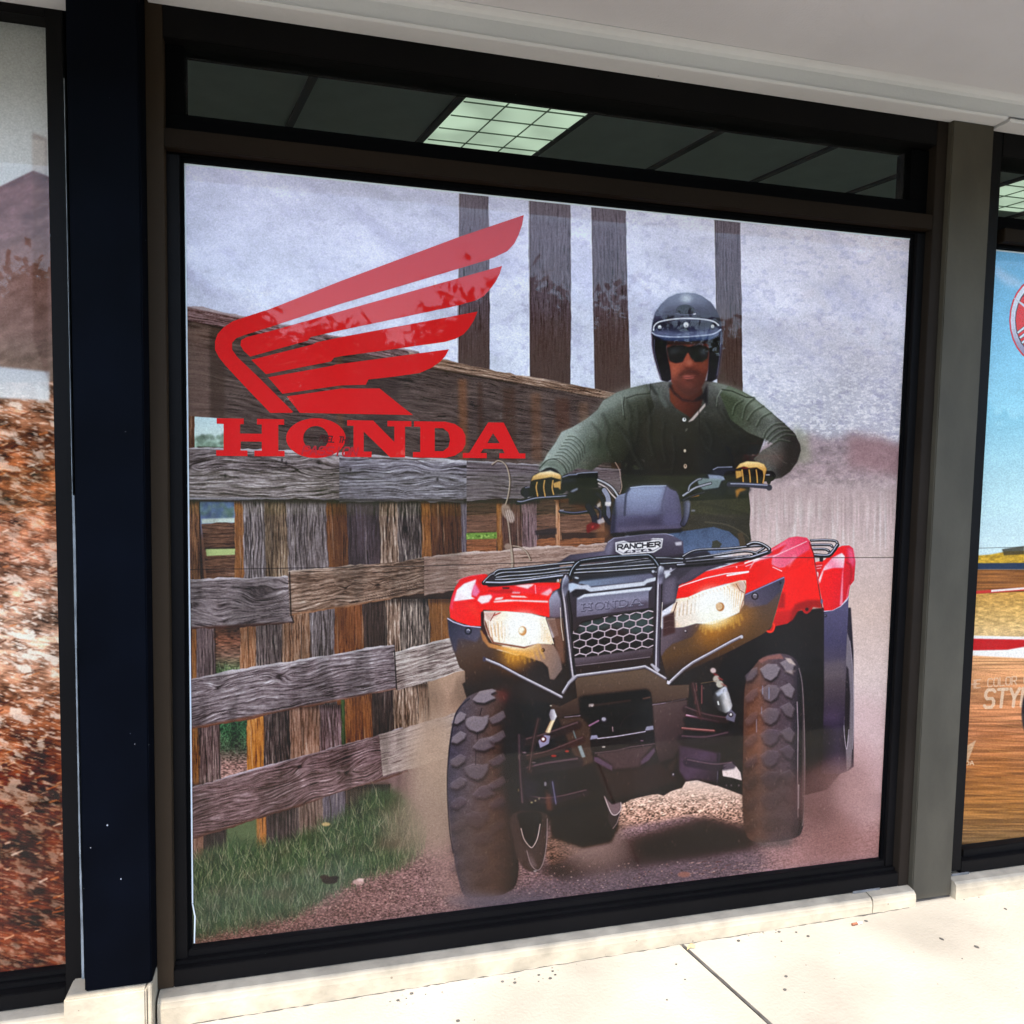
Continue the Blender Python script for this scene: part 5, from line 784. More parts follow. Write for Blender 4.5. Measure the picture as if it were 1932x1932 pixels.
    cv.ell(978, 1852, 22, 22, (224, 224, 226)); cv.ell(982, 1846, 7, 12, (70, 70, 70)); cv.ell(985, 2205, 14, 18, (196, 180, 160)); cv.ell(990, 2380, 18, 26, (196, 170, 150)); cv.ell(990, 2376, 8, 14, (90, 70, 60))
    # creases in the shirt
    for q, w_ in (([(330, 1640), (380, 1800), (360, 1980), (400, 2160)], 5), ([(450, 1700), (470, 1900), (440, 2100)], 4), ([(560, 1640), (600, 1850), (590, 2050), (640, 2260)], 5), ([(200, 1900), (330, 2050), (420, 2250), (520, 2420)], 6), ([(760, 1900), (740, 2100), (780, 2320)], 4), ([(860, 2050), (880, 2250), (850, 2450)], 4),
                  ([(1230, 1900), (1300, 2060), (1280, 2200)], 5), ([(1420, 1750), (1500, 1900), (1620, 2010)], 5), ([(1330, 1620), (1360, 1760), (1440, 1880)], 4), ([(60, 1800), (120, 1960), (100, 2120), (160, 2260)], 5), ([(-60, 1900), (20, 2020), (10, 2160)], 4), ([(1180, 2050), (1250, 2180), (1330, 2260)], 4)):
        Ln(q, w_, (26, 27, 26), .5, 4, sm=True); Ln([(x - 18, y - 6) for x, y in q], w_ * .7, (110, 114, 110), .25, 3, sm=True)
    # neck
    P([(810, 1500), (840, 1450), (1180, 1500), (1190, 1600), (1170, 1700), (1050, 1840), (1020, 1810), (880, 1720), (820, 1640)], a=1, g=(820, 1500, 1180, 1650, (120, 66, 52), (96, 52, 44), (64, 36, 32)), soft=1.2)
    P([(820, 1430), (860, 1530), (960, 1620), (1080, 1640), (1180, 1570), (1240, 1440), (1240, 1700), (1190, 1620), (1080, 1650), (960, 1640), (860, 1560), (800, 1470)], (28, 24, 34), .95, 2)
    # face
    P([(780, 960), (1270, 960), (1260, 1150), (1250, 1280), (1220, 1400), (1180, 1480), (1120, 1560), (1040, 1590), (960, 1560), (880, 1500), (830, 1420), (800, 1260), (780, 1150)], a=1, g=(800, 1000, 1240, 1500, (140, 78, 62), (166, 92, 78), (120, 66, 58), (84, 52, 48)), soft=1)
    P([(810, 1180), (950, 1220), (930, 1320), (860, 1380), (820, 1320)], (190, 104, 84), .7, 5); P([(1110, 1200), (1240, 1180), (1240, 1280), (1170, 1330), (1120, 1280)], (184, 104, 86), .7, 5); P([(985, 1100), (1030, 1080), (1070, 1180), (1090, 1240), (1040, 1250), (960, 1240), (985, 1180)], (186, 102, 86), .8, 3); P([(1010, 1180), (1060, 1180), (1070, 1220), (1020, 1230)], (206, 130, 112), .6, 2)
    P([(900, 1360), (960, 1300), (1040, 1280), (1130, 1300), (1190, 1370), (1160, 1350), (1090, 1330), (980, 1330), (930, 1390)], (70, 46, 44), .85, 3); P([(960, 1240), (1000, 1262), (1050, 1266), (1100, 1245), (1060, 1280), (990, 1276)], (84, 44, 42), .8, 1.8)
    P([(830, 1380), (900, 1400), (940, 1460), (1000, 1500), (1100, 1490), (1160, 1430), (1230, 1380), (1200, 1470), (1120, 1560), (1040, 1590), (940, 1550), (860, 1480)], (74, 50, 48), .7, 6)
    P([(945, 1370), (1000, 1350), (1040, 1356), (1110, 1360), (1060, 1392), (1000, 1394)], (196, 112, 104), .9, 1.2); Ln([(940, 1372), (1030, 1374), (1112, 1364)], 1, (90, 40, 40), .9); P([(990, 1398), (1080, 1396), (1050, 1420), (1000, 1420)], (60, 40, 40), .6, 2)
    P([(980, 1440), (1080, 1440), (1060, 1500), (1000, 1500)], (150, 90, 80), .4, 5)
    P([(780, 960), (1270, 960), (1260, 1280), (1180, 1480), (1040, 1590), (880, 1500), (790, 1200)], (56, 30, 30), .18, 10); P([(1120, 960), (1270, 960), (1250, 1300), (1180, 1480), (1110, 1400)], (40, 24, 28), .35, 10)
    # sunglasses
    P([(780, 1040), (850, 1010), (960, 1010), (1030, 1030), (1130, 1000), (1230, 1020), (1256, 1060), (1240, 1160), (1180, 1200), (1100, 1200), (1050, 1150), (1020, 1090), (1000, 1120), (960, 1200), (880, 1216), (810, 1190), (790, 1120)], (36, 34, 40), 1, 1.2)
    P([(800, 1050), (880, 1030), (960, 1050), (900, 1100), (810, 1130)], (84, 92, 100), .55, 4); P([(1140, 1040), (1240, 1050), (1230, 1140), (1160, 1130)], (88, 98, 110), .6, 4); P([(1060, 1080), (1130, 1100), (1150, 1180), (1090, 1170)], (44, 60, 54), .6, 4)
    # helmet
    hel = [(1010, 415), (900, 425), (800, 470), (720, 540), (650, 640), (620, 750), (608, 880), (615, 1020), (640, 1160), (680, 1300), (720, 1410), (790, 1425), (830, 1400), (820, 1300), (790, 1150), (770, 1040), (780, 960), (1000, 975), (1250, 960), (1262, 1100), (1250, 1300), (1230, 1420), (1290, 1425), (1350, 1390), (1385, 1200), (1410, 1000), (1412, 880), (1395, 740), (1350, 620), (1280, 520), (1180, 450), (1100, 422)]
    P(hel, a=1, g=(0, 420, 0, 1400, (110, 116, 142), (70, 68, 90), (50, 50, 72), (34, 34, 52), (26, 22, 34), (30, 22, 34)), soft=.8)
    P([(800, 480), (1000, 440), (1180, 470), (1260, 540), (1150, 520), (1040, 510), (900, 520), (760, 580), (700, 640)], (150, 162, 190), .7, 8); cv.ell(1000, 482, 60, 34, (226, 236, 250), .9, 5); P([(720, 540), (650, 650), (622, 780), (670, 700), (760, 580)], (140, 156, 184), .7, 6)
    P([(1380, 760), (1412, 880), (1405, 1050), (1370, 1300), (1345, 1400), (1330, 1380), (1370, 1150), (1385, 950)], (110, 112, 138), .7, 3); P([(640, 960), (780, 960), (780, 1100), (820, 1300), (820, 1400), (740, 1390), (680, 1250), (650, 1100)], (30, 24, 36), .9, 2); P([(1250, 960), (1370, 950), (1370, 1100), (1330, 1380), (1250, 1400), (1262, 1100)], (34, 32, 44), .9, 2)
    P([(640, 945), (780, 960), (1000, 966), (1260, 950), (1380, 920), (1360, 970), (1250, 1000), (1000, 1010), (760, 1010), (650, 975)], (26, 26, 40), .9, 3); Ln([(640, 950), (640, 1080), (690, 1280), (722, 1400)], 1.4, (150, 150, 180), .6, 1, sm=True); Ln([(1395, 900), (1385, 1100), (1350, 1350)], 1.3, (150, 150, 176), .6, 1, sm=True)
    Ln([(612, 860), (620, 1040), (660, 1230), (712, 1400)], 1.3, (130, 100, 120), .7, 1, sm=True)
    P([(625, 850), (640, 790), (700, 745), (850, 720), (1000, 710), (1180, 718), (1310, 742), (1365, 780), (1395, 830), (1360, 900), (1280, 950), (1000, 965), (760, 955), (640, 900)], a=1, g=(0, 715, 0, 950, (74, 76, 98), (54, 54, 76), (64, 68, 94), (84, 92, 124), (50, 58, 88)), soft=.7)
    P([(690, 850), (860, 848), (1100, 870), (1000, 840), (760, 815)], (40, 38, 56), .6, 5); P([(625, 880), (700, 840), (900, 880), (1150, 868), (1390, 830), (1320, 890), (1100, 910), (800, 912), (680, 905)], (110, 118, 150), .75, 3)
    Ln([(630, 840), (640, 790), (700, 745), (850, 716), (1000, 707), (1180, 716), (1310, 742), (1366, 785)], 2.4, (214, 218, 236), .95, .8, sm=True); Ln([(615, 868), (660, 896), (760, 912), (900, 918), (1100, 908), (1300, 885), (1392, 832)], 2.2, (186, 194, 222), .9, .8, sm=True)
    P([(700, 925), (1000, 930), (1330, 900), (1300, 940), (1000, 960), (740, 950)], (70, 88, 124), .7, 2.5)
    for x, y, r in ((700, 805, 19), (998, 780, 29), (1298, 797, 19)): cv.ell(x, y, r, r * 1.1, (206, 210, 220)); cv.ell(x + r * .2, y + r * .45, r * .4, r * .3, (110, 114, 130), .9); cv.ell(x, y + r * 1.7, r * .8, r * .5, (30, 30, 44), .6, 1)
    cv.ell(990, 612, 100, 56, (34, 32, 48), .8, 1.2); cv.ell(990, 612, 88, 44, (64, 62, 82), .9, 1.2)
    for q in ([(930, 640), (945, 575), (985, 580)], [(935, 605), (968, 605)], [(1000, 580), (1060, 600)], [(1030, 590), (990, 640)], [(960, 640), (980, 585)]): Ln(q, 2.2, (26, 24, 38), .9, .7)
    Ln([(890, 655), (990, 665), (1080, 660)], 1.4, (120, 124, 150), .7); Ln([(1085, 660), (1105, 655)], 2, (210, 210, 230), .9); Ln([(930, 570), (990, 555), (1050, 570)], 1.2, (30, 28, 44), .8)
    # ---- left glove, lever, bar
    T(966, 805, 6)
    P([(960, 480), (1200, 490), (1230, 640), (1200, 760), (1120, 700), (980, 600)], (112, 96, 100), .5, 4)
    Ln([(1165, 405), (1210, 490), (1225, 580), (1240, 680), (1215, 760)], 1.4, (186, 160, 150), .9, .7, sm=True)
    cv.line([(150, 740), (560, 700)], 19, (26, 24, 34), 1, .8); cv.ell(155, 745, 30, 72, (34, 32, 46)); Ln([(150, 690), (200, 684)], 1.6, (150, 150, 180), .8); Ln([(60, 860), (130, 850), (300, 800), (600, 790), (760, 740)], 8, (24, 24, 34), 1, .8, sm=True); Ln([(60, 845), (120, 845), (280, 805), (600, 782), (640, 760)], 1.8, (170, 172, 200), .9, .7, sm=True)
    P([(210, 610), (230, 560), (310, 510), (430, 500), (520, 520), (550, 560), (545, 690), (540, 760), (440, 770), (380, 780), (280, 790), (210, 780), (200, 680)], (30, 26, 30), 1, .8)
    P([(210, 620), (235, 560), (320, 512), (430, 500), (530, 528), (552, 560), (548, 600), (440, 570), (330, 590), (240, 605)], a=1, g=(0, 500, 0, 610, (250, 238, 208), (226, 186, 122), (180, 140, 86)), soft=.8); P([(460, 640), (550, 610), (545, 720), (520, 690), (470, 690)], (204, 160, 96), .95, 1)
    for x in (275, 360, 455): Ln([(x + 5, 610 + (20 if x == 275 else 0)), (x - 5, 690), (x + 12, 785 - (20 if x == 455 else 0))], 2.4, (206, 158, 92), .95, .7, sm=True)
    P([(300, 520), (380, 470), (430, 460), (500, 480), (550, 540), (430, 490)], (24, 22, 28), .9, 1); P([(320, 400), (470, 380), (560, 430), (600, 520), (560, 540), (460, 460), (380, 450), (300, 500)], (112, 122, 114), .85, 2); Ln([(310, 470), (400, 380), (500, 375), (590, 450), (610, 520)], 1.8, (50, 54, 50), .8, 1, sm=True)
    P([(560, 560), (620, 535), (720, 530), (760, 520), (965, 510), (970, 600), (975, 690), (860, 700), (760, 700), (640, 740), (560, 700)], (26, 24, 32), 1, .8); Ln([(570, 570), (640, 545), (730, 540)], 2.2, (140, 146, 172), .9); Ln([(730, 530), (800, 522), (960, 514)], 1.8, (170, 176, 196), .8); P([(735, 560), (965, 525), (970, 640), (850, 670), (740, 640)], (20, 20, 26), .9, 1); P([(560, 590), (720, 585), (720, 620), (565, 640)], (50, 52, 70), .6, 2)
    P([(600, 780), (660, 720), (740, 690), (860, 690), (960, 700), (1030, 680), (1060, 710), (1000, 780), (960, 860), (900, 920), (640, 880), (640, 800)], (30, 26, 34), 1, 1.5); P([(650, 880), (760, 870), (880, 890), (880, 930), (660, 900)], (120, 60, 40), .5, 4); P([(480, 830), (640, 820), (640, 850), (480, 860)], (130, 70, 40), .5, 3)
    P([(650, 740), (680, 715), (740, 690), (740, 715), (690, 740)], (140, 146, 170), .9, 1); cv.tube([(540, 960), (700, 980), (860, 960)], 6, (30, 28, 40), (110, 110, 140)); Ln([(540, 945), (580, 945)], 1.6, (180, 180, 200), .8)
    for q, w_, c_ in (([(970, 600), (1060, 640), (1140, 700), (1200, 790)], 3.4, (190, 188, 200)), ([(975, 640), (1060, 690), (1120, 760), (1180, 820)], 3, (206, 190, 190)), ([(1040, 720), (1080, 790), (1090, 860)], 9, (150, 152, 176)), ([(1075, 900), (1090, 1000), (1070, 1040)], 8, (104, 104, 130)), ([(960, 760), (1010, 800), (1040, 900), (1040, 1000), (1100, 1090)], 6, (36, 34, 50)), ([(860, 900), (920, 1000), (940, 1080)], 10, (40, 38, 54)), ([(940, 900), (1000, 960), (990, 1060)], 4, (60, 56, 76))):
        Ln(q, w_ + 2, (22, 20, 28), 1, .8, sm=True); Ln(q, w_, c_, .95, .8, sm=True)
    P([(960, 880), (1000, 850), (1000, 900), (960, 920)], (190, 176, 170), .9, 1); P([(1050, 850), (1120, 850), (1115, 900), (1050, 895)], (230, 224, 224), .9, 1); P([(960, 1060), (1030, 1030), (1050, 1080), (970, 1110)], (200, 190, 196), .8, 1); P([(840, 1120), (900, 1080), (980, 1100), (1000, 1140), (960, 1160), (890, 1180), (860, 1210), (840, 1180)], (110, 22, 26), .9, 1.2); P([(890, 1130), (930, 1120), (910, 1150)], (220, 80, 80), .8, 1); P([(950, 1140), (1040, 1110), (1100, 1200), (1040, 1300), (950, 1290)], (150, 100, 70), .5, 3)
    # hood over the bars
    P([(1170, 810), (1200, 775), (1290, 750), (1330, 690), (1480, 675), (1740, 670), (1790, 710), (1850, 730), (1880, 780), (1905, 900), (1920, 1130), (1860, 1180), (1500, 1170), (1240, 1200), (1110, 1210), (1130, 1000)], a=1, g=(1150, 800, 1350, 1200, (130, 136, 166), (104, 104, 132), (80, 76, 102), (66, 62, 84)), soft=.6)
    P([(1290, 760), (1335, 695), (1480, 678), (1740, 672), (1700, 900), (1680, 980), (1600, 1000), (1280, 1000)], a=.85, g=(1400, 700, 1400, 1000, (160, 172, 204), (116, 118, 152)), soft=5); P([(1740, 672), (1850, 730), (1900, 900), (1915, 1120), (1700, 1130), (1690, 900)], (110, 106, 140), .6, 5)
    Ln([(1330, 700), (1290, 760), (1275, 900), (1270, 1000)], 4, (50, 50, 70), .7, 1.5, sm=True); Ln([(1340, 690), (1480, 672), (1740, 668)], 1.6, (190, 200, 224), .9); Ln([(1745, 672), (1700, 860), (1690, 950)], 2.5, (70, 66, 90), .6, 2, sm=True)
    P([(1130, 860), (1170, 820), (1180, 1000), (1160, 1200), (1110, 1200)], (40, 40, 58), .85, 2); P([(1110, 1210), (1500, 1170), (1900, 1150), (1930, 1160), (1900, 1200), (1700, 1200), (1260, 1240), (1140, 1250)], (22, 20, 26), .95, 1.5); P([(1180, 1140), (1500, 1120), (1900, 1120), (1900, 1150), (1500, 1170), (1200, 1200)], (100, 92, 116), .7, 2); cv.ell(1500, 1120, 80, 44, (96, 90, 112), .3, 3)
    # ---- right glove, lever, bar, mirror
    T(1288, 805, 6)
    P([(160, 590), (280, 540), (330, 480), (380, 455), (560, 455), (600, 500), (600, 640), (500, 660), (480, 760), (440, 780), (240, 740), (180, 700)], (30, 30, 40), .95, 1.2); P([(280, 540), (330, 545), (420, 545), (500, 590), (440, 610), (300, 605)], (150, 160, 186), .9, 1.2); P([(155, 590), (200, 580), (440, 595), (400, 690), (230, 715), (180, 680)], (130, 146, 150), .85, 1)
    P([(335, 490), (380, 455), (560, 455), (585, 480), (570, 600), (460, 560), (340, 540)], (44, 44, 58), .95, 1); Ln([(340, 485), (390, 460), (550, 456)], 1.8, (150, 154, 176), .9); P([(480, 575), (515, 560), (520, 585), (495, 592)], (220, 60, 70), .9, .7); P([(500, 600), (570, 600), (575, 615), (505, 615)], (210, 210, 220), .9, .8)
    Ln([(580, 460), (560, 380), (520, 270)], 3.5, (26, 26, 34), .95, .8); cv.ell(510, 250, 40, 20, (30, 32, 38), .95, .8, rot=.6)
    cv.line([(520, 560), (985, 560)], 20, (28, 20, 26), 1, .8); cv.ell(970, 580, 32, 74, (36, 26, 36)); Ln([(930, 545), (975, 545)], 1.8, (200, 200, 210), .9)
    P([(595, 480), (640, 420), (720, 395), (850, 400), (920, 430), (945, 480), (930, 560), (905, 645), (600, 640)], (34, 20, 22), 1, .8)
    P([(592, 480), (640, 420), (720, 392), (850, 400), (915, 425), (945, 480), (925, 560), (900, 500), (830, 460), (740, 470), (690, 450), (620, 470)], a=1, g=(0, 395, 0, 560, (250, 222, 162), (218, 166, 94), (168, 116, 62)), soft=.8); P([(592, 500), (660, 500), (670, 560), (600, 590)], (206, 158, 88), .95, 1); P([(660, 455), (730, 460), (725, 480), (665, 475)], (150, 40, 40), .7, 1)
    for x in (675, 755, 835, 915): Ln([(x - 10, 490), (x, 560), (x + 4 - (16 if x > 900 else 0), 635)], 2.5, (204, 152, 84), .95, .7, sm=True)
    Ln([(520, 655), (700, 655), (960, 680)], 9, (60, 58, 78), 1, .8); cv.ell(975, 690, 34, 34, (56, 54, 72)); Ln([(540, 645), (700, 648), (950, 662)], 2, (170, 172, 200), .9, .7); P([(500, 670), (780, 700), (720, 770), (500, 770)], (46, 46, 52), .8, 2); P([(590, 720), (650, 695), (720, 710), (640, 740), (605, 815)], (190, 130, 60), .8, 1.5)
    for q, w_, c_ in (([(0, 780), (120, 700), (200, 670), (310, 640)], 3.5, (170, 170, 186)), ([(60, 720), (80, 660), (160, 600), (200, 590)], 3, (150, 152, 170)), ([(0, 1100), (40, 1000), (50, 880)], 9, (60, 60, 80)), ([(80, 790), (170, 770)], 5, (186, 130, 60)), ([(0, 830), (80, 790), (240, 740)], 3, (60, 58, 70))):
        Ln(q, w_ + 2, (20, 20, 26), .9, .8, sm=True); Ln(q, w_, c_, .9, .8, sm=True)
    P([(0, 840), (60, 830), (80, 860), (70, 960), (40, 1080), (0, 1120)], a=.8, g=(0, 900, 80, 900, (60, 60, 80), (150, 152, 176)), soft=1.5); P([(90, 940), (135, 940), (135, 960), (90, 960)], (140, 140, 160), .8, 1)
    # seam between the two sheets of film
    T(); Ln([(340, 1075), (800, 1068), (1290, 1052), (1730, 1052)], 1.0, (26, 22, 26), .85, .5)
    P([(430, 600), (700, 400), (840, 470), (760, 520), (500, 640)], (255, 255, 255), .0)
def film_edges(cv, edges):
    for (p, q, w, c, a) in edges: cv.line([p, q], w, c, a, .6, raw=True)

def finish(cv):
    X, Y = cv.xy((0, cv.h, 0, cv.w)); v = cv.img
    # the film is a touch uneven and grainy
    g = 1 + .13 * (n2(X / 1.25, Y / 1.25, 501) - .5) + 0.05 * (n2(X / 2.8, Y / 1.9, 502) - .5) + .03 * (fbm(X / 17, Y / 13, 503, 3) - .5)
    v *= g[..., None].astype(np.float32)
    lum = v.mean(2, keepdims=True); d = v - np.stack([blur(v[..., k], 1.6) for k in range(3)], -1)
    v += .45 * d
    np.clip(v, 0, 1, out=v)

# ================================================================ materials
def lin(c): 
    c = np.array(c, float) / 255.0; return tuple(np.where(c <= .04045, c / 12.92, ((c + .055) / 1.055) ** 2.4))
def mat(name, col, rough=.6, metal=0, spec=.5, noise=None, bump=None, coat=0):
    """noise=(scale, dark factor, light factor, stretch xyz) tints the colour; bump=(scale, strength)"""
    m = bpy.data.materials.new(name); m.use_nodes = True; n = m.node_tree.nodes; l = m.node_tree.links; b = n['Principled BSDF']
    b.inputs['Base Color'].default_value = (*col, 1); b.inputs['Roughness'].default_value = rough; b.inputs['Metallic'].default_value = metal
    b.inputs['Specular IOR Level'].default_value = spec; b.inputs['Coat Weight'].default_value = coat
    tc = n.new('ShaderNodeTexCoord')
    def tex(scale, st, det=5):
        mp = n.new('ShaderNodeMapping'); mp.inputs['Scale'].default_value = st; l.new(tc.outputs['Object'], mp.inputs[0])
        t = n.new('ShaderNodeTexNoise'); t.inputs['Scale'].default_value = scale; t.inputs['Detail'].default_value = det; l.new(mp.outputs[0], t.inputs['Vector']); return t
    if noise:
        t = tex(noise[0], noise[3] if len(noise) > 3 else (1, 1, 1)); r = n.new('ShaderNodeValToRGB'); l.new(t.outputs['Fac'], r.inputs[0])
        r.color_ramp.elements[0].position = .3; r.color_ramp.elements[1].position = .7
        r.color_ramp.elements[0].color = (*[c * noise[1] for c in col], 1); r.color_ramp.elements[1].color = (*[min(1, c * noise[2]) for c in col], 1)
        l.new(r.outputs[0], b.inputs['Base Color']); m['ramp'] = r.name
    if bump:
        t = tex(bump[0], bump[2] if len(bump) > 2 else (1, 1, 1), 8); bp = n.new('ShaderNodeBump'); bp.inputs['Strength'].default_value = bump[1]; bp.inputs['Distance'].default_value = .01
        l.new(t.outputs['Fac'], bp.inputs['Height']); l.new(bp.outputs[0], b.inputs['Normal'])
    return m
def specks(m, dens_scale, thr, col, mix=.8):
    """small flecks of another colour (paint chips, dirt)"""
    n = m.node_tree.nodes; l = m.node_tree.links; b = n['Principled BSDF']
    tc = n.new('ShaderNodeTexCoord'); v = n.new('ShaderNodeTexVoronoi'); v.inputs['Scale'].default_value = dens_scale; l.new(tc.outputs['Object'], v.inputs['Vector'])
    rnd = n.new('ShaderNodeSeparateColor'); l.new(v.outputs['Color'], rnd.inputs[0])
    lt = n.new('ShaderNodeMath'); lt.operation = 'LESS_THAN'; l.new(v.outputs['Distance'], lt.inputs[0])
    ml = n.new('ShaderNodeMath'); ml.operation = 'MULTIPLY'; l.new(rnd.outputs[0], ml.inputs[0]); ml.inputs[1].default_value = thr; l.new(ml.outputs[0], lt.inputs[1])
    g2 = n.new('ShaderNodeMath'); g2.operation = 'GREATER_THAN'; g2.inputs[1].default_value = .72; l.new(rnd.outputs[1], g2.inputs[0])
    a = n.new('ShaderNodeMath'); a.operation = 'MULTIPLY'; l.new(lt.outputs[0], a.inputs[0]); l.new(g2.outputs[0], a.inputs[1])
    a2 = n.new('ShaderNodeMath'); a2.operation = 'MULTIPLY'; a2.inputs[1].default_value = mix; l.new(a.outputs[0], a2.inputs[0])
    mx = n.new('ShaderNodeMix'); mx.data_type = 'RGBA'; l.new(a2.outputs[0], mx.inputs[0])
    src = b.inputs['Base Color'].links[0].from_socket if b.inputs['Base Color'].links else None
    if src: l.new(src, mx.inputs[6])
    else: mx.inputs[6].default_value = b.inputs['Base Color'].default_value
    mx.inputs[7].default_value = (*col, 1); l.new(mx.outputs[2], b.inputs['Base Color']); return m
MT = {}
MT['bronze'] = specks(mat('dark_bronze_aluminium', (.0045, .004, .004), .5, .0, .06, (3, .8, 1.25), (60, .05)), 38, .06, (.25, .24, .22))
MT['brown'] = mat('brown_aluminium', (.030, .020, .012), .6, .0, .06, (4, .85, 1.15, (1, 1, .2)), (70, .05))
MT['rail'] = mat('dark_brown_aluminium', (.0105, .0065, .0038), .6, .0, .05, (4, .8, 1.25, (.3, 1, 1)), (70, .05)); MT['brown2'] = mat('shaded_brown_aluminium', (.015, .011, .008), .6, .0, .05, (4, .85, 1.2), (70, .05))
MT['navy'] = specks(mat('navy_painted_panel', (.0009, .0014, .0030), .6, 0, .03, (5, .7, 1.5), (25, .04)), 30, .07, (.35, .36, .38))
MT['grey_panel'] = specks(mat('weathered_grey_bronze_panel', (.058, .050, .036), .6, .0, .12, (9, .8, 1.12, (1, 1, .5)), (60, .05)), 26, .1, (.05, .05, .045), .6)
MT['rubber'] = mat('black_gasket', (.002, .002, .0022), .8, 0, .02)
MT['soffit'] = mat('painted_soffit', (.57, .55, .54), .9, 0, .2, (2.2, .93, 1.05), (180, .12))
MT['trim'] = specks(mat('painted_trim', (.60, .59, .57), .7, 0, .3, (6, .92, 1.05, (.3, 1, 1)), (90, .15)), 20, .05, (.2, .18, .15))
MT['concrete'] = specks(mat('pale_concrete', (.225, .200, .162), .9, 0, .2, (2.3, .74, 1.12), (120, .25)), 30, .09, (.12, .10, .08))
MT['sill'] = specks(mat('cream_painted_sill', (.31, .262, .19), .8, 0, .3, (11, .68, 1.15), (50, .2)), 24, .08, (.13, .10, .07))
MT['plaster'] = mat('stucco_wall', (.4, .37, .33), .9, 0, .2, (3, .9, 1.1), (100, .3))
MT['mortar'] = mat('grey_mortar', (.13, .125, .12), .9, 0, .2, (30, .6, 1.3)); MT['caulk'] = mat('pale_caulk', (.22, .24, .25), .6, 0, .3, (20, .5, 1.2))
MT['grime'] = mat('joint_filler', (.05, .045, .04), .9, 0, .2, (20, .6, 1.4))
MT['tile'] = mat('ceiling_tile', (.74, .82, .79), .9, 0, .2, (8, .95, 1.04))
MT['tbar'] = mat('ceiling_bar', (.05, .055, .07), .5)
MT['carpet'] = mat('shop_floor', (.6, .6, .57), .8, 0, .3, (4, .9, 1.1))
MT['asphalt'] = mat('asphalt', (.055, .054, .052), .9, 0, .3, (6, .7, 1.3), (80, .5))
MT['leaf'] = mat('foliage', (.055, .09, .03), .7, 0, .3, (1.2, .6, 1.5)); MT['bark'] = mat('bark', (.10, .075, .05), .9, 0, .2, (8, .6, 1.3, (1, 1, .3)))
MT['carred'] = mat('red_car_paint', (.42, .03, .03), .3, 0, .5, (1, .97, 1.03), None, 1.0); MT['carglass'] = mat('dark_car_glass', (.02, .025, .03), .08, 0, .6); MT['white'] = mat('white_line_paint', (.75, .75, .72), .7, 0, .3, (10, .8, 1.05))
def glass_mat():
    m = bpy.data.materials.new('window_glass'); m.use_nodes = True; n = m.node_tree.nodes; l = m.node_tree.links; n.remove(n['Principled BSDF'])
    t = n.new('ShaderNodeBsdfTransparent'); t.inputs[0].default_value = (.93, .96, .95, 1); g = n.new('ShaderNodeBsdfGlossy'); g.inputs['Roughness'].default_value = .015
    lw = n.new('ShaderNodeLayerWeight'); lw.inputs[0].default_value = .5; pw = n.new('ShaderNodeMath'); pw.operation = 'POWER'; pw.inputs[1].default_value = 5; l.new(lw.outputs['Facing'], pw.inputs[0])
    f = n.new('ShaderNodeMath'); f.operation = 'MULTIPLY_ADD'; f.inputs[1].default_value = .7; f.inputs[2].default_value = .022; l.new(pw.outputs[0], f.inputs[0]); mx = n.new('ShaderNodeMixShader'); l.new(f.outputs[0], mx.inputs[0]); l.new(t.outputs[0], mx.inputs[1]); l.new(g.outputs[0], mx.inputs[2])
    # faint dust and smears on the outer face
    tc = n.new('ShaderNodeTexCoord'); mp = n.new('ShaderNodeMapping'); mp.inputs['Scale'].default_value = (1, 1, .35); l.new(tc.outputs['Object'], mp.inputs[0]); ns = n.new('ShaderNodeTexNoise'); ns.inputs['Scale'].default_value = 5; ns.inputs['Detail'].default_value = 6; l.new(mp.outputs[0], ns.inputs['Vector'])
    mr = n.new('ShaderNodeMapRange'); mr.inputs[1].default_value = .45; mr.inputs[2].default_value = .8; mr.inputs[3].default_value = .0; mr.inputs[4].default_value = .012; l.new(ns.outputs['Fac'], mr.inputs[0])
    d = n.new('ShaderNodeBsdfDiffuse'); d.inputs[0].default_value = (.6, .6, .6, 1); mx2 = n.new('ShaderNodeMixShader'); l.new(mr.outputs[0], mx2.inputs[0]); l.new(mx.outputs[0], mx2.inputs[1]); l.new(d.outputs[0], mx2.inputs[2])
    l.new(mx2.outputs[0], n['Material Output'].inputs[0]); return m
MT['glass'] = glass_mat()
def emit_mat(name, col, s):
    m = bpy.data.materials.new(name); m.use_nodes = True; n = m.node_tree.nodes; l = m.node_tree.links; b = n['Principled BSDF']; b.inputs['Base Color'].default_value = (.5, .55, .5, 1)
    # prismatic cells: each glows brightest near its middle
    tc = n.new('ShaderNodeTexCoord'); ns = n.new('ShaderNodeTexNoise'); ns.inputs['Scale'].default_value = 5; ns.inputs['Detail'].default_value = 0; l.new(tc.outputs['Object'], ns.inputs['Vector'])
    mr = n.new('ShaderNodeMapRange'); mr.inputs[1].default_value = .3; mr.inputs[2].default_value = .7; mr.inputs[3].default_value = s * .82; mr.inputs[4].default_value = s * 1.2; l.new(ns.outputs['Fac'], mr.inputs[0])
    b.inputs['Emission Color'].default_value = (*col, 1); l.new(mr.outputs[0], b.inputs['Emission Strength']); return m
MT['lamp'] = emit_mat('lit_diffuser', (.62, .80, .60), .115)
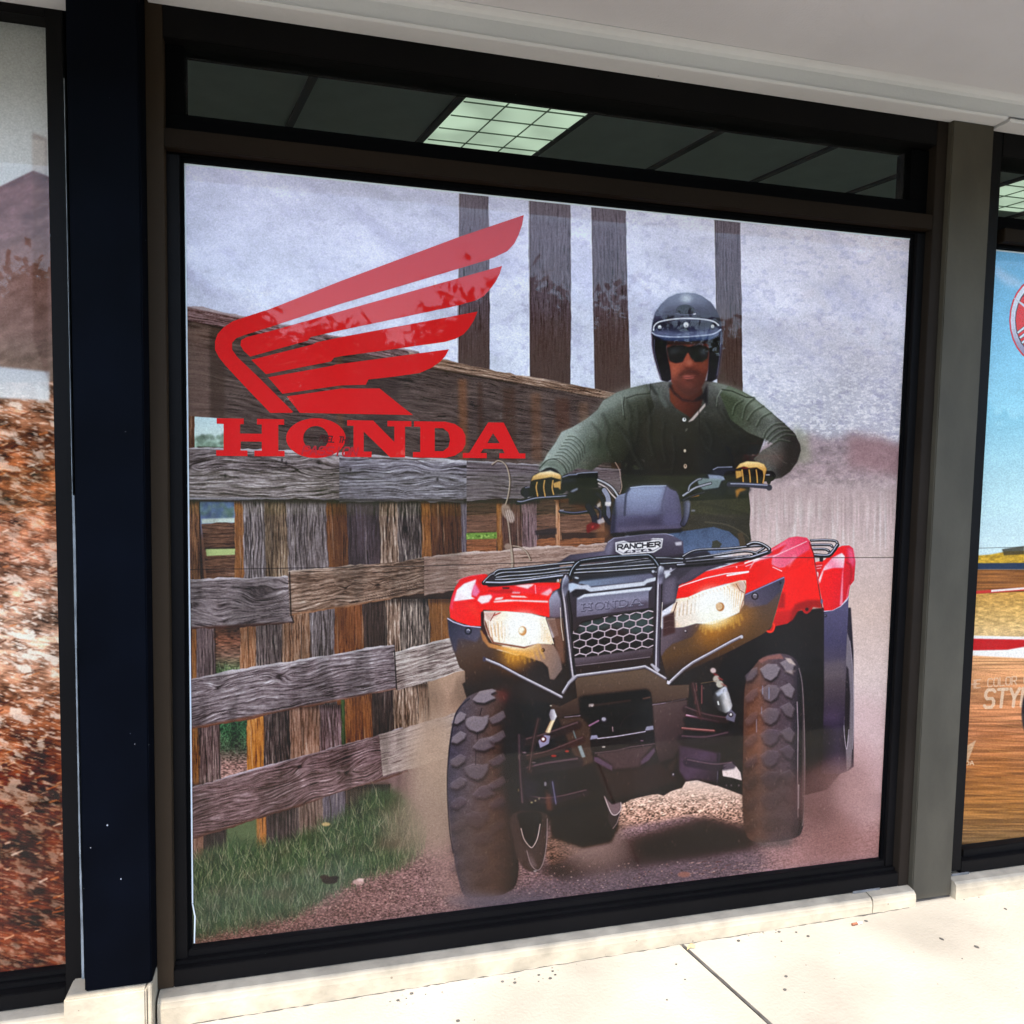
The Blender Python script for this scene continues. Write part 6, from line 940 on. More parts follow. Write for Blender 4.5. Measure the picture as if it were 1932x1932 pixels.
# ================================================================ mesh helpers
def obj(name, bm, m, parent=None, smooth=False):
    me = bpy.data.meshes.new(name); bm.normal_update(); bm.to_mesh(me); bm.free(); me.materials.append(MT[m] if isinstance(m, str) else m)
    if smooth:
        for p in me.polygons: p.use_smooth = True
    o = bpy.data.objects.new(name, me); COL.objects.link(o)
    if parent: o.parent = parent
    return o
def tag(o, label=None, cat=None, group=None, kind=None):
    for k, v in (('label', label), ('category', cat), ('group', group), ('kind', kind)):
        if v: o[k] = v
    return o
def thing(name, label, cat, loc=(0, 0, 0), group=None, rz=0):
    o = bpy.data.objects.new(name, None); COL.objects.link(o); o.location = loc; o.rotation_euler = (0, 0, rz); return tag(o, label, cat, group)
def box(bm, x0, x1, y0, y1, z0, z1, bev=0.0):
    t = bmesh.new(); bmesh.ops.create_cube(t, size=1)
    for v in t.verts: v.co = Vector(((x0 + x1) / 2 + v.co.x * (x1 - x0), (y0 + y1) / 2 + v.co.y * (y1 - y0), (z0 + z1) / 2 + v.co.z * (z1 - z0)))
    if bev: bmesh.ops.bevel(t, geom=t.edges[:], offset=bev, segments=2, affect='EDGES')
    me = bpy.data.meshes.new('t'); t.to_mesh(me); t.free(); bm.from_mesh(me); bpy.data.meshes.remove(me); return bm
def boxes(L, bev=0.0):
    bm = bmesh.new()
    for b in L: box(bm, *b, bev=bev)
    return bm
def extrude_x(prof, x0, x1):
    """profile of (y, z) points swept along x"""
    bm = bmesh.new(); a = [bm.verts.new((x0, y, z)) for y, z in prof]; b = [bm.verts.new((x1, y, z)) for y, z in prof]; n = len(prof)
    for i in range(n): bm.faces.new((a[i], a[(i + 1) % n], b[(i + 1) % n], b[i]))
    bm.faces.new(a[::-1]); bm.faces.new(b); bmesh.ops.recalc_face_normals(bm, faces=bm.faces); return bm
def flat(loops, Y, uvf=None):
    """flat sheet facing the street (-y) from (x, z) outline loops, with holes"""
    bm = bmesh.new(); uv = bm.loops.layers.uv.new('UVMap')
    vs = [[bm.verts.new((x, Y, z)) for x, z in L] for L in loops]; fl = [v for L in vs for v in L]
    for t in geometry.tessellate_polygon([[Vector((x, z, 0)) for x, z in L] for L in loops]):
        try: f = bm.faces.new([fl[i] for i in t])
        except ValueError: continue
        f.normal_update()
        if f.normal.y > 0: f.normal_flip()
        if uvf:
            for lp in f.loops: lp[uv].uv = uvf(lp.vert.co.x, lp.vert.co.z)
    return bm
# ================================================================ prints
# measured light on the glass plane by height: the ground throws far more light on its foot than on its head
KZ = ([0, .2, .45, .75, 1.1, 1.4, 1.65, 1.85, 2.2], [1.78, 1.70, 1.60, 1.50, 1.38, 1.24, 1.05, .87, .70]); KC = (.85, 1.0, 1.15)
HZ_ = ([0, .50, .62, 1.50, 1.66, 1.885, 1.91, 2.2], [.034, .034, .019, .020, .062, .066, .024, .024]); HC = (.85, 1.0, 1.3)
def print_image(name, cv, x0, x1, z0, z1, ppm):
    """resample the painted canvas onto the sheet (x0..x1, z0..z1 in metres)"""
    W, H = int((x1 - x0) * ppm), int((z1 - z0) * ppm)
    X, Z = np.meshgrid(x0 + (np.arange(W) + .5) / ppm, z0 + (np.arange(H) + .5) / ppm)      # rows go up, as Blender stores them
    dx, dy, dz = X - CAM[0], 0.0 - CAM[1], Z - CAM[2]
    r = RR[0][0] * dx + RR[1][0] * dy + RR[2][0] * dz; u = RR[0][1] * dx + RR[1][1] * dy + RR[2][1] * dz; f = RR[0][2] * dx + RR[1][2] * dy + RR[2][2] * dz
    f = np.maximum(f, .05)
    sx = np.clip(966 + 1462.4046 * r / f - cv.x0 - .5, 0, cv.w - 1.001); sy = np.clip(966 - 1462.4046 * u / f - cv.y0 - .5, 0, cv.h - 1.001)
    xi, yi = sx.astype(int), sy.astype(int); fx, fy = (sx - xi)[..., None], (sy - yi)[..., None]; I = cv.img
    c = (I[yi, xi] * (1 - fx) + I[yi, xi + 1] * fx) * (1 - fy) + (I[yi + 1, xi] * (1 - fx) + I[yi + 1, xi + 1] * fx) * fy
    c = np.clip(c, 0, 1); L = np.where(c <= .04045, c / 12.92, ((c + .055) / 1.055) ** 2.4)
    K = np.interp(Z - G, *KZ)[..., None] * KC; Hh = np.interp(Z - G, *HZ_)[..., None] * HC * .8; D_ = L - Hh; L = np.clip((.5 * D_ + np.sqrt(.25 * D_ * D_ + .00018)) / K, .003, .92); c = np.where(L <= .0031308, L * 12.92, 1.055 * L ** (1 / 2.4) - .055)  # light by height divided out of print colours, mirrored haze subtracted from them
    img = bpy.data.images.new(name, W, H); px = np.ones((H, W, 4), np.float32); px[..., :3] = c; img.pixels.foreach_set(px.ravel()); img.update(); img.pack(); return img
def print_mat(name, img):
    m = bpy.data.materials.new(name); m.use_nodes = True; n = m.node_tree.nodes; l = m.node_tree.links; b = n['Principled BSDF']; b.inputs['Roughness'].default_value = .6; b.inputs['Specular IOR Level'].default_value = .03
    t = n.new('ShaderNodeTexImage'); t.image = img; t.extension = 'EXTEND'; l.new(t.outputs[0], b.inputs['Base Color']); return m
def ink(name, col, s=.9):
    """solid vinyl ink with the film's own grain"""
    return mat(name, col, .6, 0, .03, (300, .93, 1.06))
PW, PH = 2.062, 1.95
cvm = paint_main(); paint_legs(cvm); paint_quad(cvm); paint_rider(cvm); finish(cvm)
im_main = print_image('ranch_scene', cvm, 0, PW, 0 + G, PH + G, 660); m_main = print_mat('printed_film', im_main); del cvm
uvm = lambda x, z: (x / PW, (z - G) / PH)
S = lambda pts, Y=0.0: [SW(x, y, Y) for x, y in pts]
poster = thing('window_poster', 'large window film printed with a helmeted rider on a red quad bike', 'poster', (0, 0, 0))
E1, E2, E3 = 0.0, -.0005, -.0010
obj('backdrop_print', flat([[(0.004, G + .001), (PW, G), (PW, PH + G), (0, PH + G), (0.0, G + .10)]], E1, uvm), m_main, poster)
fence_out = [(347, 578), (430, 597), (640, 640), (790, 664), (866, 680), (866, 362), (921, 362), (922, 690), (1000, 704), (999, 372), (1075, 380), (1075, 722), (1122, 735), (1115, 386), (1180, 394), (1188, 741), (1150, 760), (1080, 800), (1025, 880), (985, 935), (1010, 960), (1100, 975), (1130, 1000), (1150, 1024), (1060, 1060), (920, 1085), (870, 1095), (850, 1130), (846, 1170), (870, 1262), (850, 1340), (760, 1375), (735, 1470), (700, 1500), (640, 1545), (560, 1590), (420, 1610), (360, 1640), (354, 1400)]
obj('fence_print', flat([S(fence_out)], E2, uvm), m_main, poster)
quad_out = [(845, 1168), (848, 1125), (868, 1095), (905, 1083), (935, 1076), (1050, 1058), (1075, 1052), (1140, 1045), (1150, 1020), (1180, 1010), (1165, 945), (1160, 935), (1130, 930), (1060, 938), (985, 950), (975, 942), (1000, 930), (1080, 905), (1130, 905), (1165, 935), (1200, 918), (1260, 916), (1280, 925), (1310, 900), (1345, 882), (1385, 882), (1390, 905), (1456, 912), (1450, 926), (1400, 925), (1340, 935), (1300, 960), (1288, 1000), (1290, 1040), (1400, 1030), (1440, 1025), (1480, 1035), (1505, 1024), (1524, 1030), (1532, 1040), (1560, 1034), (1580, 1036), (1578, 1048), (1600, 1046), (1614, 1058), (1612, 1096), (1600, 1110), (1600, 1190), (1608, 1250), (1609, 1400), (1600, 1460), (1560, 1480), (1518, 1500), (1516, 1560), (1500, 1580), (1430, 1592), (1405, 1575), (1398, 1500), (1340, 1478), (1300, 1464), (1260, 1494), (1200, 1505), (1172, 1530), (1160, 1565), (1100, 1595), (1045, 1590), (1025, 1640), (1005, 1645), (975, 1640), (960, 1680), (885, 1692), (862, 1640), (848, 1540), (843, 1440), (850, 1360), (868, 1320), (886, 1290), (870, 1262), (855, 1215)]
obj('quad_bike_print', flat([S(quad_out)], E3, uvm), m_main, poster)
rider_out = [(1295, 552), (1270, 556), (1247, 572), (1233, 600), (1228, 640), (1236, 690), (1247, 719), (1220, 730), (1180, 741), (1135, 768), (1095, 830), (1062, 850), (1035, 885), (1014, 905), (1000, 915), (1002, 934), (1060, 930), (1125, 895), (1170, 895), (1180, 925), (1200, 912), (1262, 912), (1290, 930), (1290, 1000), (1300, 1034), (1400, 1026), (1412, 1015), (1417, 975), (1412, 930), (1456, 905), (1490, 880), (1509, 845), (1500, 818), (1440, 765), (1400, 740), (1362, 722), (1352, 715), (1362, 640), (1358, 600), (1345, 575), (1322, 557)]
obj('rider_print', flat([S(rider_out)], E3 - .0005, uvm), m_main, poster)
# red wing mark and the word below it, each a cut of red vinyl
RED_V = ink('red_vinyl', (.60, .010, .010))
def multi(polys, Y): 
    bm = bmesh.new()
    for p in polys:
        t = flat(p, Y); me = bpy.data.meshes.new('t'); t.to_mesh(me); t.free(); bm.from_mesh(me); bpy.data.meshes.remove(me)
    return bm
def cs(pts, **k): return [tuple(p) for p in smooth_pts(pts, True, 5)]
wing = [
 [(988, 406), (985, 424), (978, 444), (970, 460), (957, 474), (934, 485), (921, 490), (862, 508), (644, 573), (510, 617), (462, 632), (446, 638), (438, 647), (438, 660), (448, 674), (466, 691), (493, 717), (553, 777), (550, 779), (510, 779), (460, 727), (425, 689), (413, 674), (406, 660), (406, 644), (411, 630), (423, 617), (440, 606), (460, 599), (510, 583), (644, 530), (864, 448)],
 [(947, 502), (943, 516), (936, 530), (926, 544), (912, 559), (897, 567), (862, 577), (644, 623), (586, 636), (580, 643), (472, 673), (460, 662), (454, 652), (455, 642), (466, 636), (510, 625), (644, 587)],
 [(901, 588), (893, 606), (884, 620), (874, 631), (860, 639), (840, 645), (720, 662), (644, 672), (630, 675), (625, 682), (502, 706), (474, 679), (590, 650), (597, 646), (644, 636)],
 [(847, 659), (840, 672), (830, 683), (814, 694), (791, 704), (740, 711), (695, 716), (690, 726), (644, 727), (533, 743), (506, 712), (628, 690), (633, 688)],
 [(716, 733), (757, 766), (779, 783), (566, 779), (541, 748), (644, 733)]]
W_ = [[S(p)] for p in wing]
obj('wing_emblem', multi(W_, -.0014), RED_V, poster)
def ly(x, t): return (789 + (x - 410) * .0155) * (1 - t) + (860 + (x - 410) * .0085) * t
def LT(pts): return S([(x, ly(x, t)) for x, t in pts])
letters = [
 [LT([(409, 0), (460, 0), (460, .15), (453, .15), (453, .40), (494, .40), (494, .15), (485, .15), (485, 0), (536, 0), (536, .15), (525, .15), (525, .85), (537, .85), (537, 1), (480, 1), (480, .85), (494, .85), (494, .61), (454, .61), (454, .85), (467, .85), (467, 1), (408, 1), (408, .85), (422, .85), (422, .15), (409, .15)])],
 [S(cs([(596 + 56 * math.cos(a), ly(596, .5) + (37.5 * math.sin(a))) for a in np.linspace(0, 2 * math.pi, 20, endpoint=False)])), S(cs([(596 + 24 * math.cos(a), ly(596, .5) + (23 * math.sin(a))) for a in np.linspace(0, 2 * math.pi, 16, endpoint=False)]))],
 [LT([(655, 0), (704, 0), (744, .58), (744, .15), (731, .15), (731, 0), (776, 0), (776, .15), (764, .15), (764, 1), (736, 1), (686, .30), (686, .85), (701, .85), (701, 1), (650, 1), (650, .85), (667, .85), (667, .15), (655, .15)])],
 [LT([(781, 0), (840, 0), (858, .06), (872, .2), (878, .38), (878, .62), (872, .8), (858, .94), (840, 1), (779, 1), (779, .85), (793, .85), (793, .15), (781, .15)]), LT([(820, .18), (836, .18), (846, .3), (849, .5), (846, .7), (836, .82), (820, .82)])],
 [LT([(921, 0), (950, 0), (979, .86), (991, .86), (991, 1), (942, 1), (942, .86), (952, .86), (948, .74), (912, .74), (906, .86), (918, .86), (918, 1), (873, 1), (873, .86), (885, .86)]), LT([(930, .3), (943, .58), (919, .58)])]]
obj('brand_lettering', multi(letters, -.0014), RED_V, poster)
# small italic line showing in and beside the O
def stroke_mesh(s, p, q, h, wd, Y, gap=.32, slant=.25):
    """letters as flat strokes on the sheet; p, q in photo points"""
    bm = bmesh.new(); (x0, y0), (x1, y1) = p, q; n = len(s); cw = 1 / (n + (n - 1) * gap); Lx, Ly = x1 - x0, y1 - y0; k = 0
    for i, ch in enumerate(s):
        b = i * (1 + gap) * cw
        for st in GL.get(ch, []):
            P_ = [(x0 + Lx * (b + cw * u) + slant * h * (1 - v), y0 + Ly * (b + cw * u) - h * (1 - v)) for u, v in st]
            for (ax, ay), (bx, by) in zip(P_[:-1], P_[1:]):
                d = math.hypot(bx - ax, by - ay) or 1; nx, ny = -(by - ay) / d * wd / 2, (bx - ax) / d * wd / 2; ex, ey = (bx - ax) / d * wd * .35, (by - ay) / d * wd * .35
                vs = [bm.verts.new((sx, Y - k * 2e-6, sz)) for sx, sz in S([(ax + nx - ex, ay + ny - ey), (ax - nx - ex, ay - ny - ey), (bx - nx + ex, by - ny + ey), (bx + nx + ex, by + ny + ey)])]; k += 1
                f = bm.faces.new(vs); f.normal_update()
                if f.normal.y > 0: f.normal_flip()
    return bm
obj('small_lettering', stroke_mesh('FUEL THE', (603, 833), (658, 836), 11, 2.3, -.0018), ink('dark_ink', (.07, .015, .015)), poster)
obj('small_lettering', stroke_mesh('PASSION', (570, 857), (672, 860), 15, 3.0, -.0018), ink('deep_red_ink', (.40, .02, .025)), poster)
# pale cut edge of the film along the top and left
MT['film'] = mat('white_film_edge', (.82, .82, .86), .5)
bmE = bmesh.new(); box(bmE, 0, PW, -.0022, .002, PH + G - .0045, PH + G - .0005); obj('film_edge', bmE, 'film', poster); bmE = bmesh.new(); box(bmE, -.0005, .0032, -.0022, .002, G + .11, PH + G - .006); obj('film_edge', bmE, 'film', poster)
bmE = bmesh.new(); a_ = [(.0, G + .109), (.0032, G + .109), (.0085, G + .075), (.0065, G + .004), (.0035, G + .004), (.0055, G + .075)]; obj('film_edge', extrude_x([(0, 0), (0, .001), (.001, 0)], 0, .001) if False else flat([a_], -.0022), 'film', poster)
# ---- left and right prints
cvl = paint_left(); LX1, LX0, LZ1, LZ0 = -.287, -2.35, 2.219 + G, -.008 + G
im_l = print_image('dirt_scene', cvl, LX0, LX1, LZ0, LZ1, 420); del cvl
pl = thing('window_poster', 'printed window film of blurred orange dirt and brown hills, cut off at the left edge', 'poster')
obj('backdrop_print', flat([[(LX0, LZ0), (LX1, LZ0), (LX1, LZ1), (LX0, LZ1)]], 0, lambda x, z: ((x - LX0) / (LX1 - LX0), (z - LZ0) / (LZ1 - LZ0))), print_mat('printed_film_dirt', im_l), pl)
bmE = bmesh.new(); box(bmE, LX1 - .004, LX1 + .001, -.003, .002, LZ0, LZ0 + .5); obj('film_edge', bmE, 'caulk', pl); bmE = bmesh.new(); box(bmE, LX1 - .005, LX1 - .001, -.003, .002, 1.0 + G, 1.75 + G); obj('film_edge', bmE, 'caulk', pl)
cvr = paint_right(); RX0, RX1, RZ0, RZ1 = 2.364, 4.42, .006 + G, 1.944 + G
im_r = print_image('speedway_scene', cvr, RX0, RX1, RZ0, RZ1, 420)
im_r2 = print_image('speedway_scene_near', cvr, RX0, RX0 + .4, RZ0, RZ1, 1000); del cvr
pr = thing('window_poster', 'window film with blue sky, dirt track and round red emblem at the right', 'poster')
uvr = lambda a, b: (lambda x, z: ((x - a) / (b - a), (z - RZ0) / (RZ1 - RZ0)))
obj('backdrop_print', flat([[(RX0 + .4, RZ0), (RX1, RZ0), (RX1, RZ1), (RX0 + .4, RZ1)]], 0, uvr(RX0, RX1)), print_mat('printed_film_track', im_r), pr)
obj('backdrop_print', flat([[(RX0, RZ0), (RX0 + .4, RZ0), (RX0 + .4, RZ1), (RX0, RZ1)]], 0, uvr(RX0, RX0 + .4)), print_mat('printed_film_track_near', im_r2), pr)
bmE = bmesh.new(); box(bmE, RX0, RX1, -.0022, .002, RZ1 - .005, RZ1 - .001); obj('film_edge', bmE, 'film', pr)
# ================================================================ windows
def pane(parent, x0, x1, z0, z1, name='glass_pane'): obj(name, flat([[(x0, z0), (x1, z0), (x1, z1), (x0, z1)]], -.007), 'glass', parent)
def zz(*b): return (b[0], b[1], b[2], b[3], b[4] + G, b[5] + G)
HZ = 2.30     # underside of the opening's head
# main window
wm = thing('shop_window', 'wide dark bronze framed shop window holding the quad bike print, between the navy and grey pilasters', 'window')
obj('mullion', boxes([zz(-.075, -.037, -.05, .05, -.075, HZ)], .0015), 'brown', wm)
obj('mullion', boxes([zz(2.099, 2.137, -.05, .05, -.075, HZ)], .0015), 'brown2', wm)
obj('glazing_stop', boxes([zz(-.0365, -.008, -.024, .04, -.02, 1.96), zz(2.070, 2.0985, -.024, .04, -.02, 1.96)], .001), 'bronze', wm)
obj('gasket', boxes([zz(-.0078, -.0002, -.012, .03, 0, 1.955), zz(2.0622, 2.0698, -.012, .03, 0, 1.955), zz(-.0078, 2.0698, -.012, .03, 1.9503, 1.9600)]), 'rubber', wm)
obj('bottom_rail', boxes([zz(-.0365, 2.0985, -.05, .05, -.075, -.030)], .002), 'bronze', wm)
obj('glazing_stop', boxes([zz(-.0365, 2.0985, -.034, .045, -.0295, -.0205), zz(-.0079, 2.0697, -.020, .04, -.0203, -.0006)], .002), 'bronze', wm)
obj('transom_rail', boxes([zz(-.0365, 2.0985, -.05, .05, 1.966, 2.010)], .002), 'rail', wm)
obj('glazing_stop', boxes([zz(-.0365, 2.0985, -.022, .04, 1.9602, 1.9658), zz(-.0365, 2.0985, -.022, .04, 2.0102, 2.055), zz(-.0365, .004, -.022, .04, 2.0552, 2.211), zz(2.036, 2.0985, -.022, .04, 2.0552, 2.205)], .001), 'rubber', wm)
obj('header', boxes([zz(-.0365, 2.0985, -.05, .05, 2.212, HZ)], .002), 'bronze', wm)
pane(wm, -.005, 2.068, -.001 + G, 1.956 + G); pane(wm, .003, 2.037, 2.05 + G, 2.215 + G, 'transom_pane')
# left window (no transom)
wl = thing('shop_window', 'dark framed shop window left of the navy pilaster, with the orange dirt print', 'window')
obj('side_frame', boxes([zz(-.279, -.243, -.05, .05, -.075, HZ)], .002), 'bronze', wl); obj('glazing_stop', boxes([zz(-.2868, -.2793, -.02, .04, -.02, 2.215)], .001), 'rubber', wl)
obj('bottom_rail', boxes([zz(-2.40, -.2793, -.05, .05, -.075, -.036)], .002), 'bronze', wl); obj('glazing_stop', boxes([zz(-2.40, -.2793, -.03, .045, -.0355, -.022), zz(-2.40, -.2793, -.02, .04, -.0218, -.0086)], .002), 'bronze', wl)
obj('header', boxes([zz(-2.40, -.2793, -.05, .05, 2.2195, HZ)], .002), 'bronze', wl); pane(wl, -2.35, -.283, -.01 + G, 2.2195 + G)
bc = bmesh.new(); rng = random.Random(4)
for k in range(60):
    z = -.07 + k * .036; w_ = (.0022 + .0022 * max(0, math.sin(k * .23 + 1))) if z < 1.15 else .0003
    box(bc, -.2425, -.2425 + w_ + .001, -.055, -.045, z + G, z + .0362 + G)
obj('caulk_bead', bc, 'caulk', wl)
# right window
wr = thing('shop_window', 'bronze framed shop window right of the grey pilaster, with the blue sky print and a transom', 'window')
obj('side_frame', boxes([zz(2.289, 2.338, -.05, .05, -.05, HZ)], .002), 'bronze', wr); obj('glazing_stop', boxes([zz(2.3383, 2.3638, -.024, .04, -.02, 2.21)], .001), 'rubber', wr)
obj('bottom_rail', boxes([zz(2.3383, 4.46, -.05, .05, -.062, -.020)], .002), 'bronze', wr); obj('glazing_stop', boxes([zz(2.3643, 4.44, -.03, .045, -.0197, .0055)], .002), 'bronze', wr)
obj('transom_rail', boxes([zz(2.3643, 4.46, -.05, .05, 1.955, 1.995)], .002), 'rail', wr); obj('glazing_stop', boxes([zz(2.3643, 4.44, -.022, .04, 1.9952, 2.038), zz(2.3643, 4.44, -.022, .04, 1.9445, 1.9548)], .001), 'rubber', wr)
obj('header', boxes([zz(2.3383, 4.46, -.05, .05, 2.205, HZ)], .002), 'bronze', wr); pane(wr, 2.36, 4.43, .004 + G, 1.946 + G); pane(wr, 2.36, 4.43, 2.03 + G, 2.207 + G, 'transom_pane')
# far jambs so that the shop front goes on
tag(obj('wall', boxes([zz(-3.6, -2.405, -.04, .2, -.16, HZ + .4)]), 'plaster'), 'pale stucco wall beyond the left window', 'wall'); tag(obj('wall', boxes([zz(4.465, 5.8, -.04, .2, -.1, HZ + .4)]), 'plaster'), 'pale stucco wall beyond the right window', 'wall')
# ================================================================ pilasters
p1 = thing('pilaster', 'smooth navy painted pilaster left of the quad bike window', 'pilaster'); obj('cladding', boxes([zz(-.2215, -.0755, -.11, .05, -.016, 2.2835)], .003), 'navy', p1)
p2 = thing('pilaster', 'weathered grey metal clad pilaster between the quad bike window and the blue sky window', 'pilaster')
obj('cladding', boxes([zz(2.138, 2.287, -.067, .05, -.118, 2.2835)], .003), 'grey_panel', p2); obj('foot_plate', boxes([zz(2.139, 2.286, -.0655, .04, -.126, -.1182)], .001), 'grime', p2)
# base under the navy pilaster
pb = bmesh.new(); box(pb, -.262, -.085, -.128, .05, -.22 + G, -.018 + G, .004); box(pb, -.0845, -.0745, -.120, .05, -.22 + G, -.016 + G, .002)
obj('base', pb, 'sill', p1)
# ================================================================ sills
def sill(x0, x1, z1, label, zt=0.0):
    prof = [(.06, -.25), (-.082, -.25), (-.086, z1 - .026), (-.084, z1 - .012), (-.076, z1 - .004), (-.050, z1 + .0), (.06, z1 + .0)]
    o = obj('window_sill', extrude_x([(y, z + G) for y, z in prof], x0, x1), 'sill', None, False); return tag(o, label, 'sill', None)
sill(-.069, 1.976, -.077, 'long cream sill block under the quad bike window'); sill(1.9795, 2.1365, -.0745, 'short cream sill block with a crack beside the foot of the grey pilaster')
sill(2.2885, 4.46, -.0645, 'cream sill under the blue sky window right of the grey pilaster'); sill(-2.40, -.2635, -.077, 'cream sill under the orange dirt window at the bottom left')
# dried mortar smear on the joint
ms = bmesh.new()
box(ms, 1.93, 2.03, -.0535, -.0495, G - .0765, G - .0695, .001); tag(obj('mortar_smear', ms, 'mortar'), 'pale mortar smear at the right foot of the quad bike window frame', 'mortar')
ms = bmesh.new(); box(ms, 2.30, 2.37, -.0535, -.0495, G - .064, G - .057, .001); tag(obj('mortar_smear', ms, 'mortar'), 'pale mortar smear at the foot of the blue sky window frame', 'mortar')
# ================================================================ ground
def gz(x): return .0 + .0125 * x            # the pavement rises gently to the right
def slab(name, pts, m='concrete', dz=0.0, sub=0):
    bm = bmesh.new(); t = [bm.verts.new((x, y, gz(x) + dz)) for x, y in pts]; b = [bm.verts.new((x, y, gz(x) - .12)) for x, y in pts]; n = len(pts)
    bm.faces.new(t); bm.faces.new(b[::-1])
    for i in range(n): bm.faces.new((t[i], b[i], b[(i + 1) % n], t[(i + 1) % n]))
    bmesh.ops.recalc_face_normals(bm, faces=bm.faces)
    top_e = [e for e in bm.edges if all(v in t for v in e.verts)]; bmesh.ops.bevel(bm, geom=top_e, offset=.004, segments=2, affect='EDGES')
    return tag(obj(name, bm, m), kind='structure')
jx = lambda y: 1.337 + (-.107 - y) * .203       # the joint leaves the wall at a slight angle
GW = .0022
slab('pavement', [(-3.6, -.02), (-3.6, -1.36), (jx(-1.36) - GW, -1.36), (jx(-.02) - GW, -.02)]); slab('pavement', [(jx(-.02) + GW, -.02), (jx(-1.36) + GW, -1.36), (3.3 + .5 , -1.36), (3.3, -.02)]); slab('pavement', [(3.308, -.02), (3.808, -1.36), (7, -1.36), (7, -.02)])
tag(obj('pavement', boxes([(-3.6, 7, -1.36, .3, -.30, -.085)]), 'grime'), kind='structure')
tag(obj('kerb', boxes([(-40, 50, -1.50, -1.3602, -.3, 0.0)], .01), 'concrete'), kind='structure'); tag(obj('parking_lot', boxes([(-60, 70, -70, -1.501, -.4, -.13)]), 'asphalt'), kind='structure')
tag(obj('ground', boxes([(-200, 200, -200, 200, -.6, -.41)]), 'asphalt'), kind='structure')
jd = bmesh.new(); pj = None
for k in range(70):
    y = -.09 - k * .018; a_ = [jd.verts.new((jx(y) + e * (GW + .0006 + abs(math.sin(k * 2.3)) * .0012 + (.002 if k % 9 == 0 else 0)), y, gz(jx(y)) + .0008)) for e in (-1, 1)]
    if pj: jd.faces.new((pj[0], a_[0], a_[1], pj[1]))
    pj = a_
bmesh.ops.recalc_face_normals(jd, faces=jd.faces); tag(obj('joint_filler', jd, 'grime'), 'dark dirt filling the diagonal pavement joint', 'joint')
# joint dirt, pebbles and litter near the wall
rng = random.Random(12)
ck = bmesh.new(); x = -.06; prev = None
while x < 2.12:
    wv_ = max(.0, rng.gauss(.0009, .0009)); yy = -.0875 + rng.gauss(0, .0012); pr2 = (ck.verts.new((x, yy - wv_, gz(x) + .0006)), ck.verts.new((x, yy + wv_ + .0004, gz(x) + .0006)))
    if prev: ck.faces.new((prev[0], pr2[0], pr2[1], prev[1]))
    prev = pr2; x += .008 + rng.random() * .02
tag(obj('crack', ck, 'grime'), 'fine dark crack where the cream sill meets the pavement', 'crack')
gr = bmesh.new()
for (sx, sy, n, sp) in ((0.55, -.135, 14, .06), (.9, -.12, 16, .08), (.30, -.20, 7, .2), (1.2, -.22, 9, .4), (1.62, -.105, 14, .10), (2.45, -.10, 9, .08), (.1, -.15, 6, .08), (1.7, -.3, 8, .3)):
    for k in range(n):
        x, y, r = sx + rng.gauss(0, sp), sy + rng.gauss(0, .008 + sp * .12), .0009 + rng.random() ** 3 * .0036
        y = min(y, -.091)
        bmesh.ops.create_icosphere(gr, subdivisions=1, radius=r, matrix=Matrix.Translation((x, y, gz(x) + r * .3)) @ Matrix.Diagonal((1.3, 1, .5, 1)))
tag(obj('dirt', gr, 'grime'), 'dark crumbs of dirt along the foot of the cream sill', 'dirt', None, 'stuff')
def pebble(x, y, r, label, m='grime'):
    bm = bmesh.new(); bmesh.ops.create_icosphere(bm, subdivisions=2, radius=r, matrix=Matrix.Translation((x, y, gz(x) + r * .3)) @ Matrix.Rotation(rng.random() * 3, 4, 'Z') @ Matrix.Diagonal((1.5, .9, .5, 1)))
    for v in bm.verts: v.co += Vector((rng.gauss(0, r * .08), rng.gauss(0, r * .08), 0))
    return tag(obj('pebble', bm, m), label, 'pebble', None)
pebble(1.93, -.166 + .05, .004, 'tiny dark pebble on the pavement just left of the brown twig stub'); pebble(2.085, -.245, .0045, 'dark pebble on the pavement in front of the grey pilaster'); pebble(2.155, -.30, .005, 'larger dark pebble farthest from the wall, in front of the grey pilaster'); pebble(2.40, -.165, .0035, 'tiny dark pebble near the right edge of the pavement')
tw = thing('cigarette_butt', 'brown cigarette butt lying on the pavement below the right end of the window', 'cigarette butt', (1.883, -.125, gz(1.883) + .004), None, .1)
bm = bmesh.new(); bmesh.ops.create_cone(bm, cap_ends=True, segments=12, radius1=.0038, radius2=.0036, depth=.020, matrix=Matrix.Rotation(math.pi / 2, 4, 'Y')); obj('filter', bm, mat('brown_filter', (.16, .05, .02), .8), tw)
bm = bmesh.new(); bmesh.ops.create_cone(bm, cap_ends=True, segments=12, radius1=.0036, radius2=.003, depth=.016, matrix=Matrix.Translation((.0185, 0, -.0004)) @ Matrix.Rotation(math.pi / 2, 4, 'Y')); obj('paper', bm, mat('crushed_paper', (.6, .55, .48), .9), tw)
bm = bmesh.new()
pts = [(0, 0, 0), (.011, .004, .004), (.024, .002, .002), (.030, .008, .006), (.020, .014, .009), (.008, .012, .006)]
vs = [bm.verts.new(p) for p in pts]; c_ = bm.verts.new((.015, .007, .0085))
for i in range(6): bm.faces.new((vs[i], vs[(i + 1) % 6], c_))
lf = obj('dry_leaf', bm, mat('dry_leaf_brown', (.34, .22, .09), .8)); lf.location = (1.335, -.115, gz(1.335) + .001); tag(lf, 'curled dry brown leaf at the start of the pavement joint', 'leaf')
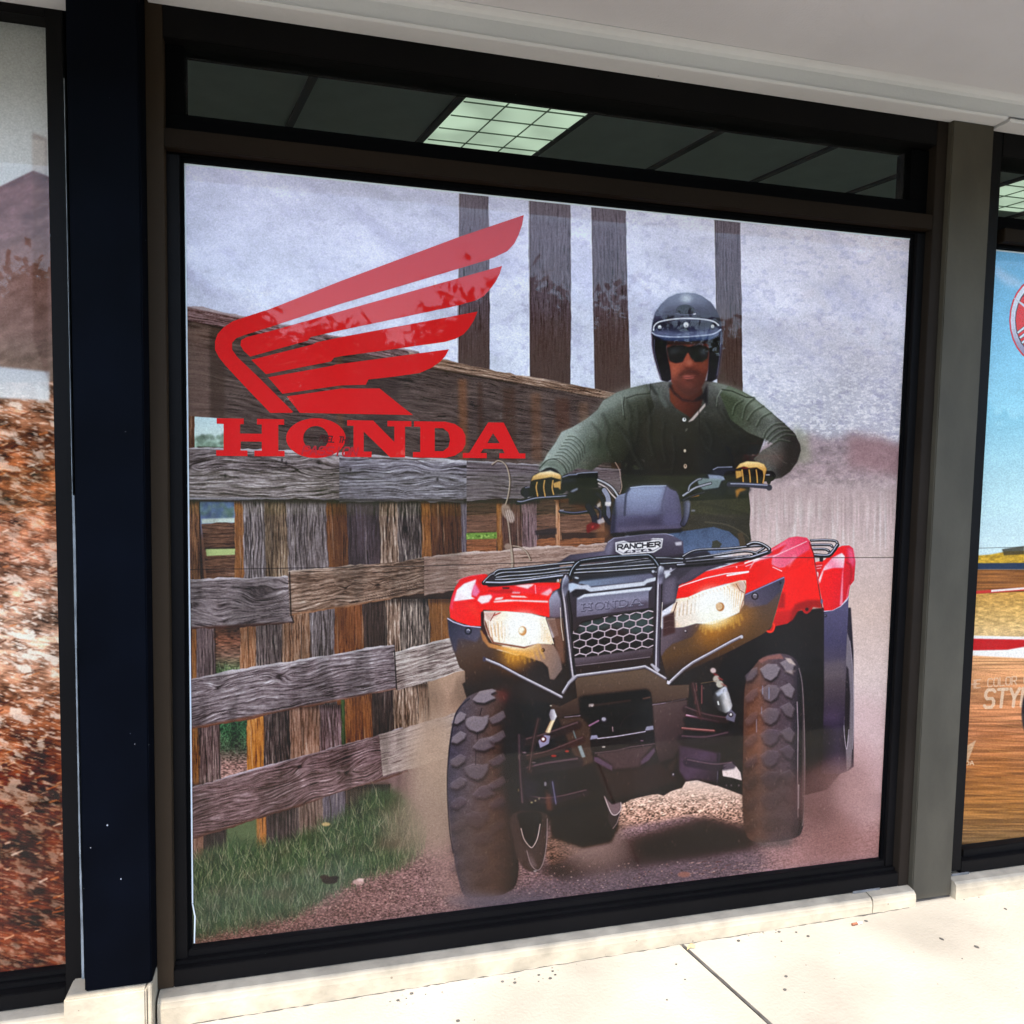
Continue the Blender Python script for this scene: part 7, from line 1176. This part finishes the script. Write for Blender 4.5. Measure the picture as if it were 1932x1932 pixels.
# ================================================================ soffit and trim
TZ = 2.2832
prof = [(-.050, TZ), (-.1115, TZ), (-.1155, TZ + .002), (-.1175, TZ + .006), (-.1165, TZ + .009), (-.050, TZ + .009)]
bt = extrude_x([(y, z + G) for y, z in prof], -.066, 2.285)
tag(obj('soffit_moulding', bt, 'trim'), 'narrow cream moulding under the white board above the quad bike window', 'moulding')
tag(obj('soffit_moulding', extrude_x([(y, z + G - .006) for y, z in prof], 2.292, 4.5), 'trim'), 'narrow cream moulding above the blue sky window, right of the joint', 'moulding'); tag(obj('soffit_moulding', extrude_x([(y, z + G - .045) for y, z in prof], -2.4, -.225), 'trim'), 'narrow cream moulding above the orange dirt window at the top left corner', 'moulding')
def board(x0, x1, label, dz=0):
    pr_ = [(-.050, TZ + .0095), (-.1145, TZ + .0095), (-.1145, TZ + .046), (-.119, TZ + .054), (-.128, TZ + .059), (-.142, TZ + .0615), (-.142, TZ + .10), (-.050, TZ + .10)]
    o = obj('soffit_board', extrude_x([(y, z + G + dz) for y, z in pr_], x0, x1), 'trim'); return tag(o, label, 'board', None)
board(-.9, 2.352, 'long white painted board running above the quad bike window'); board(2.3535, 4.5, 'white painted board starting right of the vertical joint at the top right'); board(-3.6, -.901, 'white painted board continuing past the left edge')
sf = bmesh.new(); 
xs = np.linspace(-3.6, 5.8, 60); ys = np.linspace(-.1425, -1.215, 12)
grid = [[sf.verts.new((x, y, TZ + .0618 + G + .0015 * math.sin(x * 2.1 + y * 3))) for x in xs] for y in ys]
for i in range(len(ys) - 1):
    for j in range(len(xs) - 1): sf.faces.new((grid[i][j], grid[i][j + 1], grid[i + 1][j + 1], grid[i + 1][j]))
for f in sf.faces: f.smooth = True
cnp = thing('canopy', 'pale grey plastered canopy soffit overhanging the shop front', 'canopy')
obj('soffit', sf, 'soffit', cnp); obj('fascia', boxes([zz(-3.6, 5.8, -1.27, -1.216, TZ + .03, TZ + .36)], .004), 'trim', cnp); obj('roof_deck', boxes([zz(-3.6, 5.8, -1.215, .2, TZ + .12, TZ + .34)]), 'plaster', cnp)
tag(obj('wall', boxes([zz(-3.6, 5.8, .0505, .2, HZ + .002, TZ + .1195), zz(-2.4, 4.46, -.0495, .0495, HZ + .002, TZ + .092)]), 'rubber'), 'black lintel band above the shop windows', 'wall')
# ================================================================ shop interior seen through the transoms
CZ = 2.86 + G
tag(obj('floor', boxes([(-3.5, 5.7, .2, 6.0, -.05, -.001)]), 'carpet'), kind='structure')
rm = bmesh.new(); box(rm, -3.6, 5.8, 6.001, 6.1, 0, 3.4); box(rm, -3.6, -3.501, .21, 6.0, 0, 3.4); box(rm, 5.701, 5.8, .21, 6.0, 0, 3.4); box(rm, -3.6, 5.8, .0505, .2, 2.66 + G, 3.4)
tag(obj('wall', rm, mat('white_inner_wall', (.7, .72, .7), .9, 0, .2, (3, .95, 1.03))), 'plain inner walls of the shop behind the prints', 'wall')
th_ = math.atan2(.13, .61); c0, s0 = math.cos(th_), math.sin(th_)
def WC(a, b): b = b - (a - 1.237) * .235; return (a * c0 - b * s0, a * s0 + b * c0)
def skew(bm, a0, a1, b0, b1, z0, z1):
    vs = [bm.verts.new((*WC(a, b), z)) for z in (z0, z1) for a, b in ((a0, b0), (a1, b0), (a1, b1), (a0, b1))]
    for q in ((3, 2, 1, 0), (4, 5, 6, 7), (0, 1, 5, 4), (1, 2, 6, 5), (2, 3, 7, 6), (3, 0, 4, 7)): bm.faces.new([vs[i] for i in q])
tag(obj('ceiling', boxes([(-3.5, 5.7, .2005, 6.0, CZ + .012, CZ + .05)]), 'tile'), kind='structure')
tb = bmesh.new()
for k in range(-7, 12):
    a = 1.237 + k * .6235 - (.03 if k == 1 else 0)
    b0 = (.24 - a * s0) / c0 + (a - 1.237) * .235; b1 = (5.9 - a * s0) / c0 + (a - 1.237) * .235
    skew(tb, a - .034, a - .001, b0, b1, CZ - .002, CZ + .011)
tag(obj('ceiling_grid', tb, 'tbar'), 'dark parallel bars across the shop ceiling seen through the transoms', 'ceiling grid')
def troffer(a0, b0, label):
    t = thing('ceiling_light', label, 'light', (0, 0, 0)); bm = bmesh.new(); skew(bm, a0 + .002, a0 + .568, b0, b0 + 1.16, CZ + .000, CZ + .010); obj('diffuser', bm, 'lamp', t)
    bm = bmesh.new()
    for i in (1, 2): skew(bm, a0 + .19 * i - .0022, a0 + .19 * i + .0022, b0 + .001, b0 + 1.159, CZ - .006, CZ - .001)
    for j in range(1, 8): skew(bm, a0 + .003, a0 + .567, b0 + .155 * j - .0022, b0 + .155 * j + .0022, CZ - .0065, CZ - .0012)
    obj('louvre', bm, mat('louvre_edge', (.2, .25, .2), .6), t)
troffer(1.237, .957, 'lit fluorescent ceiling panel with a grid diffuser seen through the main transom'); troffer(1.237 + .6235 * 5.35 - .25, .70, 'lit fluorescent ceiling panel seen through the right transom')
for i_, (a_, b_, l_) in enumerate(((.0, 3.2, 'unseen lit panel added to brighten the ceiling, second row, at the left'), (1.87, 3.4, 'unseen lit panel added to brighten the ceiling, second row, behind the main window'), (3.74, 2.7, 'unseen lit panel added to brighten the ceiling, second row, at the right'))): troffer(a_, b_, l_ + ' of the shop')  # second row hidden behind the prints, added to brighten the shop ceiling
# ================================================================ across the car park (what the panes mirror)
def tree(x, y, h, r, label, seed):
    rg = np.random.RandomState(seed); t = thing('tree', label, 'tree', (x, y, BZ)); bm = bmesh.new()
    bmesh.ops.create_cone(bm, cap_ends=True, segments=8, radius1=.25, radius2=.12, depth=h * .6, matrix=Matrix.Translation((0, 0, h * .3)))
    for k in range(6):
        a = k * 1.05; v = Vector((math.cos(a) * r * .5, math.sin(a) * r * .5, h * .28)); q = v.to_track_quat('Z', 'Y').to_matrix().to_4x4(); bmesh.ops.create_cone(bm, cap_ends=True, segments=5, radius1=.09, radius2=.03, depth=v.length, matrix=Matrix.Translation(Vector((0, 0, h * .5)) + v / 2) @ q)
    obj('trunk', bm, 'bark', t)
    n = 9500; cl = rg.randn(34, 3); cl /= np.linalg.norm(cl, axis=1, keepdims=True); cl *= rg.uniform(.35, 1, (34, 1)); P = cl[rg.randint(34, size=n)] + rg.randn(n, 3) * .2; P = P * (r, r, h * .42) + (0, 0, h * .55)
    V = []; F = []
    for i, p in enumerate(P):
        a = rg.randn(3) * .19 + (.04, 0, 0); b = rg.randn(3) * .19; V += [p, p + a, p + a + b, p + b]; F.append((4 * i, 4 * i + 1, 4 * i + 2, 4 * i + 3))
    me = bpy.data.meshes.new('crown'); me.from_pydata([tuple(v) for v in V], [], F); me.materials.append(MT['leaf']); o = bpy.data.objects.new('crown', me); COL.objects.link(o); o.parent = t
BZ = 0.9      # the far side of the street stands on a grassy bank
bk = bmesh.new(); xs = np.linspace(-60, 80, 60); prof_b = [(-19, -.15), (-22, .1), (-26, .45), (-29, .78), (-31, BZ - .02), (-60, BZ + .3)]
gb_ = [[bk.verts.new((x, y + .5 * math.sin(x * .3), z + (.1 * math.sin(x * .7 + y) * .4 if z > 0 else 0))) for x in xs] for y, z in prof_b]
for i in range(len(prof_b) - 1):
    for j in range(len(xs) - 1): bk.faces.new((gb_[i][j], gb_[i + 1][j], gb_[i + 1][j + 1], gb_[i][j + 1]))
bmesh.ops.recalc_face_normals(bk, faces=bk.faces); MT['grass'] = mat('roadside_grass', (.09, .12, .035), .9, 0, .2, (.8, .6, 1.4))
tag(obj('hill', bk, 'grass'), kind='structure')
def mirrored(sx, sy, depth):
    """point out in the street that the panes show at photo point (sx, sy)"""
    x, z = SW(sx, sy); dx, dy, dz = x - CAM[0], -CAM[1], z - CAM[2]; k = (depth + CAM[1] * 0 - 0) / dy; return CAM[0] + dx * (depth + dy) / dy, -depth, CAM[2] + dz * (depth + dy) / dy
TL = [(-12, -37, 8.2, 3.4, 'round tree farthest left on the grassy bank across the street'), (-4.5, -36, 9.0, 4.2, 'second tree from the left on the grassy bank'), (2.5, -39, 7.6, 4.6, 'wide low tree third from the left on the grassy bank'), (9.8, -37, 10.2, 4.6, 'fourth tree from the left on the grassy bank'), (16.5, -38, 8.8, 4.6, 'fifth tree from the left on the grassy bank'), (24, -36, 9.0, 4.4, 'sixth tree from the left on the grassy bank'), (32, -38, 8.0, 4.4, 'tree farthest right on the grassy bank across the street')]
for k, a in enumerate(TL): tree(*a, 40 + k)
rg = np.random.RandomState(77); V = []; F = []
for i in range(22000):
    x = rg.uniform(-25, 45); hh = 3.2 + .7 * math.sin(x * .55) + .5 * math.sin(x * 1.7 + 1); p = np.array((x, -35.2 + rg.randn() * .5, BZ + rg.rand() ** .7 * hh)); a = rg.randn(3) * .2; b = rg.randn(3) * .2; V += [p, p + a, p + a + b, p + b]; F.append((4 * i, 4 * i + 1, 4 * i + 2, 4 * i + 3))
me = bpy.data.meshes.new('hedge'); me.from_pydata([tuple(v) for v in V], [], F); me.materials.append(MT['leaf']); hd = bpy.data.objects.new('hedge', me); COL.objects.link(hd); tag(hd, 'long leafy green hedge on the bank across the street', 'hedge', None, 'stuff')
cx_, cy_, cz_ = mirrored(1425, 880, 32.5)
car = thing('parked_car', 'small red hatchback parked on the grassy bank across the street', 'car', (cx_, cy_, BZ + .02), None, .35)
def car_body():
    sec = [(-2.0, .45, .80, .70), (-1.95, .35, .95, .80), (-1.5, .28, .98, .84), (-.2, .28, .99, .86), (1.2, .28, .99, .86), (1.8, .32, .97, .84), (2.0, .45, .88, .78)]; bm = bmesh.new(); rings = []
    for y, z0, z1, wd in sec: rings.append([bm.verts.new(p) for p in ((-wd, y, z0), (wd, y, z0), (wd + .02, y, (z0 + z1) / 2), (wd - .05, y, z1), (-wd + .05, y, z1), (-wd - .02, y, (z0 + z1) / 2))])
    for a, b in zip(rings[:-1], rings[1:]):
        for i in range(6): bm.faces.new((a[i], a[(i + 1) % 6], b[(i + 1) % 6], b[i]))
    bm.faces.new(rings[0][::-1]); bm.faces.new(rings[-1]); bmesh.ops.recalc_face_normals(bm, faces=bm.faces); return bm
obj('body', car_body(), 'carred', car, True)
bm = bmesh.new(); r1 = [(-.80, -1.2, .94), (.80, -1.2, .94), (.80, 1.85, .94), (-.80, 1.85, .94)]; r2 = [(-.62, -.4, 1.48), (.62, -.4, 1.48), (.62, 1.45, 1.46), (-.62, 1.45, 1.46)]
a = [bm.verts.new(p) for p in r1]; b = [bm.verts.new(p) for p in r2]
for i in range(4): bm.faces.new((a[i], a[(i + 1) % 4], b[(i + 1) % 4], b[i]))
bm.faces.new(b); bmesh.ops.recalc_face_normals(bm, faces=bm.faces); obj('cabin_glass', bm, 'carglass', car)
obj('roof', boxes([(-.64, .64, -.42, 1.48, 1.475, 1.53)], .02), 'carred', car)
for sx in (-1, 1):
    for sy in (-1.25, 1.3):
        bm = bmesh.new(); bmesh.ops.create_cone(bm, cap_ends=True, segments=20, radius1=.31, radius2=.31, depth=.2, matrix=Matrix.Translation((sx * .78, sy, .31)) @ Matrix.Rotation(math.pi / 2, 4, 'Y')); wv = obj('wheel', bm, 'rubber', car)
for sx in (-1, 1): obj('tail_light', boxes([(sx * .74 - .08, sx * .74 + .08, 1.93, 2.02, .72, .92)], .01), mat('tail_light_red', (.5, .01, .01), .2), car)
